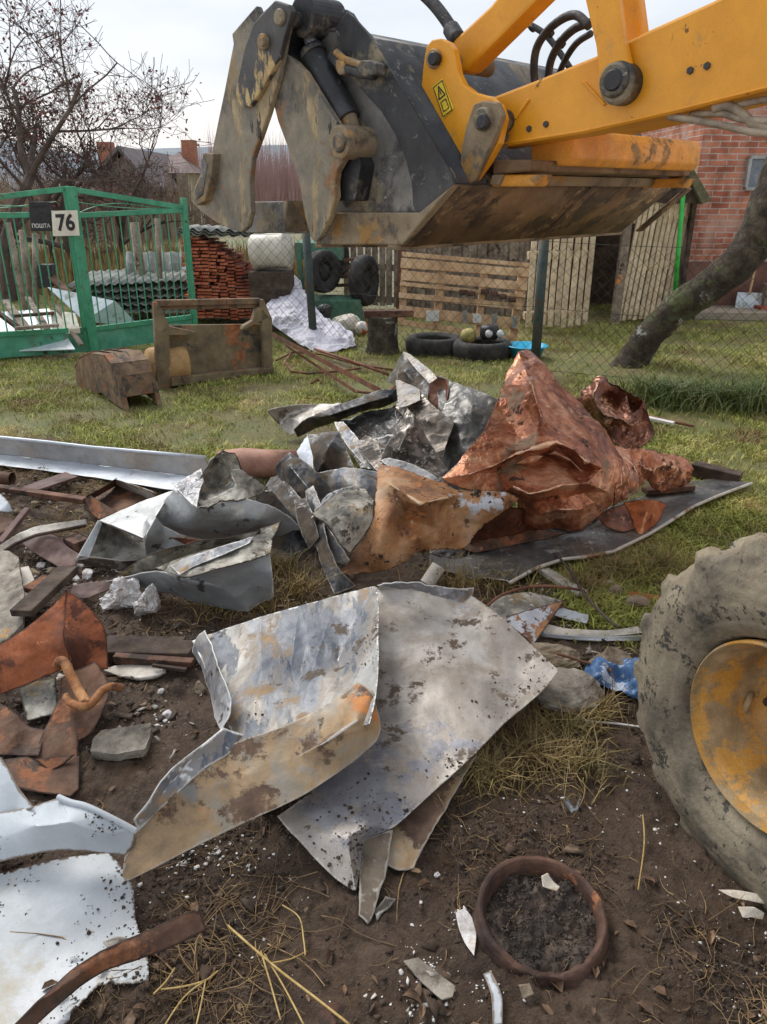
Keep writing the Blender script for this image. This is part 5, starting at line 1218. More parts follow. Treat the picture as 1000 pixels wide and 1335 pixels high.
# torque tube, cross plates between the arms
def cross(name, prof, o0, o1, m, P=PB):
    A = [P.at(u, v) for u, v in prof]; n = len(A)
    return MB().prism([a + W * o0 for a in A], W * (o1 - o0)).build(name, M[m], loader, bevel=.008)
cross('torque_tube', [(612, 170), (624, 160), (664, 160), (670, 172), (670, 200), (662, 213), (616, 214)], AO + .15, AO + 1.25, 'yeldirty')
cross('cross_plate', [(600, 206), (650, 206), (648, 222), (598, 226)], AO - .02, AO + 1.3, 'under')
cross('cross_plate', [(598, 226), (612, 226), (606, 242), (594, 240)], AO - .02, AO + 1.3, 'mud')
for o_ in (.0, 1.22): cross('quick_hitch_foot', [(596, 226), (660, 226), (650, 243), (592, 243)], AO + o_, AO + o_ + .08, 'yeldirty')
cross('hitch_lever', [(640, 196), (652, 190), (660, 200), (628, 240), (612, 240)], AO + 1.28, AO + 1.32, 'mud')
plate('arm_box', [(745, 118), (930, 40), (1320, -60), (1320, 36), (1120, 88), (1000, 114), (880, 144), (762, 171)], AO + .10, .34, 'yel', loader, bevel=.01)
cross('top_pipe', [(606, 108), (616, 104), (622, 112), (612, 118)], AO + .2, AO + 1.2, 'yeldirty')
# hoses over the arm
def hose(pts, r, offs, name='hose', m='hose'):
    P_ = []
    for i, (u, v) in enumerate(pts): P_.append(Vector(PB.at(u, v, off=offs[0] + (offs[1] - offs[0]) * i / (len(pts) - 1))))
    Q = []
    for i in range(len(P_) - 1):
        for k in range(6):
            s = k / 6; p0, p1, p2, p3 = P_[max(i - 1, 0)], P_[i], P_[i + 1], P_[min(i + 2, len(P_) - 1)]
            Q.append(.5 * ((2 * p1) + (p2 - p0) * s + (2 * p0 - 5 * p1 + 4 * p2 - p3) * s * s + (3 * p1 - p0 - 3 * p2 + p3) * s ** 3))
    Q.append(P_[-1]); MB().tube(Q, r, n=12).build(name, M[m], loader, smooth=True)
hose([(698, 112), (696, 88), (700, 62), (714, 40), (734, 24), (752, 20), (768, 34)], .016, (.55, .45))
hose([(714, 108), (718, 80), (730, 56), (748, 38), (768, 30)], .016, (.62, .5))
hose([(728, 98), (738, 76), (752, 56), (770, 44)], .013, (.70, .55))
hose([(676, 27), (694, 34), (712, 46), (728, 66), (744, 90)], .013, (.8, .8))
hose([(552, -8), (566, 6), (580, 24), (594, 46)], .024, (.30, .28), 'tilt_ram')
hose([(588, 38), (597, 52)], .034, (.29, .27), 'tilt_ram')
hose([(872, 152), (900, 156), (945, 164), (980, 172), (1040, 178)], .011, (AO + .02, AO + .02), 'hydraulic_pipe', 'pipe')
hose([(930, 141), (950, 138), (970, 150), (988, 164), (1040, 172)], .014, (AO + .03, AO + .03), 'hydraulic_pipe', 'pipe')
hose([(900, 150), (940, 148), (972, 156), (1040, 160)], .011, (AO + .05, AO + .02), 'hydraulic_pipe', 'pipe')
hose([(960, 138), (985, 132), (1040, 124)], .010, (AO + .04, AO + .04), 'hydraulic_pipe', 'pipe')
for (u, v, o_, r_) in ((716, 42, .55, .021), (731, 56, .6, .021), (694, 36, .8, .018), (582, 28, .29, .029)):
    p_ = Vector(PB.at(u, v, off=o_)); MB().lathe([(r_ * .6, -.008), (r_, -.008), (r_, .008), (r_ * .6, .008)], p_, (.6, .2, .75), 18, closed=True).build('hose_clamp', M['bkgrey'], loader)
for (u, v) in ((690, 168), (712, 162), (900, 92), (922, 86)):
    MB().lathe([(0, -.008), (.010, -.008), (.012, 0), (0, 0)], PB.at(u, v, off=AO - .001), tuple(W), 6).build('bolt', M['bkgrey'], loader)
for poly in ([(652, 189), (760, 172), (880, 145), (1000, 115), (1000, 112), (880, 142), (760, 169), (652, 186)],):
    plate('weld_bead', poly, AO - .004, .006, 'yel', loader, bevel=.002)
# ---- front wheel
WC = D(1052, 948, 1.50); WR = .475
wn_ = Vector((-.92, -.40, .03)).normalized()   # outward axis
def wheel():
    w = empty('wheel', WC); w.parent = loader; w.location = Vector(WC) - loader.location
    def put(mb, name, m, smooth=True, bev=0):
        o = mb.build(name, M[m], None, bevel=bev, smooth=smooth); l = Vector(o.location); o.parent = w; o.location = l - Vector(WC); return o
    n = 288; t = .14                            # half width
    prof = [(.232, -t * .66), (.242, -t * .86), (.262, -t * 1.0), (.30, -t * 1.12), (.35, -t * 1.16), (.40, -t * 1.08), (.43, -t * .98), (.446, -t * .80), (.450, -t * .5), (.452, 0), (.450, t * .5), (.446, t * .80), (.43, t * .98), (.40, t * 1.08), (.35, t * 1.16), (.30, t * 1.12), (.262, t * 1.0), (.242, t * .86), (.232, t * .66)]
    # refine the profile
    pr = []
    for a, b in zip(prof[:-1], prof[1:]):
        for k in range(6): pr.append((a[0] + (b[0] - a[0]) * k / 6, a[1] + (b[1] - a[1]) * k / 6))
    pr.append(prof[-1])
    ax = wn_; u = Vector((0, 0, 1)); u = (u - ax * u.dot(ax)).normalized(); vv = ax.cross(u)
    ax, u, vv = np.array(ax), np.array(u), np.array(vv); V = []; nl = 18
    th = np.linspace(0, 2 * np.pi, n, endpoint=False); m = len(pr); c = np.array(WC)
    rr = np.array([p[0] for p in pr]); tt = np.array([p[1] for p in pr])
    TH, RR = np.meshgrid(th, rr, indexing='ij'); _, TT = np.meshgrid(th, tt, indexing='ij')
    side_ = np.sign(TT)
    # chevron lugs: each side its own set, offset by half a pitch, running diagonally
    ph = (TH / (2 * np.pi) * nl + np.where(side_ > 0, 0, .5) + np.abs(TT) / t * .55) % 1.0
    lug = np.clip((.23 - np.abs(ph - .5)) / .10, 0, 1); lug = lug * lug * (3 - 2 * lug)
    fade = np.clip((RR - .415) / .03, 0, 1)
    dr = lug * fade * .023
    shoulder = np.clip((np.abs(TT) / t - .8) / .3, 0, 1)
    R2 = RR + dr; T2 = TT + np.sign(TT) * lug * fade * .010 * shoulder
    # raised rings on the sidewall
    for rc, hgt in ((.275, .004), (.315, .0025), (.372, .003)):
        T2 = T2 + np.sign(TT) * hgt * np.exp(-((RR - rc) / .004) ** 2) * (np.abs(TT) > t * .9)
    P = c + (np.cos(TH)[..., None] * u + np.sin(TH)[..., None] * vv) * R2[..., None] + T2[..., None] * ax
    P = P.reshape(-1, 3); P = P + (P - c) / np.linalg.norm(P - c, axis=1, keepdims=True) * (fbm(P * 26, 71, 4, .6) * .004 + fbm(P * 6, 75, 2) * .003)[:, None]
    i = (np.arange(n)[:, None] * m + np.arange(m - 1)[None]).ravel(); j = ((np.arange(n)[:, None] + 1) % n * m + np.arange(m - 1)[None]).ravel()
    f = np.stack([i, j, j + 1, i + 1], 1)
    o = link('tyre', mesh_np('tyre', P, f), M['tyrem'], None, smooth=True); l = Vector(o.location); o.parent = w; o.location = l - Vector(WC)
    rp = [(r_ * .885, t_) for r_, t_ in [(.258, t * 1.0), (.266, t * .95), (.264, t * .80), (.250, t * .72), (.240, t * .62), (.238, t * .42), (.228, t * .34), (.222, t * .05), (.214, -.03), (.200, -.055), (.17, -.06), (.14, -.045), (.112, -.04), (.108, -.07)]]
    put(MB().lathe(rp + [(.096, -.09), (.17, -.09), (.20, -t * .8), (.22, -t * .8)], c, ax, 96, closed=True), 'rim', 'rimm')
    put(MB().lathe([(0, -.01), (.05, -.01), (.06, -.02), (.06, -.06), (.11, -.06), (.11, -.09), (0, -.09)], c, ax, 40), 'hub', 'under')
    for k in range(8):
        a = 2 * math.pi * k / 8 + .2; d = u * math.cos(a) + vv * math.sin(a)
        put(MB().lathe([(0, -.025), (.011, -.025), (.013, -.055), (0, -.055)], c + d * .138, ax, 6), 'wheel_nut', 'under', False)
        a += .39; d = u * math.cos(a) + vv * math.sin(a)
    for k in (0, 2):                              # clamping lugs on the dish
        a = 2 * math.pi * k / 4 + 1.9; d = u * math.cos(a) + vv * math.sin(a); s = np.cross(ax, d)
        put(MB().tube([c + d * .212 - ax * .02 + s * .02, c + d * .192 - ax * .01 + s * .014, c + d * .180 - ax * .012 - s * .01, c + d * .185 - ax * .03 - s * .03], .009, n=8), 'rim_lug', 'rimm')
    # valve letters: raised characters round the sidewall
    for k in range(46):
        a = 2 * math.pi * (k / 92 + .06) + (.09 if k % 9 > 6 else 0); d = u * math.cos(a) + vv * math.sin(a); s = np.cross(ax, d)
    return w
wheel()
# axle, chassis beam, cab side (mostly outside the picture)
c = np.array(WC); inn = -np.array(wn_)
MB().tube([c + inn * .05, c + W * 1.75 * .9 + [0, 0, 0]], .09, n=20).build('axle', M['under'], loader, smooth=True)
w2 = None
ctr = c + W * .85 - F_ * .9
MB().box((ctr[0], ctr[1], .95), 2.4, .7, .5, rz=R(-45)).build('chassis', M['yeldirty'], loader, bevel=.03)
c2 = c + W * 1.62
MB().lathe([(.0, -.05), (.24, -.05), (.26, -.14), (.36, -.16), (.44, -.13), (.465, 0), (.44, .13), (.36, .16), (.26, .14), (.24, .05), (0, .05)], c2, tuple(W), 64).build('far_wheel', M['tyrem'], loader, smooth=True)
p_ = PB.at(1300, -80, off=AO + .5)
MB().box((c[0] + 1.9, c[1] - .1, 1.7), 1.3, 1.5, 1.9, rz=R(-45)).build('cab', M['yel'], loader, bevel=.06)
# ================================================================== SCRAP HEAP
M['galv'] = mat('galvanised_sheet', [(104, 104, 108), (138, 138, 142), (160, 160, 162), (180, 178, 176)], scale=4.5, dist=1.6, rough=.50, metal=.3, rvar=.12, pos=[.32, .45, .55, .68],
                layers=[(((94, 92, 92), (122, 118, 114)), 6, .55, .12, .55, .3), (((150, 118, 84), (168, 138, 100)), 3.0, .63, .10, .8, .1), ((64, 56, 48), 22, .66, .05, .9, 0)], bump=(16, .30, .006), wear=(206,206,206), edge=(196, 196, 192), grain=.07)
M['galvb'] = mat('heat_stained_galvanised_sheet', [(92, 96, 104), (124, 127, 132), (136, 128, 118), (156, 155, 152)], scale=3.0, dist=2.6, stretch=(1.6, .7, 1), rough=.50, metal=.3, rvar=.1, pos=[.33, .45, .54, .66],
                layers=[(((78, 84, 94), (104, 108, 114)), 4.5, .55, .06, .5, .25, (2.2, .6, 1)), (((162, 134, 98), (142, 120, 92)), 3.4, .56, .08, .8, .05), ((196, 200, 204), 6, .63, .06, .55, .2), ((92, 80, 68), 14, .68, .06, .9, 0)], bump=(16, .30, .006), wear=(204,206,208), edge=(196, 196, 192), grain=.07)
M['ochre'] = mat('sheet_with_ochre_dirt', [(122, 104, 82), (156, 130, 96), (142, 132, 116), (132, 130, 126)], scale=3.6, dist=2.2, rr=.7, rough=.60, metal=.15, pos=[.32, .46, .56, .70],
                layers=[(((186, 118, 62), (200, 140, 84)), 2.2, .54, .08, .85, 0), (((84, 66, 54), (106, 84, 68)), 5.0, .66, .05, .9, 0), (((120, 118, 114), (142, 138, 130)), 4.2, .60, .08, .6, .1), ((182, 180, 174), 7, .66, .05, .6, .2), ((88, 72, 58), 18, .70, .06, .9, 0)], bump=(18, .35, .006), wear=(176,170,160), edge=(160, 150, 136), grain=.10)
M['taupe'] = mat('grey_brown_muddy_sheet', [(138, 132, 126), (166, 158, 150), (150, 140, 128), (182, 176, 168)], scale=3, dist=1.3, rough=.46, metal=.25, pos=[.34, .46, .55, .68],
                layers=[(((96, 84, 72), (118, 104, 90)), 9, .65, .05, .85, 0), (((128, 128, 134), (150, 150, 156)), 2.6, .60, .06, .45, .3), ((98, 84, 70), 14, .66, .06, .9, 0)], bump=(18, .30, .006), wear=(196,190,182), edge=(186, 180, 170), grain=.09)
M['greypaint'] = mat('smooth_grey_coated_sheet', [(138, 141, 142), (156, 159, 159), (172, 174, 172)], scale=2.2, rough=.50, metal=.3, layers=[((74, 72, 68), 5.5, .675, .015, .8, 0), (((186, 184, 176), (166, 162, 150)), 6, .62, .1, .6, .1), (((140, 112, 84), (156, 130, 100)), 4, .68, .06, .8, 0)], bump=(16, .30, .006), wear=(196,196,192), edge=(196, 196, 192), grain=.07)
M['mottle'] = mat('lime_crusted_sheet', [(92, 90, 84), (138, 134, 124), (176, 170, 156), (196, 192, 182)], scale=7, dist=.8, rough=.8, metal=.05, pos=[.34, .47, .57, .68],
                layers=[(((72, 66, 58), (90, 82, 70)), 28, .56, .06, .9, 0), (((158, 132, 88), (140, 118, 84)), 4, .62, .08, .9, 0)], bump=(80, .5, .003), wear=(206,202,192), edge=(70,60,50))
M['soot_shade'] = mat('soot_and_shade_sheet', [(40, 41, 43), (60, 60, 61), (84, 83, 81), (108, 106, 102)], scale=5, dist=1.8, rough=.42, metal=.35, pos=[.34, .48, .58, .7],
                layers=[(((138, 136, 132), (112, 110, 106)), 4, .66, .05, .55, .3, (1, 1, 1)), (((94, 80, 64), (76, 66, 56)), 5, .62, .1, .9, 0)], bump=(16, .35, .006), wear=(150,150,148), edge=(132,128,120), grain=.10)  # soot on the scrap sheets, shade tone on the filler under the copper
M['dkgrey'] = mat('scratched_dark_grey_sheet', [(74, 73, 72), (98, 96, 93), (118, 115, 110)], scale=5, dist=1, rough=.42, metal=.35, layers=[((142, 140, 136), 6, .66, .03, .6, .2), (((86, 74, 62), (104, 92, 78)), 5, .6, .1, .85, 0)], bump=(16, .35, .006), wear=(160,158,154), edge=(150,144,134), grain=.10)
M['crown'] = mat('brown_grey_crumpled_sheet', [(84, 76, 68), (116, 106, 96), (140, 130, 120)], scale=6, dist=1.4, rough=.42, metal=.35, layers=[(((62, 56, 50), (80, 72, 64)), 10, .58, .06, .8, .1), ((158, 152, 144), 6, .68, .04, .5, .3)], bump=(16, .35, .006), wear=(178,172,164), edge=(150,142,130), grain=.10)
M['copper'] = mat('copper_red_sheet', [(98, 56, 38), (158, 94, 64), (198, 132, 96), (228, 178, 144)], scale=4.6, dist=2.4, rough=.36, metal=.5, rvar=.12, rr=.68, pos=[.32, .45, .56, .70],
                layers=[(((126, 106, 84), (158, 138, 112)), 2.6, .60, .10, .7, .1), (((92, 52, 38), (120, 70, 50)), 4.0, .62, .08, .6, .2), (((232, 190, 160), (216, 166, 134)), 6, .60, .07, .4, .35), ((64, 40, 32), 20, .68, .04, .8, 0)], bump=(16, .40, .007), wear=(240,200,168), edge=(84,52,40), grain=.09)
M['copdark'] = mat('dark_brown_copper_sheet', [(78, 48, 38), (116, 72, 54), (148, 96, 72)], scale=5, dist=1.6, rough=.40, metal=.45, layers=[(((70, 50, 40), (92, 68, 54)), 4, .56, .1, .8, .1), (((186, 130, 98), (168, 110, 80)), 9, .66, .06, .5, .4)], bump=(16, .40, .007), wear=(196,146,112), edge=(60,42,34), grain=.09)
M['coporange'] = mat('orange_rusted_sheet', [(150, 78, 42), (184, 104, 60), (204, 128, 80)], scale=7, dist=1, rough=.65, metal=.1, layers=[(((120, 60, 38), (138, 76, 48)), 4, .56, .08, .8, 0)], bump=(30, .35, .004), wear=(214,150,104), edge=(90,52,34))
M['orangefront'] = mat('ochre_orange_crusted_sheet', [(120, 84, 56), (164, 116, 76), (184, 140, 98), (176, 152, 128)], scale=4.2, dist=1.6, rough=.58, metal=.15, pos=[.32, .45, .56, .7],
                layers=[(((190, 120, 66), (204, 138, 84)), 4, .58, .08, .8, 0), ((196, 198, 204), 3.1, .665, .02, .5, .2), (((96, 66, 46), (122, 86, 60)), 10, .66, .06, .9, 0), ((54, 44, 38), 30, .68, .03, .9, 0)], bump=(18, .40, .006), wear=(214,186,150), edge=(90,66,50), grain=.12)
M['rust'] = mat('deep_orange_rust', [(88, 46, 26), (122, 66, 36), (148, 84, 50), (138, 80, 54)], scale=6, dist=1, rough=.9, layers=[(((78, 42, 28), (96, 54, 36)), 4.2, .53, .06, .9, 0), ((190, 130, 90), 26, .67, .03, .9, 0)], bump=(30, .35, .004), wear=(190,116,70), edge=(84,44,28))
M['rustb'] = mat('brown_rust', [(68, 48, 38), (98, 72, 56), (124, 94, 74)], scale=5, dist=1.3, rough=.88, layers=[(((136, 86, 56), (150, 100, 68)), 5, .64, .08, .9, 0), (((66, 52, 44), (84, 70, 60)), 8, .58, .08, .9, 0)], bump=(30, .35, .004), wear=(156,112,86), edge=(64,46,38))
M['whitesheet'] = mat('white_painted_sheet', [(164, 172, 178), (186, 192, 197), (200, 205, 209)], scale=2.0, dist=.6, rough=.58, rvar=.08, layers=[(((168, 162, 146), (186, 180, 166)), 3, .60, .12, .7, 0), (((96, 84, 70), (120, 106, 90)), 9, .74, .05, .9, 0), ((44, 38, 34), 34, .78, .02, .9, 0)], bump=(12, .15, .006), wear=(228,230,232), edge=(120,108,96), grain=.05)
M['whitedirty'] = mat('white_sheet_with_soil', [(160, 165, 168), (182, 187, 190), (196, 199, 200)], scale=2.0, dist=.6, rough=.58, layers=[(((172, 164, 146), (184, 176, 158)), 2.6, .57, .12, .8, 0), (((70, 58, 48), (92, 78, 64)), 6, .68, .03, .95, 0), ((48, 40, 34), 30, .72, .02, .95, 0)], bump=(12, .15, .006), wear=(222,224,224), edge=(90,78,66), grain=.05)
M['wintrim'] = mat('grey_white_coated_sheet', [(176, 184, 194), (196, 202, 210), (208, 212, 218)], scale=1.5, rough=.50, metal=.3, layers=[(((150, 138, 122), (168, 156, 140)), 3, .62, .12, .7, 0)], bump=(16, .30, .006), wear=(216,220,224), edge=(196, 196, 192), grain=.07)
M['plaster'] = mat('white_plaster_lump', [(168, 158, 150), (206, 200, 196), (224, 222, 220), (200, 184, 170)], scale=16, rough=.9, pos=[.32, .45, .56, .7], layers=[(((120, 96, 78), (142, 118, 98)), 13, .62, .06, .95, 0)], bump=(60, .7, .006))
M['stone'] = mat('tan_stone', [(112, 96, 78), (150, 134, 112), (176, 162, 140)], scale=14, rough=.9, layers=[(((84, 72, 58), (104, 92, 74)), 9, .58, .1, .95, 0)], bump=(60, .7, .006))
M['slab'] = mat('mossy_concrete_slab', [(96, 88, 78), (142, 134, 122), (176, 168, 154)], scale=9, rough=.95, layers=[(((74, 64, 54), (96, 84, 70)), 7, .54, .1, .95, 0), (((188, 152, 100), (176, 138, 90)), 6, .66, .05, .9, 0)], bump=(50, .7, .006))
M['painted_white_wood'] = mat('flaking_white_wood', [(170, 160, 146), (196, 188, 176), (206, 200, 190)], scale=8, rough=.8, layers=[(((128, 96, 68), (150, 116, 86)), 12, .60, .05, .9, 0)], bump=(60, .4, .003))
M['maroon'] = mat('maroon_painted_board', [(78, 56, 52), (100, 76, 70), (120, 96, 88)], scale=5, rough=.75, layers=[(((128, 106, 90), (148, 126, 108)), 7, .62, .08, .9, 0)], bump=(50, .3, .003))
M['cloth'] = mat('blue_nylon_rag', [(50, 84, 128), (74, 112, 158), (96, 134, 178)], scale=9, dist=1, rough=.35, layers=[((188, 200, 214), 15, .66, .03, .4, 0), (((84, 78, 70), (104, 96, 84)), 7, .62, .06, .9, 0)], bump=(90, .35, .003))
SL = 'sheet metal'

# ---- the long white profile behind the rubble, left
t = empty('metal_trim', H(130, 605), 'long pale grey folded sheet lying between the rubble and the grass at the left', 'metal trim')
sheet('tray', [(-80, 586, .06), (0, 592, .05), (120, 605, .05), (262, 622, .06), (278, 628, .05), (262, 644, .03), (216, 638, .04), (110, 620, .03), (0, 606, .03), (-80, 596, .03)], mat=M['wintrim'], parent=t, amp=.003, fine=0, sm=1)
sheet('upstand', [(-80, 564, .19), (0, 571, .18), (120, 584, .17), (268, 597, .17), (278, 628, .052), (262, 622, .062), (120, 605, .052), (0, 592, .052), (-80, 586, .062)], mat=mat('upstand_grey', [(150, 148, 146), (168, 166, 164), (158, 146, 132)], scale=3, rough=.5, metal=.1), parent=t, amp=.004, fine=0, sm=0)
MB().tube([H(-80, 563, .19), H(0, 570, .182), H(60, 576, .18), H(120, 583, .172), H(200, 590, .17), H(268, 596, .172)], .010, n=8).build('rolled_lip', M['wintrim'], t, smooth=True)
# rusty pipe section
tag(MB().tube([H(288, 606, .10), H(318, 603, .11), H(350, 605, .11), H(388, 604, .12)], [.085, .088, .086, .08], n=28).build('rusted_pipe', mat('pink_rust_pipe', [(150, 106, 88), (170, 126, 106), (128, 96, 80)], scale=5, rough=.7), None, smooth=True), 'short fat pinkish brown pipe lying behind the grey crumpled sheets', 'pipe')

# ---- flat dark sheet under the copper, with pale rim
t = empty('flat_sheet', H(800, 700), 'flat dirty grey sheet with bright edge lying under the copper sheets', SL)
fl = [(980, 630, .05), (935, 647, .05), (905, 660, .05), (870, 682, .05), (845, 697, .05), (800, 719, .05), (765, 726, .05), (735, 729, .05), (700, 740, .05), (665, 760, .05), (655, 757, .04), (600, 752, .03), (560, 735, .03), (560, 705, .03), (660, 690, .03), (800, 660, .03), (890, 628, .03), (940, 622, .04)]
sheet('panel', fl, [(700, 715, .045), (800, 690, .045), (880, 655, .045)], mat=M['dkgrey'], parent=t, amp=.006, fine=.002)
MB().tube([H(u, v, h + .006) for u, v, h in fl[:10]], .0085, n=8).build('edge', M['painted_white_wood'], t, smooth=True)
tag(MB().bar(H(903, 610, .07), H(966, 624, .05), .10, .07).build('beam', M['darkwood'], None, bevel=.006, jitter=.002), 'short dark timber block at the right end of the copper heap', 'beam')
tag(MB().bar(H(840, 640, .06), H(902, 634, .06), .07, .03).build('board', M['rustb'], None, bevel=.004), 'brown board under the right end of the copper heap', 'board')

# ---- dark sheets at the back and middle of the heap
def S(label, outline, inner=(), creases=(), m='soot_shade', **k):
    k.setdefault('amp', .014); k.setdefault('freq', 7); k.setdefault('tear', .004)
    return sheet('crumpled_sheet', outline, inner, creases, mat=M[m], label=label, cat=SL, **k)
S('dark grey scratched sheet leaning behind the copper peak', [(574, 490, .52), (600, 500, .52), (640, 515, .50), (662, 524, .46), (650, 560, .34), (620, 600, .20), (600, 640, .05), (560, 630, .05), (572, 560, .3), (570, 520, .44)], [(606, 540, .42), (625, 560, .34), (595, 575, .28)], [(10, 11)], m='dkgrey', amp=.012)
S('brown black open box piece at the back top of the heap', [(560, 496, .50), (566, 490, .54), (585, 495, .53), (584, 520, .45), (572, 545, .34), (556, 530, .36)], [(572, 512, .44)], m='copdark', amp=.004, freq=5)
S('dark sheet folded over at the very back of the heap', [(504, 496, .34), (516, 476, .46), (526, 459, .56), (546, 474, .53), (562, 490, .50), (558, 516, .42), (540, 520, .38), (520, 505, .36)], [(540, 498, .44), (528, 484, .50)], [(8, 9)], m='dkgrey', amp=.01)
S('narrow tan fold along the top edge of the back sheet', [(525, 459, .575), (531, 459, .585), (566, 486, .56), (570, 494, .54), (560, 500, .52), (541, 480, .55)], m='taupe', amp=.004)
S('light grey triangular sheet rising in the back middle of the heap', [(517, 496, .40), (530, 498, .42), (549, 512, .44), (574, 536, .42), (592, 552, .36), (584, 575, .30), (575, 600, .22), (560, 600, .22), (544, 560, .32), (528, 545, .32), (516, 532, .32)], [(545, 530, .40), (556, 548, .40)], [(11, 12)], m='crown', amp=.02)
S('pale flat flap at the top middle of the heap', [(516, 495, .41), (522, 496, .43), (547, 508, .46), (548, 522, .44), (534, 528, .42), (520, 532, .39)], m='taupe', amp=.004)
S('pale sheet corner poking out left behind the long dark trough', [(348, 536, .18), (352, 533, .22), (376, 529, .22), (420, 526, .22), (446, 526, .24), (420, 540, .2), (396, 560, .12), (380, 568, .05), (364, 556, .08)], [(376, 540, .15)], [(4, 9)], m='taupe', amp=.008)
S('long dark grey trough lying across the back of the heap', [(383, 560, .20), (398, 545, .26), (430, 532, .32), (462, 520, .36), (496, 509, .40), (518, 507, .40), (519, 522, .34), (506, 529, .30), (470, 538, .26), (440, 550, .20), (410, 560, .16), (388, 570, .14)], [(430, 541, .31), (480, 524, .36), (505, 517, .38)], [(12, 13), (13, 14)], m='soot_shade', amp=.01)
S('black inner panel in the middle of the heap', [(438, 550, .20), (480, 538, .26), (520, 530, .30), (530, 545, .28), (510, 575, .18), (494, 612, .08), (470, 610, .06), (452, 580, .10)], [(485, 565, .2)], m='soot_shade', amp=.02)
S('narrow blue grey strip lying diagonally over the black panel', [(436, 551, .30), (448, 550, .31), (470, 575, .27), (493, 602, .23), (489, 613, .20), (474, 606, .21), (456, 586, .24), (442, 566, .27)], [(466, 585, .26)], m='galvb', amp=.004)
S('two tone dark box shaped sheet left of the blue grey strip', [(400, 567, .26), (420, 564, .28), (442, 563, .28), (452, 586, .24), (463, 612, .18), (436, 618, .14), (412, 617, .14), (405, 592, .18)], [(428, 582, .30), (421, 600, .23)], [(5, 8), (2, 8), (8, 6)], m='soot_shade', amp=.006)
S('small bright white flap at the left of the two tone box', [(386, 588, .23), (401, 568, .29), (409, 598, .26), (408, 616, .22), (394, 604, .2)], m='wintrim', amp=.004)
S('curved light grey panel under the two tone box', [(412, 617, .20), (440, 611, .24), (464, 611, .26), (491, 616, .26), (498, 636, .22), (494, 650, .18), (470, 652, .18), (440, 648, .12), (424, 632, .14)], [(452, 626, .25), (476, 630, .26)], m='galvb', amp=.008)
S('dark rolled sheet end in the middle left of the heap', [(359, 610, .20), (364, 602, .26), (378, 590, .30), (394, 600, .28), (414, 617, .26), (426, 630, .22), (440, 646, .16), (430, 664, .12), (412, 676, .08), (392, 664, .10), (372, 634, .16)], [(380, 610, .29), (400, 634, .25), (412, 656, .17)], [(11, 12), (12, 13)], m='soot_shade', amp=.01)
S('black curved sheet running down the left middle of the heap', [(340, 640, .08), (352, 622, .14), (366, 618, .18), (384, 640, .20), (404, 664, .18), (420, 690, .12), (408, 702, .06), (380, 704, .03), (350, 690, .04), (330, 668, .04)], [(370, 650, .16), (390, 680, .12)], m='soot_shade', amp=.012)
S('long dark strip curling down in front of the heap', [(398, 640, .22), (408, 632, .24), (420, 660, .22), (424, 700, .17), (440, 740, .08), (464, 764, .02), (436, 776, .02), (420, 740, .06), (410, 700, .12), (400, 670, .16)], [(412, 680, .19)], m='soot_shade', amp=.008)
S('mauve grey panel behind the lime crusted triangle', [(412, 672, .18), (430, 690, .18), (456, 730, .10), (452, 738, .06), (430, 728, .06), (418, 706, .10)], m='taupe', amp=.004)
S('lime crusted triangular panel standing in the middle of the heap', [(406, 669, .27), (426, 652, .31), (450, 637, .34), (476, 636, .34), (488, 652, .31), (487, 680, .24), (470, 706, .17), (456, 722, .13), (440, 706, .18), (430, 686, .23)], [(452, 668, .29)], m='mottle', amp=.008, sm=1)
S('grey brown crumpled crown rising behind the orange sheet', [(494, 606, .26), (502, 584, .34), (510, 570, .40), (522, 550, .46), (533, 534, .52), (541, 542, .50), (552, 560, .44), (564, 582, .36), (584, 612, .26), (572, 622, .24), (552, 612, .27), (528, 600, .29), (508, 604, .26)],
  [(528, 566, .44), (544, 584, .36), (520, 586, .36), (555, 600, .30)], [(4, 13), (13, 14), (13, 15), (14, 8)], m='crown', amp=.02, freq=10)
S('thin bright folded lip between the crown and the orange sheet', [(496, 600, .34), (508, 596, .36), (540, 606, .34), (568, 620, .31), (572, 628, .29), (556, 626, .29), (526, 614, .32), (502, 606, .33)], m='galv', amp=.005)

# ---- grey crumpled sheets, left of the heap
S('smooth grey sheet bulging between the open box and the heap', [(202, 673, .24), (214, 654, .30), (228, 638, .34), (242, 648, .34), (258, 662, .34), (290, 654, .34), (322, 650, .34), (350, 658, .30), (370, 667, .26), (390, 686, .18), (372, 698, .12), (340, 700, .10), (300, 704, .09), (268, 704, .10), (236, 696, .13), (212, 686, .18)],
  [(250, 680, .27), (300, 676, .28), (340, 678, .26), (322, 694, .16)], [(6, 18), (18, 19)], m='greypaint', amp=.008, freq=5)
S('dark crumpled crown above the smooth grey bulge', [(246, 634, .33), (258, 624, .40), (266, 612, .44), (278, 596, .50), (290, 587, .54), (306, 590, .52), (316, 612, .44), (330, 622, .40), (348, 636, .33), (338, 646, .31), (318, 652, .35), (286, 656, .35), (262, 664, .35), (256, 650, .34)],
  [(282, 620, .34), (300, 612, .43), (308, 634, .39), (272, 634, .30)], [(4, 14), (15, 6), (15, 16)], m='mottle', amp=.022, freq=9)
S('crumpled whitish flap left of the dark crown', [(228, 635, .36), (246, 622, .39), (262, 610, .43), (266, 628, .40), (260, 644, .37), (257, 663, .35), (244, 652, .35)], [(250, 636, .38)], m='galv', amp=.012, freq=12)
S('black shadowed piece under the right end of the grey sheets', [(330, 640, .24), (356, 640, .24), (372, 660, .18), (400, 690, .08), (380, 712, .03), (350, 700, .05), (340, 680, .12)], m='soot_shade')
t = empty('square_duct', H(160, 730), 'open ended square grey sheet duct gaping at the left of the heap', 'duct')
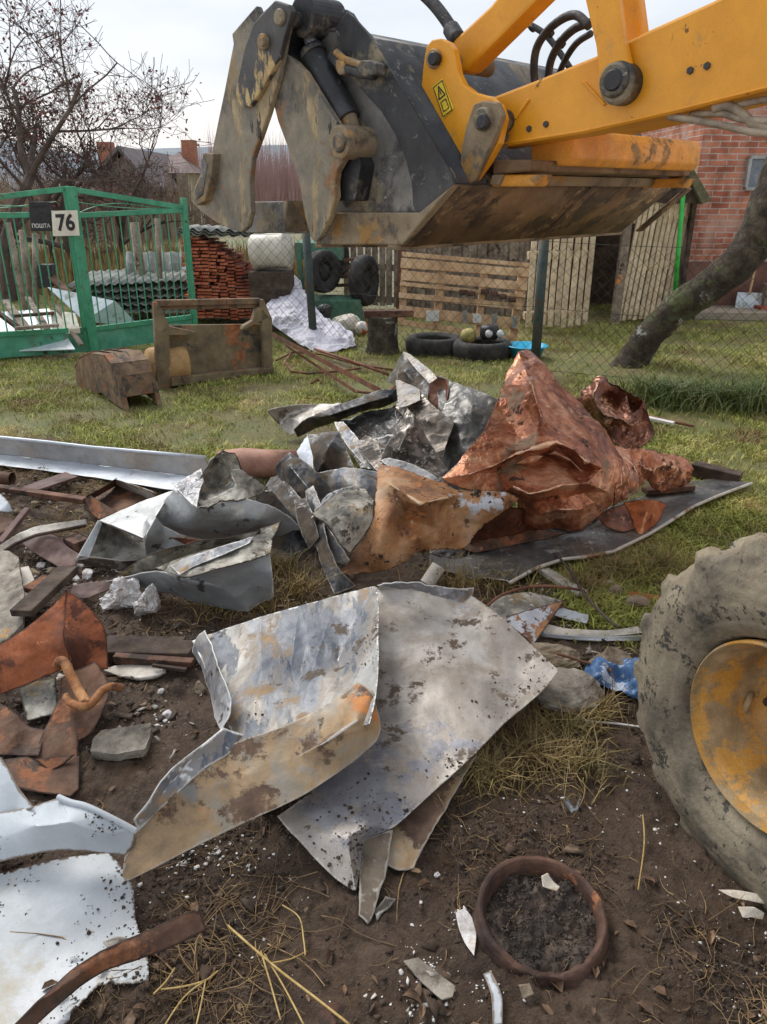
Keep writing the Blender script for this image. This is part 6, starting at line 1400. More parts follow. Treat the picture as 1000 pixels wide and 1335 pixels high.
sheet('top_face', [(129, 678, .22), (150, 668, .24), (180, 655, .27), (222, 640, .30), (230, 640, .30), (214, 656, .30), (203, 674, .25), (196, 688, .23), (187, 702, .21), (158, 690, .22)], [(190, 672, .25)], mat=M['greypaint'], parent=t, amp=.004, freq=4)
sheet('side_face', [(187, 702, .21), (203, 674, .25), (212, 686, .22), (238, 697, .16), (250, 712, .10), (228, 724, .08), (194, 732, .06), (190, 722, .10)], [(212, 706, .15)], mat=M['greypaint'], parent=t, amp=.004, freq=4)
sheet('inner_wall', [(131, 680, .21), (160, 676, .10), (200, 690, .08), (192, 728, .03), (158, 738, .02), (112, 728, .04)], [(160, 705, .05)], mat=M['mottle'], parent=t, amp=.006)
sheet('near_wall', [(98, 732, .07), (104, 724, .09), (160, 731, .08), (194, 730, .07), (186, 737, .03), (158, 743, .02), (120, 738, .02)], mat=M['dkgrey'], parent=t, amp=.004)
sheet('left_wall', [(128, 678, .225), (134, 681, .215), (116, 728, .08), (98, 731, .07)], mat=M['greypaint'], parent=t, amp=.002, freq=4)
sheet('back_wall', [(131, 680, .21), (186, 703, .20), (188, 690, .12), (150, 680, .12)], mat=M['soot_shade'], parent=t, amp=.002)
t = empty('folded_trough', H(260, 790), 'long folded grey sheet tapering to a point in front of the square duct', SL)
sheet('outer_face', [(138, 758, .06), (160, 752, .09), (203, 742, .16), (236, 753, .20), (276, 744, .23), (316, 732, .26), (352, 722, .27), (356, 752, .18), (354, 780, .07), (340, 786, .05), (323, 798, .03), (292, 793, .03), (252, 784, .03), (218, 772, .04), (168, 762, .05)], [(300, 768, .14), (250, 765, .13), (330, 770, .12)], [(2, 15)], mat=M['greypaint'], parent=t, amp=.006, freq=4, sm=4)
sheet('turned_lip', [(203, 741, .17), (216, 736, .20), (236, 728, .24), (270, 718, .26), (300, 709, .28), (330, 700, .30), (353, 689, .30), (356, 704, .29), (353, 722, .28), (316, 734, .28), (276, 745, .25), (238, 755, .22)], [(236, 742, .235), (300, 722, .275)], [(12, 13)], mat=M['mottle'], parent=t, amp=.008, sm=2)
sheet('bright_fold', [(222, 738, .22), (246, 727, .26), (290, 712, .29), (330, 700, .31), (326, 708, .31), (290, 724, .29), (250, 740, .25), (234, 750, .235)], mat=M['galvb'], parent=t, amp=.004)
sheet('back_face', [(138, 758, .06), (166, 740, .13), (198, 721, .22), (226, 712, .24), (256, 706, .26), (300, 699, .27), (340, 691, .27), (330, 702, .24), (296, 712, .20), (250, 724, .16), (204, 744, .12), (170, 754, .07)], mat=M['mottle'], parent=t, amp=.006)
sheet('crimped_end', [(340, 690, .30), (368, 679, .33), (362, 692, .31), (355, 706, .28), (348, 716, .26), (342, 704, .28)], mat=M['mottle'], parent=t, amp=.012, freq=12)
sheet('end_tab', [(350, 760, .12), (356, 754, .14), (357, 778, .06), (350, 784, .04), (342, 782, .05)], mat=M['greypaint'], parent=t, amp=.003)
S('small rust coloured sliver under the smooth grey sheet', [(222, 700, .17), (240, 702, .18), (262, 704, .17), (268, 712, .13), (248, 714, .13)], m='rust', amp=.003)

# ---- orange front sheet
S('ochre orange crusted sheet sagging at the front of the heap', [(438, 748, .03), (452, 736, .06), (466, 712, .13), (480, 692, .20), (489, 676, .26), (487, 650, .32), (490, 622, .38), (496, 604, .40), (514, 608, .40), (540, 618, .38), (569, 629, .36), (582, 627, .36), (594, 638, .34), (625, 640, .34), (660, 641, .34), (676, 650, .32),
   (660, 664, .27), (640, 678, .22), (622, 692, .17), (610, 711, .10), (598, 716, .09), (578, 715, .11), (556, 720, .10), (535, 727, .08), (512, 740, .05), (478, 746, .03), (455, 750, .02)],
  [(548, 657, .38), (517, 650, .34), (545, 700, .19), (517, 714, .15), (494, 722, .13), (590, 660, .30), (574, 690, .20), (590, 646, .37), (508, 630, .41), (600, 690, .19), (640, 656, .31), (535, 680, .22), (500, 690, .24)],
  [(27, 34), (27, 32), (27, 28), (27, 38), (32, 33), (34, 32), (27, 35), (38, 29)], m='orangefront', amp=.010, fold=.018, freq=6, sm=3, relax=1, thick=.004)

# ---- copper
S('big copper red sheet rising to a peak in the middle of the photo', [(688, 455, .80), (699, 462, .79), (712, 478, .74), (740, 508, .62), (768, 540, .52), (790, 562, .46), (806, 590, .38), (812, 600, .36), (806, 628, .28), (800, 655, .18), (780, 672, .13), (757, 692, .07), (730, 690, .08), (700, 688, .09), (682, 684, .11), (674, 668, .16), (676, 652, .26), (655, 643, .31), (625, 640, .34), (600, 636, .35), (575, 624, .38),
   (596, 604, .44), (616, 580, .50), (632, 560, .54), (644, 535, .58), (654, 505, .66), (664, 478, .74), (676, 460, .79)],
  [(692, 500, .72), (706, 545, .60), (728, 560, .55), (672, 560, .53),
   (612, 618, .43), (646, 606, .46), (672, 592, .50), (697, 584, .52), (725, 576, .53), (748, 586, .50), (764, 602, .45), (786, 610, .38),
   (650, 616, .385), (675, 604, .405), (699, 597, .415), (724, 590, .425), (744, 600, .405), (758, 614, .375),
   (668, 634, .38), (690, 644, .36), (712, 640, .37), (732, 633, .38), (764, 630, .36), (790, 640, .27),
   (690, 655, .275), (712, 653, .275), (733, 647, .285), (762, 643, .275),
   (706, 670, .21), (730, 664, .26), (756, 664, .22), (735, 682, .14), (774, 655, .22)],
  [(0, 28), (28, 29), (29, 36), (20, 32), (32, 33), (33, 34), (34, 35), (35, 36), (36, 37), (37, 38), (38, 39), (40, 41), (41, 42), (42, 43), (43, 44), (44, 45), (46, 47), (47, 48), (48, 49), (49, 50), (50, 51), (52, 53), (53, 54), (54, 55), (57, 58), (57, 56), (57, 59), (30, 37), (41, 48), (42, 49), (28, 31)], m='copper', amp=.008, fold=.020, freq=7, sm=2, relax=0, thick=.0018, size=.010, maxlev=6, fine=.004)
S('dark brown crumpled copper piece standing right behind the peak', [(750, 524, .34), (762, 506, .44), (782, 491, .52), (792, 496, .50), (802, 503, .48), (820, 512, .44), (839, 520, .38), (846, 544, .28), (854, 566, .18), (844, 580, .13), (826, 588, .1), (800, 580, .12), (780, 566, .14), (764, 546, .22)],
  [(786, 520, .42), (804, 540, .34), (812, 524, .30), (796, 512, .40), (824, 546, .26), (790, 552, .26)], [(2, 14), (14, 17), (17, 16), (14, 15), (15, 18), (15, 19), (6, 18)], m='copdark', amp=.022, freq=11)
S('bronze folded rim on the dark copper piece', [(776, 512, .47), (783, 493, .535), (800, 504, .50), (818, 516, .46), (822, 536, .40), (832, 548, .34), (818, 553, .34), (800, 546, .37), (786, 538, .42), (778, 528, .44)], [(798, 520, .40), (806, 534, .37)], [(10, 11)], m='taupe' if 0 else 'copdark', amp=.016, freq=12)
S('pinkish crumpled copper lobe at the right of the heap', [(796, 582, .36), (820, 584, .36), (845, 588, .32), (862, 592, .28), (884, 594, .24), (898, 598, .22), (905, 612, .18), (898, 628, .10), (882, 636, .08), (862, 642, .09), (850, 636, .12), (844, 626, .17), (830, 640, .16), (815, 652, .15), (800, 660, .14), (798, 640, .24), (806, 616, .32)],
  [(830, 602, .30), (850, 614, .24), (866, 604, .26), (822, 622, .26), (880, 612, .20)], [(17, 20), (17, 18), (18, 11), (18, 19), (19, 21)], m='copper', amp=.02, freq=10)
S('bright orange copper flap hanging at the lower right of the heap', [(812, 654, .20), (836, 650, .22), (862, 652, .18), (869, 658, .15), (862, 676, .09), (848, 690, .05), (834, 702, .03), (826, 684, .07), (820, 668, .14)], [(842, 668, .14)], [(9, 6)], m='coporange', amp=.012)
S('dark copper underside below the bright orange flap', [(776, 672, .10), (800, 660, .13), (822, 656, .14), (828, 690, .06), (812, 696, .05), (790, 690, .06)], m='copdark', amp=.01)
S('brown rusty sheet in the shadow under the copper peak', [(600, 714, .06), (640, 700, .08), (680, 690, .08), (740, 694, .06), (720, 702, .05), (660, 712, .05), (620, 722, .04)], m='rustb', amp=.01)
tag(MB().tube([H(556, 762, .03), H(572, 738, .12)], .032, n=24).build('white_tube', M['painted_white_wood'], None, bevel=.003), 'short dirty white tube sticking up behind the big galvanised sheet', 'tube')

# ---- big galvanised sheet in front
big = empty('galvanised_panel', H(440, 1000), 'big bent galvanised sheet with ochre stained fold in the centre foreground', SL)
sheet('right_panel', [(492, 768, .30), (500, 760, .34), (560, 764, .31), (614, 775, .27), (650, 803, .25), (690, 838, .23), (729, 875, .20), (716, 892, .18), (700, 908, .16), (660, 942, .13), (622, 980, .11), (594, 1006, .09), (566, 1030, .08), (530, 1066, .07), (512, 1080, .05), (476, 1098, .04), (470, 1130, .03), (462, 1161, .015), (440, 1148, .02), (410, 1120, .04), (380, 1086, .06), (362, 1064, .08), (400, 1036, .08), (440, 1000, .08), (466, 960, .08), (470, 900, .12)],
      [(560, 840, .21), (600, 900, .16), (540, 960, .11), (480, 1040, .09), (510, 860, .16), (650, 880, .18), (452, 1090, .10), (472, 1084, .11)], [(0, 30), (30, 24), (32, 17), (32, 29)], mat=M['taupe'], parent=big, amp=.010, freq=3.5, sm=4, thick=.0018, size=.010, maxlev=6, fine=.002)
sheet('left_panel', [(250, 834, .18), (300, 816, .22), (340, 804, .24), (390, 790, .27), (440, 776, .30), (488, 764, .34), (492, 766, .345), (494, 800, .34), (493, 840, .33), (492, 880, .32), (490, 910, .32), (482, 944, .30), (460, 950, .26), (400, 968, .20), (340, 1000, .17), (316, 976, .14), (300, 950, .14), (286, 914, .15), (272, 880, .16)],
      [(310, 870, .17), (340, 880, .215), (380, 870, .205), (405, 880, .25), (440, 860, .235), (470, 850, .30), (330, 930, .19), (395, 920, .225), (450, 910, .26)], [(2, 20), (20, 25), (3, 21), (4, 22), (22, 26), (5, 23)], mat=M['galvb'], parent=big, amp=.008, freq=4, sm=5, thick=.0018, size=.009, maxlev=6, fine=.0015)
sheet('folded_flap', [(494, 938, .27), (496, 952, .26), (492, 966, .25), (470, 984, .22), (438, 1010, .19), (400, 1034, .17), (366, 1052, .15), (334, 1066, .14), (296, 1084, .12), (254, 1104, .10), (210, 1128, .07), (166, 1149, .05), (160, 1144, .05), (162, 1116, .08), (172, 1088, .11), (200, 1058, .15), (232, 1026, .18), (262, 998, .21), (286, 976, .22), (320, 962, .22), (360, 950, .24), (400, 934, .26), (440, 912, .29), (466, 890, .31), (486, 900, .315)],
      [(300, 1020, .19), (390, 985, .22), (450, 950, .26), (230, 1076, .13), (350, 1030, .165), (425, 968, .26), (465, 940, .30)], [(25, 26), (26, 27), (28, 25), (26, 30), (30, 31)], mat=M['ochre'], parent=big, amp=.008, freq=5, sm=4, thick=.0018, size=.009, maxlev=6, fine=.002)
sheet('rolled_edge', [(256, 832, .19), (268, 822, .24), (276, 838, .25), (284, 866, .24), (294, 890, .24), (303, 912, .23), (300, 934, .20), (288, 952, .16), (282, 940, .15), (274, 900, .14), (262, 868, .13), (252, 850, .14)], [(278, 880, .21), (290, 915, .21)], [(12, 13), (12, 2)], mat=M['galv'], parent=big, amp=.006, sm=3)
sheet('crumpled_corner', [(176, 1072, .15), (196, 1044, .20), (214, 1010, .23), (238, 990, .25), (262, 972, .26), (290, 950, .24), (320, 958, .22), (300, 984, .21), (268, 1000, .22), (236, 1030, .18), (204, 1060, .15), (182, 1086, .12)], [(250, 990, .24), (210, 1034, .19)], [(4, 12), (12, 13)], mat=M['galvb'], parent=big, amp=.01, freq=8, sm=2)
sheet('top_fold', [(492, 762, .35), (520, 758, .37), (560, 762, .35), (596, 768, .32), (618, 766, .31), (614, 778, .29), (604, 788, .275), (586, 782, .29), (550, 770, .31), (516, 766, .335)], mat=M['galv'], parent=big, amp=.010, freq=14)
S('rusty brown sheet sticking out under the big galvanised sheet', [(622, 984, .07), (590, 1040, .045), (560, 1088, .03), (540, 1132, .015), (520, 1136, .012), (504, 1128, .015), (500, 1104, .02), (520, 1060, .035), (560, 1020, .04)], [(556, 1060, .04)], m='ochre', amp=.004)
S('narrow grey pointed strip hanging under the big galvanised sheet', [(472, 1096, .045), (512, 1082, .05), (508, 1118, .04), (500, 1150, .025), (486, 1196, .012), (480, 1204, .01), (468, 1192, .012), (468, 1150, .02), (472, 1120, .03)], m='dkgrey', amp=.004)
S('dark scrap of torn sheet beside the pointed grey strip', [(488, 1188, .008), (502, 1168, .012), (518, 1172, .01), (506, 1184, .008), (492, 1200, .006)], m='soot_shade', amp=.002)

# ---- right of the big sheet
S('grey brown board end behind the right corner of the big sheet', [(626, 800, .05), (640, 782, .08), (672, 772, .07), (700, 774, .06), (736, 784, .05), (700, 796, .07), (660, 812, .06)], m='mottle', amp=.006)
S('orange rusted triangle poking out behind the right corner of the big sheet', [(652, 808, .07), (690, 794, .08), (736, 783, .07), (716, 812, .05), (695, 842, .02), (676, 824, .04)], m='orangefront', amp=.005)
S('short pale grey metal strip right of the rusted triangle', [(716, 800, .03), (733, 792, .035), (768, 802, .03), (766, 813, .02), (740, 808, .02)], m='wintrim', amp=.002)
t = empty('white_channel', H(790, 825), 'long white metal channel running under the loader tyre', 'metal trim')
sheet('web', [(702, 824, .025), (712, 814, .03), (740, 820, .03), (790, 823, .03), (838, 816, .035), (862, 806, .05), (866, 814, .05), (846, 826, .03), (790, 830, .022), (740, 828, .02)], mat=M['painted_white_wood'], parent=t, amp=.003)
sheet('flange', [(702, 824, .025), (740, 828, .022), (790, 830, .024), (846, 828, .03), (846, 835, .006), (790, 837, .004), (740, 834, .004), (704, 830, .006)], mat=M['wintrim'], parent=t, amp=.002)
S('grey metal scrap half under the tyre at the end of the white channel', [(838, 812, .06), (862, 800, .09), (880, 806, .08), (862, 826, .05), (846, 828, .04)], m='wintrim', amp=.003)
def board(label, a, b, w, d, m, cat='board', name='board', j=.002): return tag(MB().bar(H(*a), H(*b), w, d).build(name, M[m], None, bevel=min(.004, d * .3), jitter=j), label, cat)
board('flaking white wooden lath lying behind the white channel', (704, 741, .03), (760, 776, .02), .05, .025, 'painted_white_wood')
# red brick crumble, stones
rock('brick_fragment', 838, 782, .085, .04, .02, mat('orange_brick_fragment', [(176, 84, 48), (206, 108, 66)], scale=20, rough=.9), seed=3, label='crushed bright orange brick in the grass behind the tyre', cat='brick', rot=-.3)
rock('stone', 830, 793, .06, .04, .035, M['stone'], seed=5, label='tan stone beside the crushed orange brick')
rock('stone', 800, 776, .035, .03, .035, M['stone'], seed=6, label='small upright tan stone left of the crushed brick')
rock('plaster_lump', 792, 762, .045, .02, .012, M['plaster'], seed=7, label='flat white plaster crumb above the small tan stone', cat='plaster')
rock('stone', 712, 862, .12, .07, .045, M['stone'], seed=8, label='pinkish rubble lump at the right corner of the big sheet', rough=.6)
rock('stone', 733, 910, .13, .11, .055, M['slab'], seed=9, label='round earthy clod of concrete under the right corner of the big sheet', rough=.4)
rock('stone', 741, 883, .03, .02, .018, M['stone'], seed=10, label='small pinkish pebble by the white cable')
rock('stone', 800, 880, .085, .055, .07, M['stone'], seed=14, label='muddy rock resting on the blue rag beside the tyre', rough=.5)
S('crumpled blue rag lying against the left side of the tyre', [(758, 880, .03), (766, 866, .05), (790, 852, .07), (812, 858, .08), (836, 862, .08), (856, 862, .08), (862, 900, .05), (856, 922, .02), (836, 914, .03), (812, 902, .03), (790, 896, .03)], [(800, 878, .04), (826, 890, .07), (780, 876, .07)], m='cloth', amp=.028, freq=14).__setitem__('category', 'rag')
def wire(label, pts, r, m, cat='cable', name='cable'):
    P_ = [Vector(H(*p)) for p in pts]; Q = []
    for i in range(len(P_) - 1):
        for k in range(5):
            s = k / 5; p0, p1, p2, p3 = P_[max(i - 1, 0)], P_[i], P_[i + 1], P_[min(i + 2, len(P_) - 1)]
            Q.append(.5 * ((2 * p1) + (p2 - p0) * s + (2 * p0 - 5 * p1 + 4 * p2 - p3) * s * s + (3 * p1 - p0 - 3 * p2 + p3) * s ** 3))
    Q.append(P_[-1]); return tag(MB().tube(Q, r, n=8).build(name, M[m], None, smooth=True), label, cat)
wire('loop of white cable lying near the blue rag', [(755, 880, .03), (744, 882, .05), (737, 896, .05), (742, 914, .04), (750, 930, .03), (768, 940, .02), (800, 943, .02), (838, 948, .02)], .0035, 'white')
wire('bent brown stick leaning behind the right corner of the big sheet', [(634, 792, .10), (650, 778, .12), (676, 768, .10), (706, 764, .08), (736, 766, .06), (762, 770, .05)], .006, 'rustrod', 'stick', 'stick')
wire('thin dry branch lying across the grass to the white channel', [(724, 722, .06), (742, 742, .06), (760, 772, .06), (780, 795, .05), (798, 812, .04), (808, 818, .03)], .006, 'twig', 'branch', 'branch')
wire('thin rusty rod lying on the rubble towards the blue rag', [(726, 852, .07), (758, 862, .06), (798, 874, .06)], .005, 'rustrod', 'steel rod', 'steel_rod')

S('black crumpled sheet in the shadow under the copper and ochre sheets', [(560, 722, .03), (600, 700, .07), (650, 682, .09), (690, 676, .09), (740, 684, .07), (790, 668, .08), (770, 690, .05), (730, 704, .04), (680, 708, .03), (640, 724, .02), (600, 730, .02)], m='soot_shade', amp=.012)  # added black sheet, stands in for shade and dirt below the sheets
S('dark sheet filling the gap between the trough and the grey bulge', [(300, 700, .12), (350, 690, .14), (400, 690, .10), (410, 712, .04), (380, 724, .02), (356, 716, .04), (330, 712, .08)], m='soot_shade', amp=.012)
S('crumpled silver grey sheet between the rolled end and the lime triangle', [(420, 650, .22), (438, 640, .26), (462, 634, .26), (440, 650, .26), (420, 668, .24), (406, 676, .20)], m='galv', amp=.01)
S('torn dark strip hanging left of the lime crusted triangle', [(384, 652, .20), (398, 648, .23), (408, 668, .22), (414, 700, .14), (404, 716, .08), (394, 700, .12), (386, 676, .17)], m='soot_shade', amp=.01)
S('grey crumpled piece wedged above the curved light panel', [(462, 578, .26), (476, 566, .30), (492, 574, .30), (500, 600, .28), (494, 616, .26), (478, 600, .27)], m='crown', amp=.012)

# soil and dead leaves fallen on the sheets
def spill(obj, n, r0, r1, mat_, label, thr=0.0, seed=1, sc=5, name='soil_crumbs'):
    me = obj.data; v = np.empty(len(me.vertices) * 3); me.vertices.foreach_get('co', v); v = v.reshape(-1, 3); o_ = obj; b = Vector((0, 0, 0))
    while o_ is not None: b += o_.location; o_ = o_.parent
    v = v + np.array(b); ok = fbm(v * sc, seed, 3) > thr; q = v[ok]
    if not len(q): return
    q = q[rng.integers(0, len(q), n)]; q[:, :2] += rng.normal(0, .004, (n, 2))
    crumbs(name, q[:, :2], r0, r1, mat_, label, 'soil', sq=.5, sink=.05, z=q[:, 2] + .001)
def child(root, nm): return [c for c in root.children if c.name.startswith(nm)][0]
spill(child(big, 'right_panel'), 450, .0012, .006, M['clod'], 'dark soil crumbs and moss lying on the big galvanised sheet', .12)
spill(child(big, 'left_panel'), 120, .001, .004, M['clod'], 'few soil crumbs on the stained half of the galvanised sheet', .15, 3)

S('dark brown copper fold between the ochre sheet and the copper peak', [(634, 677, .21), (656, 660, .27), (684, 662, .22), (700, 690, .07), (672, 706, .03), (622, 714, .04), (612, 706, .09)], m='copdark', amp=.012)  # added filler, its dark tone stands in for shade in this gap
# ================================================================== RUBBLE AT THE LEFT
def R_(label, outline, inner=(), creases=(), m='rust', name='rusty_sheet', cat='rusty sheet', **k):
    k.setdefault('amp', .008); k.setdefault('freq', 7)
    return sheet(name, outline, inner, creases, mat=M[m], label=label, cat=cat, **k)
t = empty('rusty_sheet', H(80, 900), 'deep orange rusted sheet folded down the middle at the left edge', 'rusty sheet')
sheet('left_wing', [(-90, 870, .10), (-40, 852, .16), (0, 842, .19), (30, 822, .22), (60, 798, .26), (87, 772, .31), (86, 800, .27), (82, 832, .22), (92, 856, .17), (90, 866, .15), (72, 877, .13), (36, 892, .11), (0, 906, .09), (-50, 920, .07), (-90, 930, .06)], [(20, 866, .16), (55, 845, .19)], mat=M['rust'], parent=t, amp=.006, freq=4, sm=3)
sheet('right_wing', [(88, 770, .315), (100, 778, .30), (116, 792, .27), (138, 817, .21), (140, 845, .15), (141, 872, .10), (120, 876, .10), (96, 876, .12), (93, 860, .17), (84, 836, .22), (84, 800, .275)], [(110, 830, .20), (116, 856, .14)], mat=M['rust'], parent=t, amp=.006, freq=4, sm=3)
R_('rusty sheet flap hanging below the folded rusted sheet, under the bent tube', [(80, 884, .12), (96, 873, .14), (124, 862, .15), (142, 888, .11), (143, 912, .08), (122, 957, .04), (100, 968, .03), (101, 988, .02), (86, 1005, .015), (64, 1006, .015), (46, 990, .03), (58, 952, .06), (77, 912, .09)], [(96, 930, .08), (90, 900, .09), (98, 968, .04), (110, 905, .09)], [(10, 2), (13, 16), (14, 13), (14, 12)], m='rustb')
R_('small rusty fold pointing down at the bottom of the rusty flap', [(46, 990, .045), (70, 986, .06), (98, 984, .05), (84, 996, .04), (66, 1006, .03)], m='rustb', amp=.003)
R_('brown rusted sheet lying at the left edge below the grey panel', [(-60, 900, .07), (0, 914, .07), (20, 930, .08), (40, 948, .07), (60, 950, .06), (50, 985, .05), (26, 984, .04), (0, 982, .04), (-60, 980, .04)], [(20, 955, .08), (0, 945, .06)], m='rustb', amp=.012)
R_('dark brown rusted plate in the shadow above the white sheet', [(4, 990, .03), (46, 986, .035), (72, 1004, .03), (104, 986, .025), (103, 1030, .012), (92, 1040, .01), (50, 1034, .02), (20, 1028, .02)], [(66, 1010, .03)], m='rustb', amp=.008)
R_('greyish green square panel beside the folded rusted sheet', [(24, 899, .06), (48, 886, .08), (72, 883, .08), (75, 908, .06), (74, 932, .035), (54, 936, .03), (35, 941, .03)], m='mottle', name='small_panel', cat='panel', amp=.004)
def thick_slab(name, pts, th, m, label, cat, amp=.006):
    P3 = [np.array(H(*p)) for p in pts]; mb = MB(); c = sum(P3) / len(P3)
    n = len(P3); V = []
    for k, (s, dz) in enumerate(((1.0, 0), (1.0, -th * .5), (.97, -th))):
        for p in P3: V.append(c + (p - c) * s + np.array([0, 0, dz]))
    F = [(k * n + i, k * n + (i + 1) % n, (k + 1) * n + (i + 1) % n, (k + 1) * n + i) for k in range(2) for i in range(n)]
    V.append(c); V.append(c - [0, 0, th]); F += [(i, (i + 1) % n, 3 * n) for i in range(n)]; F += [(2 * n + (i + 1) % n, 2 * n + i, 3 * n + 1) for i in range(n)]
    f3 = []
    for q in F: f3 += [q] if len(q) == 3 else [(q[0], q[1], q[2]), (q[0], q[2], q[3])]
    v, f = subdiv(np.array(V), np.array(f3), 4); v = smooth_np(v, f, 1); nn = vnormals(v, f)
    v = v + nn * (amp * fbm(v * 30, 44, 4, .6) + amp * .8 * fbm(v * 9, 45, 2))[:, None]
    me = mesh_np(name, v, f); bm = bmesh.new(); bm.from_mesh(me); bmesh.ops.recalc_face_normals(bm, faces=bm.faces); bm.to_mesh(me); bm.free()
    return tag(link(name, me, M[m], smooth=True), label, cat)
thick_slab('concrete_slab', [(-50, 720, .17), (-4, 716, .17), (12, 718, .17), (24, 726, .17), (30, 770, .15), (29, 812, .12), (10, 834, .09), (-20, 850, .07), (-60, 850, .06)], .06, 'slab', 'grey crusty slab leaning at the left edge above the rusted sheet', 'slab')
thick_slab('plaster_slab', [(117, 980, .04), (122, 962, .045), (132, 952, .05), (165, 948, .05), (196, 942, .05), (198, 950, .045), (189, 976, .04), (150, 982, .035)], .03, 'slab', 'flat lichen spotted slab lying alone on the soil', 'slab')
rock('plaster_lump', 161, 792, .092, .078, .078, M['plaster'], seed=21, chop=14, rough=.7, lev=5, label='largest white plaster lump beside the folded trough', cat='plaster', rot=.3, group=None)
rock('plaster_lump', 196, 799, .062, .055, .068, M['plaster'], seed=23, chop=14, rough=.7, lev=5, label='white plaster lump touching the largest lump on its right', cat='plaster', rot=.9)
lumps = [(60, 728, .035, 'white plaster lump near the top of the rubble at the left'), (55, 742, .03, 'smaller plaster lump just below the top one at the left'), (44, 752, .036, 'tan plaster lump left of the dark stones'), (70, 748, .03, 'grey stone beside the two small plaster lumps'),
         (97, 758, .034, 'cream lump by the dark board, lower left of its pair'), (116, 752, .034, 'cream lump by the dark board, right of its pair'), (104, 742, .024, 'thin pale lump above the cream pair'), (151, 745, .02, 'small white lump in front of the square duct'),
         (24, 672, .042, 'pale stone beside the white scrap at the left edge'), (46, 660, .03, 'pale stone on the long lath at the left'), (210, 903, .014, 'small white plaster bit on the soil left of the galvanised sheet'), (218, 935, .022, 'white speckled plaster bit below the small one'), (260, 900, .03, 'tan broken piece beside the rolled edge of the galvanised sheet'),
         (570, 1142, .009, 'tiny white chip right of the pointed grey strip'), (746, 990, .010, 'tiny white chip on the dry grass'), (90, 726, .03, 'brown stone behind the plaster lumps')]
for i, (u, v, r, lab) in enumerate(lumps):
    rock('plaster_lump' if 'stone' not in lab else 'stone', u, v, r, r * .8, r * .7, M['plaster'] if 'tan' not in lab and 'stone' not in lab else M['stone'], seed=40 + i, label=lab, cat='stone' if 'stone' in lab else 'plaster', rot=i, lev=3, rough=.5)
board('long pale brown lath across the rubble, from the left edge', (-60, 628, .10), (112, 652, .10), .045, .03, 'brownwood')
board('short maroon board under the long lath', (34, 640, .06), (94, 620, .07), .12, .02, 'maroon')
board('dark weathered plank pointing up behind the rusted sheet', (28, 800, .16), (90, 742, .13), .085, .03, 'darkwood')
board('speckled pale board between the grey slab and the dark plank', (26, 742, .10), (44, 790, .08), .07, .02, 'painted_white_wood')
board('brown chip of wood left of the dark weathered plank', (36, 770, .11), (64, 754, .11), .06, .02, 'rustb')
board('dark round timber lying behind the white pointed board', (136, 848, .04), (256, 852, .04), .09, .05, 'darkwood', 'timber', 'timber', .004)
board('lighter strip of timber along the dark round timber', (150, 858, .05), (252, 864, .045), .03, .03, 'brownwood', 'timber', 'timber', .003)
board('rotten brown timber end beside the galvanised sheet', (140, 834, .02), (240, 838, .02), .04, .03, 'darkwood', 'timber', 'timber', .003)
S('white painted board tapering to a point on the soil', [(131, 873, .02), (160, 868, .025), (204, 861, .03), (212, 866, .03), (215, 876, .025), (206, 883, .02), (184, 887, .015), (156, 882, .015)], m='painted_white_wood', amp=.002, thick=.012).__setitem__('category', 'board')
board('thin dark stick lying on the white pointed board', (198, 868, .045), (244, 874, .03), .014, .01, 'darkwood', 'stick', 'stick')
t = empty('metal_tray', H(155, 650), 'rust brown open metal tray tipped up behind the square duct', 'metal tray')
sheet('front_wall', [(112, 648, .12), (118, 646, .13), (154, 668, .10), (130, 678, .05), (110, 664, .05)], mat=M['rustb'], parent=t, amp=.003)
sheet('bottom', [(116, 650, .06), (152, 626, .08), (200, 640, .08), (206, 650, .06), (156, 670, .05)], mat=M['rustb'], parent=t, amp=.003)
sheet('back_wall', [(151, 624, .16), (176, 632, .15), (204, 643, .14), (207, 650, .08), (200, 654, .06), (152, 634, .07)], mat=M['painted_white_wood'], parent=t, amp=.004)
sheet('left_wall', [(112, 647, .13), (130, 638, .15), (152, 623, .165), (153, 632, .09), (118, 652, .08)], mat=M['rustb'], parent=t, amp=.003)
t = empty('gutter', H(60, 690), 'pale bent metal strip curving across the rubble at the left', 'metal trim')
sheet('strip', [(-50, 740, .10), (0, 711, .14), (24, 695, .15), (44, 687, .15), (80, 681, .15), (112, 677, .15), (113, 683, .14), (80, 690, .14), (46, 697, .14), (20, 708, .13), (0, 722, .12), (-50, 752, .09)], mat=M['painted_white_wood'], parent=t, amp=.003)
MB().tube([H(-50, 752, .09), H(0, 722, .115), (H(20, 709, .13)), H(46, 698, .135), H(112, 685, .135)], .008, n=6).build('lip', M['darkwood'], t, smooth=True)
R_('maroon painted metal channel lying under the pale bent strip', [(24, 702, .10), (44, 690, .11), (70, 696, .11), (86, 712, .09), (106, 724, .08), (98, 738, .05), (80, 742, .04), (60, 730, .05), (36, 716, .07)], [(62, 706, .11)], m='maroon', name='metal_channel', cat='metal channel')
R_('maroon strip on the soil in front of the square duct', [(96, 764, .04), (140, 756, .05), (150, 764, .04), (110, 784, .03), (90, 780, .03)], m='maroon', name='painted_strip', cat='strip')
R_('bright white bent scrap at the left edge of the rubble', [(-40, 640, .14), (0, 643, .16), (12, 655, .15), (19, 668, .13), (0, 668, .11), (-40, 660, .1)], m='whitesheet', name='metal_scrap', cat='scrap', amp=.004)
R_('brown rusty scrap below the bright white scrap at the left edge', [(-40, 668, .10), (0, 670, .12), (18, 676, .11), (20, 684, .10), (0, 698, .08), (-40, 700, .07)], m='rustb', name='metal_scrap', cat='scrap')
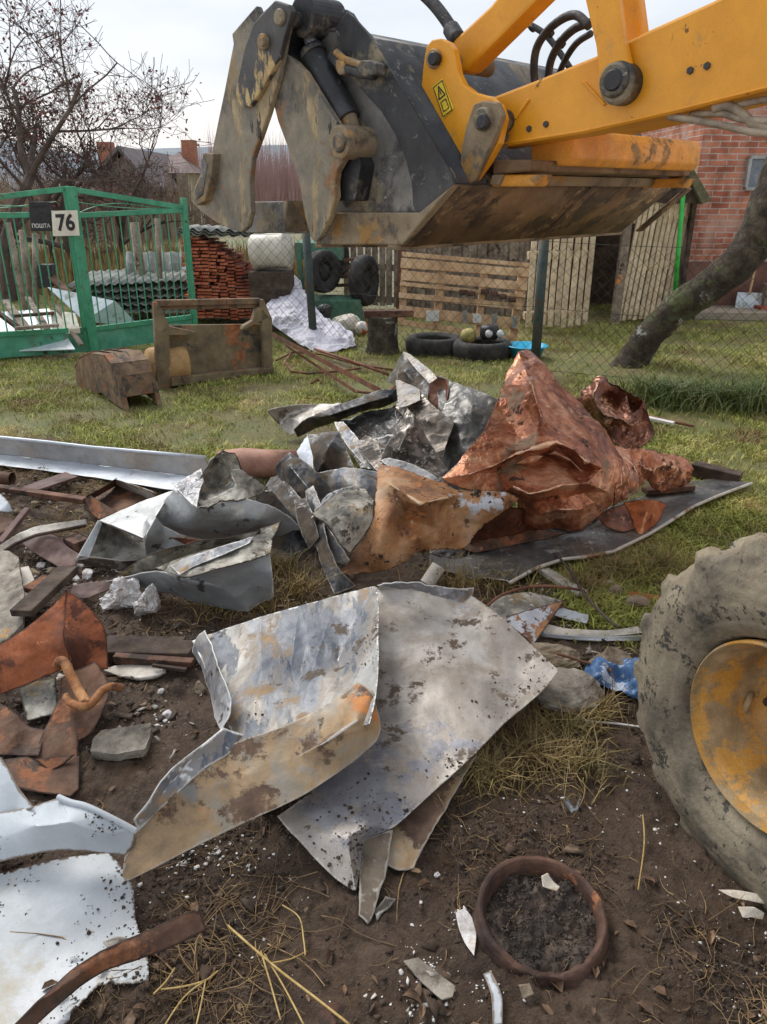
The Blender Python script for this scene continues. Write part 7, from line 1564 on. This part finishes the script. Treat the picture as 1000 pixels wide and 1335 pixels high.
tag(MB().tube([H(-30, 622, .09), H(16, 624, .09)], .035, n=18, cap=False).build('pipe_stub', M['rustb'], None, smooth=True), 'short brown pipe stub at the left edge above the long lath', 'pipe')
board('narrow maroon lath slanting at the left edge', (0, 708, .12), (36, 664, .13), .03, .02, 'maroon')
board('tan wood block half hidden behind the maroon channel', (92, 704, .08), (108, 712, .08), .07, .05, 'brownwood', 'wood block', 'wood_block')
# bent rusty tube with a hook
M['tube'] = mat('orange_rusty_tube', [(112, 68, 40), (156, 104, 62), (190, 146, 98)], scale=14, dist=1, rough=.8, layers=[(((86, 54, 38), (112, 72, 48)), 9, .54, .06, .9, 0)], bump=(90, .4, .003))
t = empty('bent_tube', H(110, 920, .12), 'bent orange rusty tube with a curved cross bar lying on the rusted sheet', 'tube')
def curve(pts, n=8):
    P_ = [Vector(H(*p)) for p in pts]; Q = []
    for i in range(len(P_) - 1):
        for k in range(n):
            s = k / n; p0, p1, p2, p3 = P_[max(i - 1, 0)], P_[i], P_[i + 1], P_[min(i + 2, len(P_) - 1)]
            Q.append(.5 * ((2 * p1) + (p2 - p0) * s + (2 * p0 - 5 * p1 + 4 * p2 - p3) * s * s + (3 * p1 - p0 - 3 * p2 + p3) * s ** 3))
    return Q + [P_[-1]]
MB().tube(curve([(75, 868, .17), (78, 862, .20), (84, 864, .21), (90, 876, .20), (100, 896, .17), (113, 918, .14)]), .0155, n=20).build('stem', M['tube'], t, smooth=True)
MB().tube(curve([(86, 908, .12), (92, 916, .13), (104, 921, .14), (115, 920, .14), (124, 912, .15), (134, 900, .16), (146, 895, .16), (160, 897, .15)]), .0125, n=20).build('cross_bar', M['tube'], t, smooth=True)

# ================================================================== FOREGROUND
t = empty('white_sheet_folded', H(60, 1080), 'white painted sheet with a rolled upper edge at the left, above the soiled white sheet', SL)
sheet('roll', [(-60, 1068, .15), (0, 1060, .18), (44, 1050, .20), (78, 1039, .22), (92, 1044, .22), (110, 1049, .22), (140, 1062, .20), (177, 1080, .16), (175, 1100, .12), (164, 1115, .09), (130, 1112, .11), (80, 1108, .12), (40, 1114, .12), (0, 1124, .11), (-60, 1134, .10)],
      [(40, 1080, .19), (90, 1072, .21), (140, 1088, .17), (0, 1092, .17)], [(2, 15), (3, 16), (15, 16), (16, 17), (17, 7)], mat=M['whitesheet'], parent=t, amp=.004, freq=4, sm=5, fine=.0005, size=.009, maxlev=6)
sheet('upper_wing', [(-80, 960, .24), (-20, 968, .25), (2, 988, .25), (16, 1012, .24), (28, 1034, .22), (44, 1053, .20), (20, 1064, .17), (-20, 1070, .16), (-80, 1076, .15)], [(0, 1030, .21)], mat=M['whitesheet'], parent=t, amp=.004, freq=4, sm=4, fine=.0005)
MB().tube(curve([(76, 1039, .225), (92, 1046, .222), (112, 1051, .222), (142, 1065, .20), (178, 1084, .16)]), .0075, n=10).build('rolled_lip', M['whitesheet'], t, smooth=True)
ws = sheet('white_sheet', [(-80, 1150, .07), (0, 1138, .07), (40, 1128, .07), (90, 1116, .07), (140, 1112, .06), (160, 1132, .05), (173, 1150, .045), (175, 1172, .04), (176, 1200, .035), (186, 1226, .03), (194, 1252, .02), (194, 1280, .012), (160, 1284, .012), (128, 1286, .012), (104, 1310, .01), (84, 1340, .01), (60, 1380, .01), (-80, 1380, .02)],
      [(60, 1180, .05), (110, 1160, .06), (120, 1230, .03), (40, 1260, .025), (-20, 1200, .05)], [], mat=M['whitedirty'], amp=.006, freq=3.5, sm=4, fine=.0008, size=.009, maxlev=6, label='soiled white sheet lying flat in the bottom left corner', cat=SL)
tag(sheet('rusty_flat_bar', [(10, 1345, .06), (50, 1306, .075), (92, 1264, .09), (130, 1240, .095), (190, 1214, .09), (252, 1186, .08), (262, 1190, .075), (270, 1212, .055), (232, 1232, .05), (190, 1248, .05), (142, 1262, .05), (108, 1282, .05), (70, 1316, .04), (34, 1350, .035)],
      [(133, 1250, .08), (200, 1224, .075)], [(3, 14), (14, 15), (15, 6), (14, 1)], mat=M['rustb'], amp=.004, freq=6, thick=.006, sm=2), 'bent rusty brown strip lying over the corner of the soiled white sheet', 'metal strip')
tag(sheet('paint_flake', [(134, 1228, .05), (152, 1221, .05), (168, 1224, .04), (160, 1236, .04), (140, 1236, .05)], mat=M['dkgrey'], amp=.002), 'grey scrap caught behind the rusty strip', 'scrap')
# old rim / brake drum half full of soil
def ring():
    c = H(704, 1206, .0); c[2] = float(gz(c[0], c[1])[0]); M['ringm'] = mat('dark_rusted_rim', [(46, 34, 29), (72, 50, 40), (102, 72, 56)], scale=8, dist=1, rough=.8, layers=[(((48, 42, 38), (66, 58, 52)), 7, .56, .08, .85, .1), (((150, 100, 70), (136, 88, 60)), 14, .63, .05, .9, 0)], bump=(60, .7, .004))
    t = empty('brake_drum', c, 'round rusted metal rim pressed into the mud and filled with charred soil', 'brake drum')
    n, prof = 160, [(.128, -.02), (.130, .008), (.133, .022), (.138, .030), (.145, .032), (.150, .028), (.153, .018), (.154, .006), (.157, -.02)]
    pr = []
    for a, b in zip(prof[:-1], prof[1:]):
        for k in range(4): pr.append((a[0] + (b[0] - a[0]) * k / 4, a[1] + (b[1] - a[1]) * k / 4))
    pr.append(prof[-1]); m = len(pr); th = np.linspace(0, 2 * np.pi, n, endpoint=False)
    TH, RR = np.meshgrid(th, [p[0] for p in pr], indexing='ij'); _, ZZ = np.meshgrid(th, [p[1] for p in pr], indexing='ij')
    broke = np.exp(-((np.mod(TH - np.pi * 1.05, 2 * np.pi) - np.pi * .42) / .55) ** 2)
    P = np.stack([c[0] + RR * np.cos(TH), c[1] + RR * np.sin(TH), c[2] + .018 + ZZ * (1 - .35 * broke)], 2).reshape(-1, 3)
    P[:, 2] += (P[:, 1] - c[1]) * .10
    P = P + np.stack([fbm(P * 30, 81, 3), fbm(P * 30, 84, 3), fbm(P * 24, 87, 3)], 1) * (.003 + .008 * broke.reshape(-1, 1))
    i = (np.arange(n)[:, None] * m + np.arange(m - 1)[None]).ravel(); j = (((np.arange(n)[:, None] + 1) % n) * m + np.arange(m - 1)[None]).ravel()
    link('rim_ring', mesh_np('rim_ring', P, np.stack([i, j, j + 1, i + 1], 1)), M['ringm'], t, smooth=True)
    N_ = 90; a = rng.uniform(0, 6.28, 1400); r = .128 * np.sqrt(rng.random(1400)); Pp = np.stack([c[0] + r * np.cos(a), c[1] + r * np.sin(a)], 1)
    yy, xx = np.meshgrid(np.linspace(-1, 1, 90), np.linspace(-1, 1, 90), indexing='ij'); q = np.stack([xx.ravel(), yy.ravel()], 1) * .142; ok = np.hypot(q[:, 0], q[:, 1]) < .140
    X_, Y_ = c[0] + q[:, 0], c[1] + q[:, 1]; pp = np.stack([X_, Y_, 0 * X_], 1)
    Z_ = gz(X_, Y_) + .010 + .014 * fbm(pp * 26, 91, 4, .65) + .012 * np.maximum(0, fbm(pp * 48, 95, 3, .7)); ii = (np.arange(89)[:, None] * 90 + np.arange(89)[None]).ravel(); ff = np.stack([ii, ii + 1, ii + 91, ii + 90], 1); ff = ff[ok[ff].all(1)]
    link('soil_fill', mesh_np('soil_fill', np.stack([X_, Y_, Z_], 1), ff), M['char'], t, smooth=True)
    crumbs('charred_soil', Pp, .0012, .005, M['char'], 'charred black crumbs and soil filling the rusted rim', 'soil', sink=.1, z=gz(Pp[:, 0], Pp[:, 1]) + .016)
M['char'] = mat('charred_debris', [(34, 30, 27), (58, 48, 41), (92, 78, 66)], scale=20, rough=.85, island=.35, bump=(90, .4, .003))
ring()
def shard(label, pts, m='whitesheet', th=.002, name='plaster_splinter', cat='splinter'): return tag(sheet(name, pts, mat=M[m], amp=.002, thick=th, fine=.001, size=.004), label, cat)
M['bone'] = mat('yellowed_plastic_trim', [(200, 184, 160), (222, 212, 194), (196, 160, 120)], scale=20, rough=.6)
shard('small burnt white plastic bit on the edge of the rusted rim', [(706, 1142, .06), (714, 1138, .065), (722, 1150, .06), (730, 1156, .05), (726, 1162, .05), (708, 1156, .06)], 'bone', name='plastic_bit', cat='plastic bit')
shard('thin white splinter standing in the bottom edge of the soil', [(630, 1270, .02), (640, 1266, .03), (648, 1280, .03), (656, 1300, .02), (655, 1336, .01), (643, 1340, .01), (641, 1296, .02)])
shard('broken white plastic trim near the bottom of the tyre', [(936, 1160, .02), (960, 1160, .03), (1000, 1168, .03), (1040, 1180, .03), (1040, 1186, .02), (996, 1178, .02), (974, 1174, .02), (954, 1170, .015)], 'bone', .004, 'plastic_trim', 'plastic trim')
shard('small square white clip below the broken trim', [(962, 1182, .02), (984, 1182, .025), (996, 1190, .02), (994, 1198, .01), (968, 1196, .01)], 'bone', .004, 'plastic_clip', 'plastic clip')
shard('white torn scrap standing in the dry grass', [(735, 1044, .02), (742, 1040, .04), (750, 1052, .02), (757, 1036, .04), (754, 1056, .012), (744, 1060, .01)], 'whitesheet')
shard('pale grey flake on the mud left of the rusted rim', [(594, 1190, .012), (606, 1184, .014), (616, 1196, .012), (622, 1218, .01), (618, 1246, .008), (606, 1230, .008), (598, 1210, .01)], 'plaster', name='plaster_flake', cat='plaster')
shard('mottled grey board fragment near the bottom edge', [(526, 1254, .012), (545, 1250, .015), (594, 1286, .012), (590, 1300, .008), (576, 1304, .008), (548, 1280, .01)], 'slab', .004, 'board_fragment', 'board')
shard('pinkish crumb below the rusted rim', [(676, 1284, .015), (690, 1282, .018), (696, 1296, .012), (682, 1302, .01)], 'stone', .006, 'tile_chip', 'chip')
shard('brown curled bark piece at the bottom edge', [(415, 1312, .03), (440, 1306, .04), (452, 1312, .03), (436, 1338, .02), (418, 1340, .02)], 'brownwood', .003, 'bark_piece', 'bark')
# yellow straw stalks near the bottom
M['yst'] = mat('yellow_straw', [(150, 122, 68), (180, 152, 92), (196, 172, 116)], scale=20, rough=.6)
st = [([(296, 1206, .02), (330, 1236, .04), (368, 1268, .05), (410, 1300, .04), (456, 1336, .03)], .0028), ([(340, 1240, .04), (352, 1280, .05), (366, 1330, .04)], .002), ([(345, 1244, .04), (372, 1290, .05), (396, 1336, .03)], .002), ([(352, 1256, .04), (380, 1250, .04), (400, 1240, .03)], .0018), ([(368, 1180, .02), (390, 1196, .03), (396, 1226, .03), (398, 1246, .02)], .0018),
      ([(210, 1290, .03), (240, 1286, .04), (268, 1278, .04), (284, 1266, .03)], .002), ([(268, 1278, .04), (262, 1310, .03), (254, 1345, .02)], .0018), ([(268, 1278, .04), (240, 1300, .03), (214, 1338, .02)], .0018), ([(838, 1062, .02), (840, 1100, .03), (832, 1160, .02)], .002), ([(200, 1296, .02), (216, 1280, .03), (228, 1262, .02)], .002)]
for i, (p, r) in enumerate(st):
    lab = ['longest yellow straw stalk running to the bottom edge', 'straw stalk forking straight down from the longest stalk', 'straw stalk forking right from the longest stalk', 'short straw stalk crossing the longest one to the right', 'curved straw stalk hooked above the longest one', 'pale straw stalk lying beside the end of the rusty strip', 'straw stalk bending down from the pale one to the bottom edge', 'straw stalk bending left to the bottom edge', 'upright straw stalk on bare mud left of the tyre', 'short green tinged straw near the white sheet'][i]
    tag(MB().tube(curve(p, 5), r, n=6).build('straw', M['yst'], None, smooth=True), lab, 'straw')

spill(ws, 300, .001, .005, M['clod'], 'brown soil crumbs lying on the soiled white sheet', .08, 5)
spill(child(bpy.data.objects['white_sheet_folded'], 'roll'), 90, .001, .005, M['clod'], 'few dark crumbs on the rolled white sheet', .15, 9)
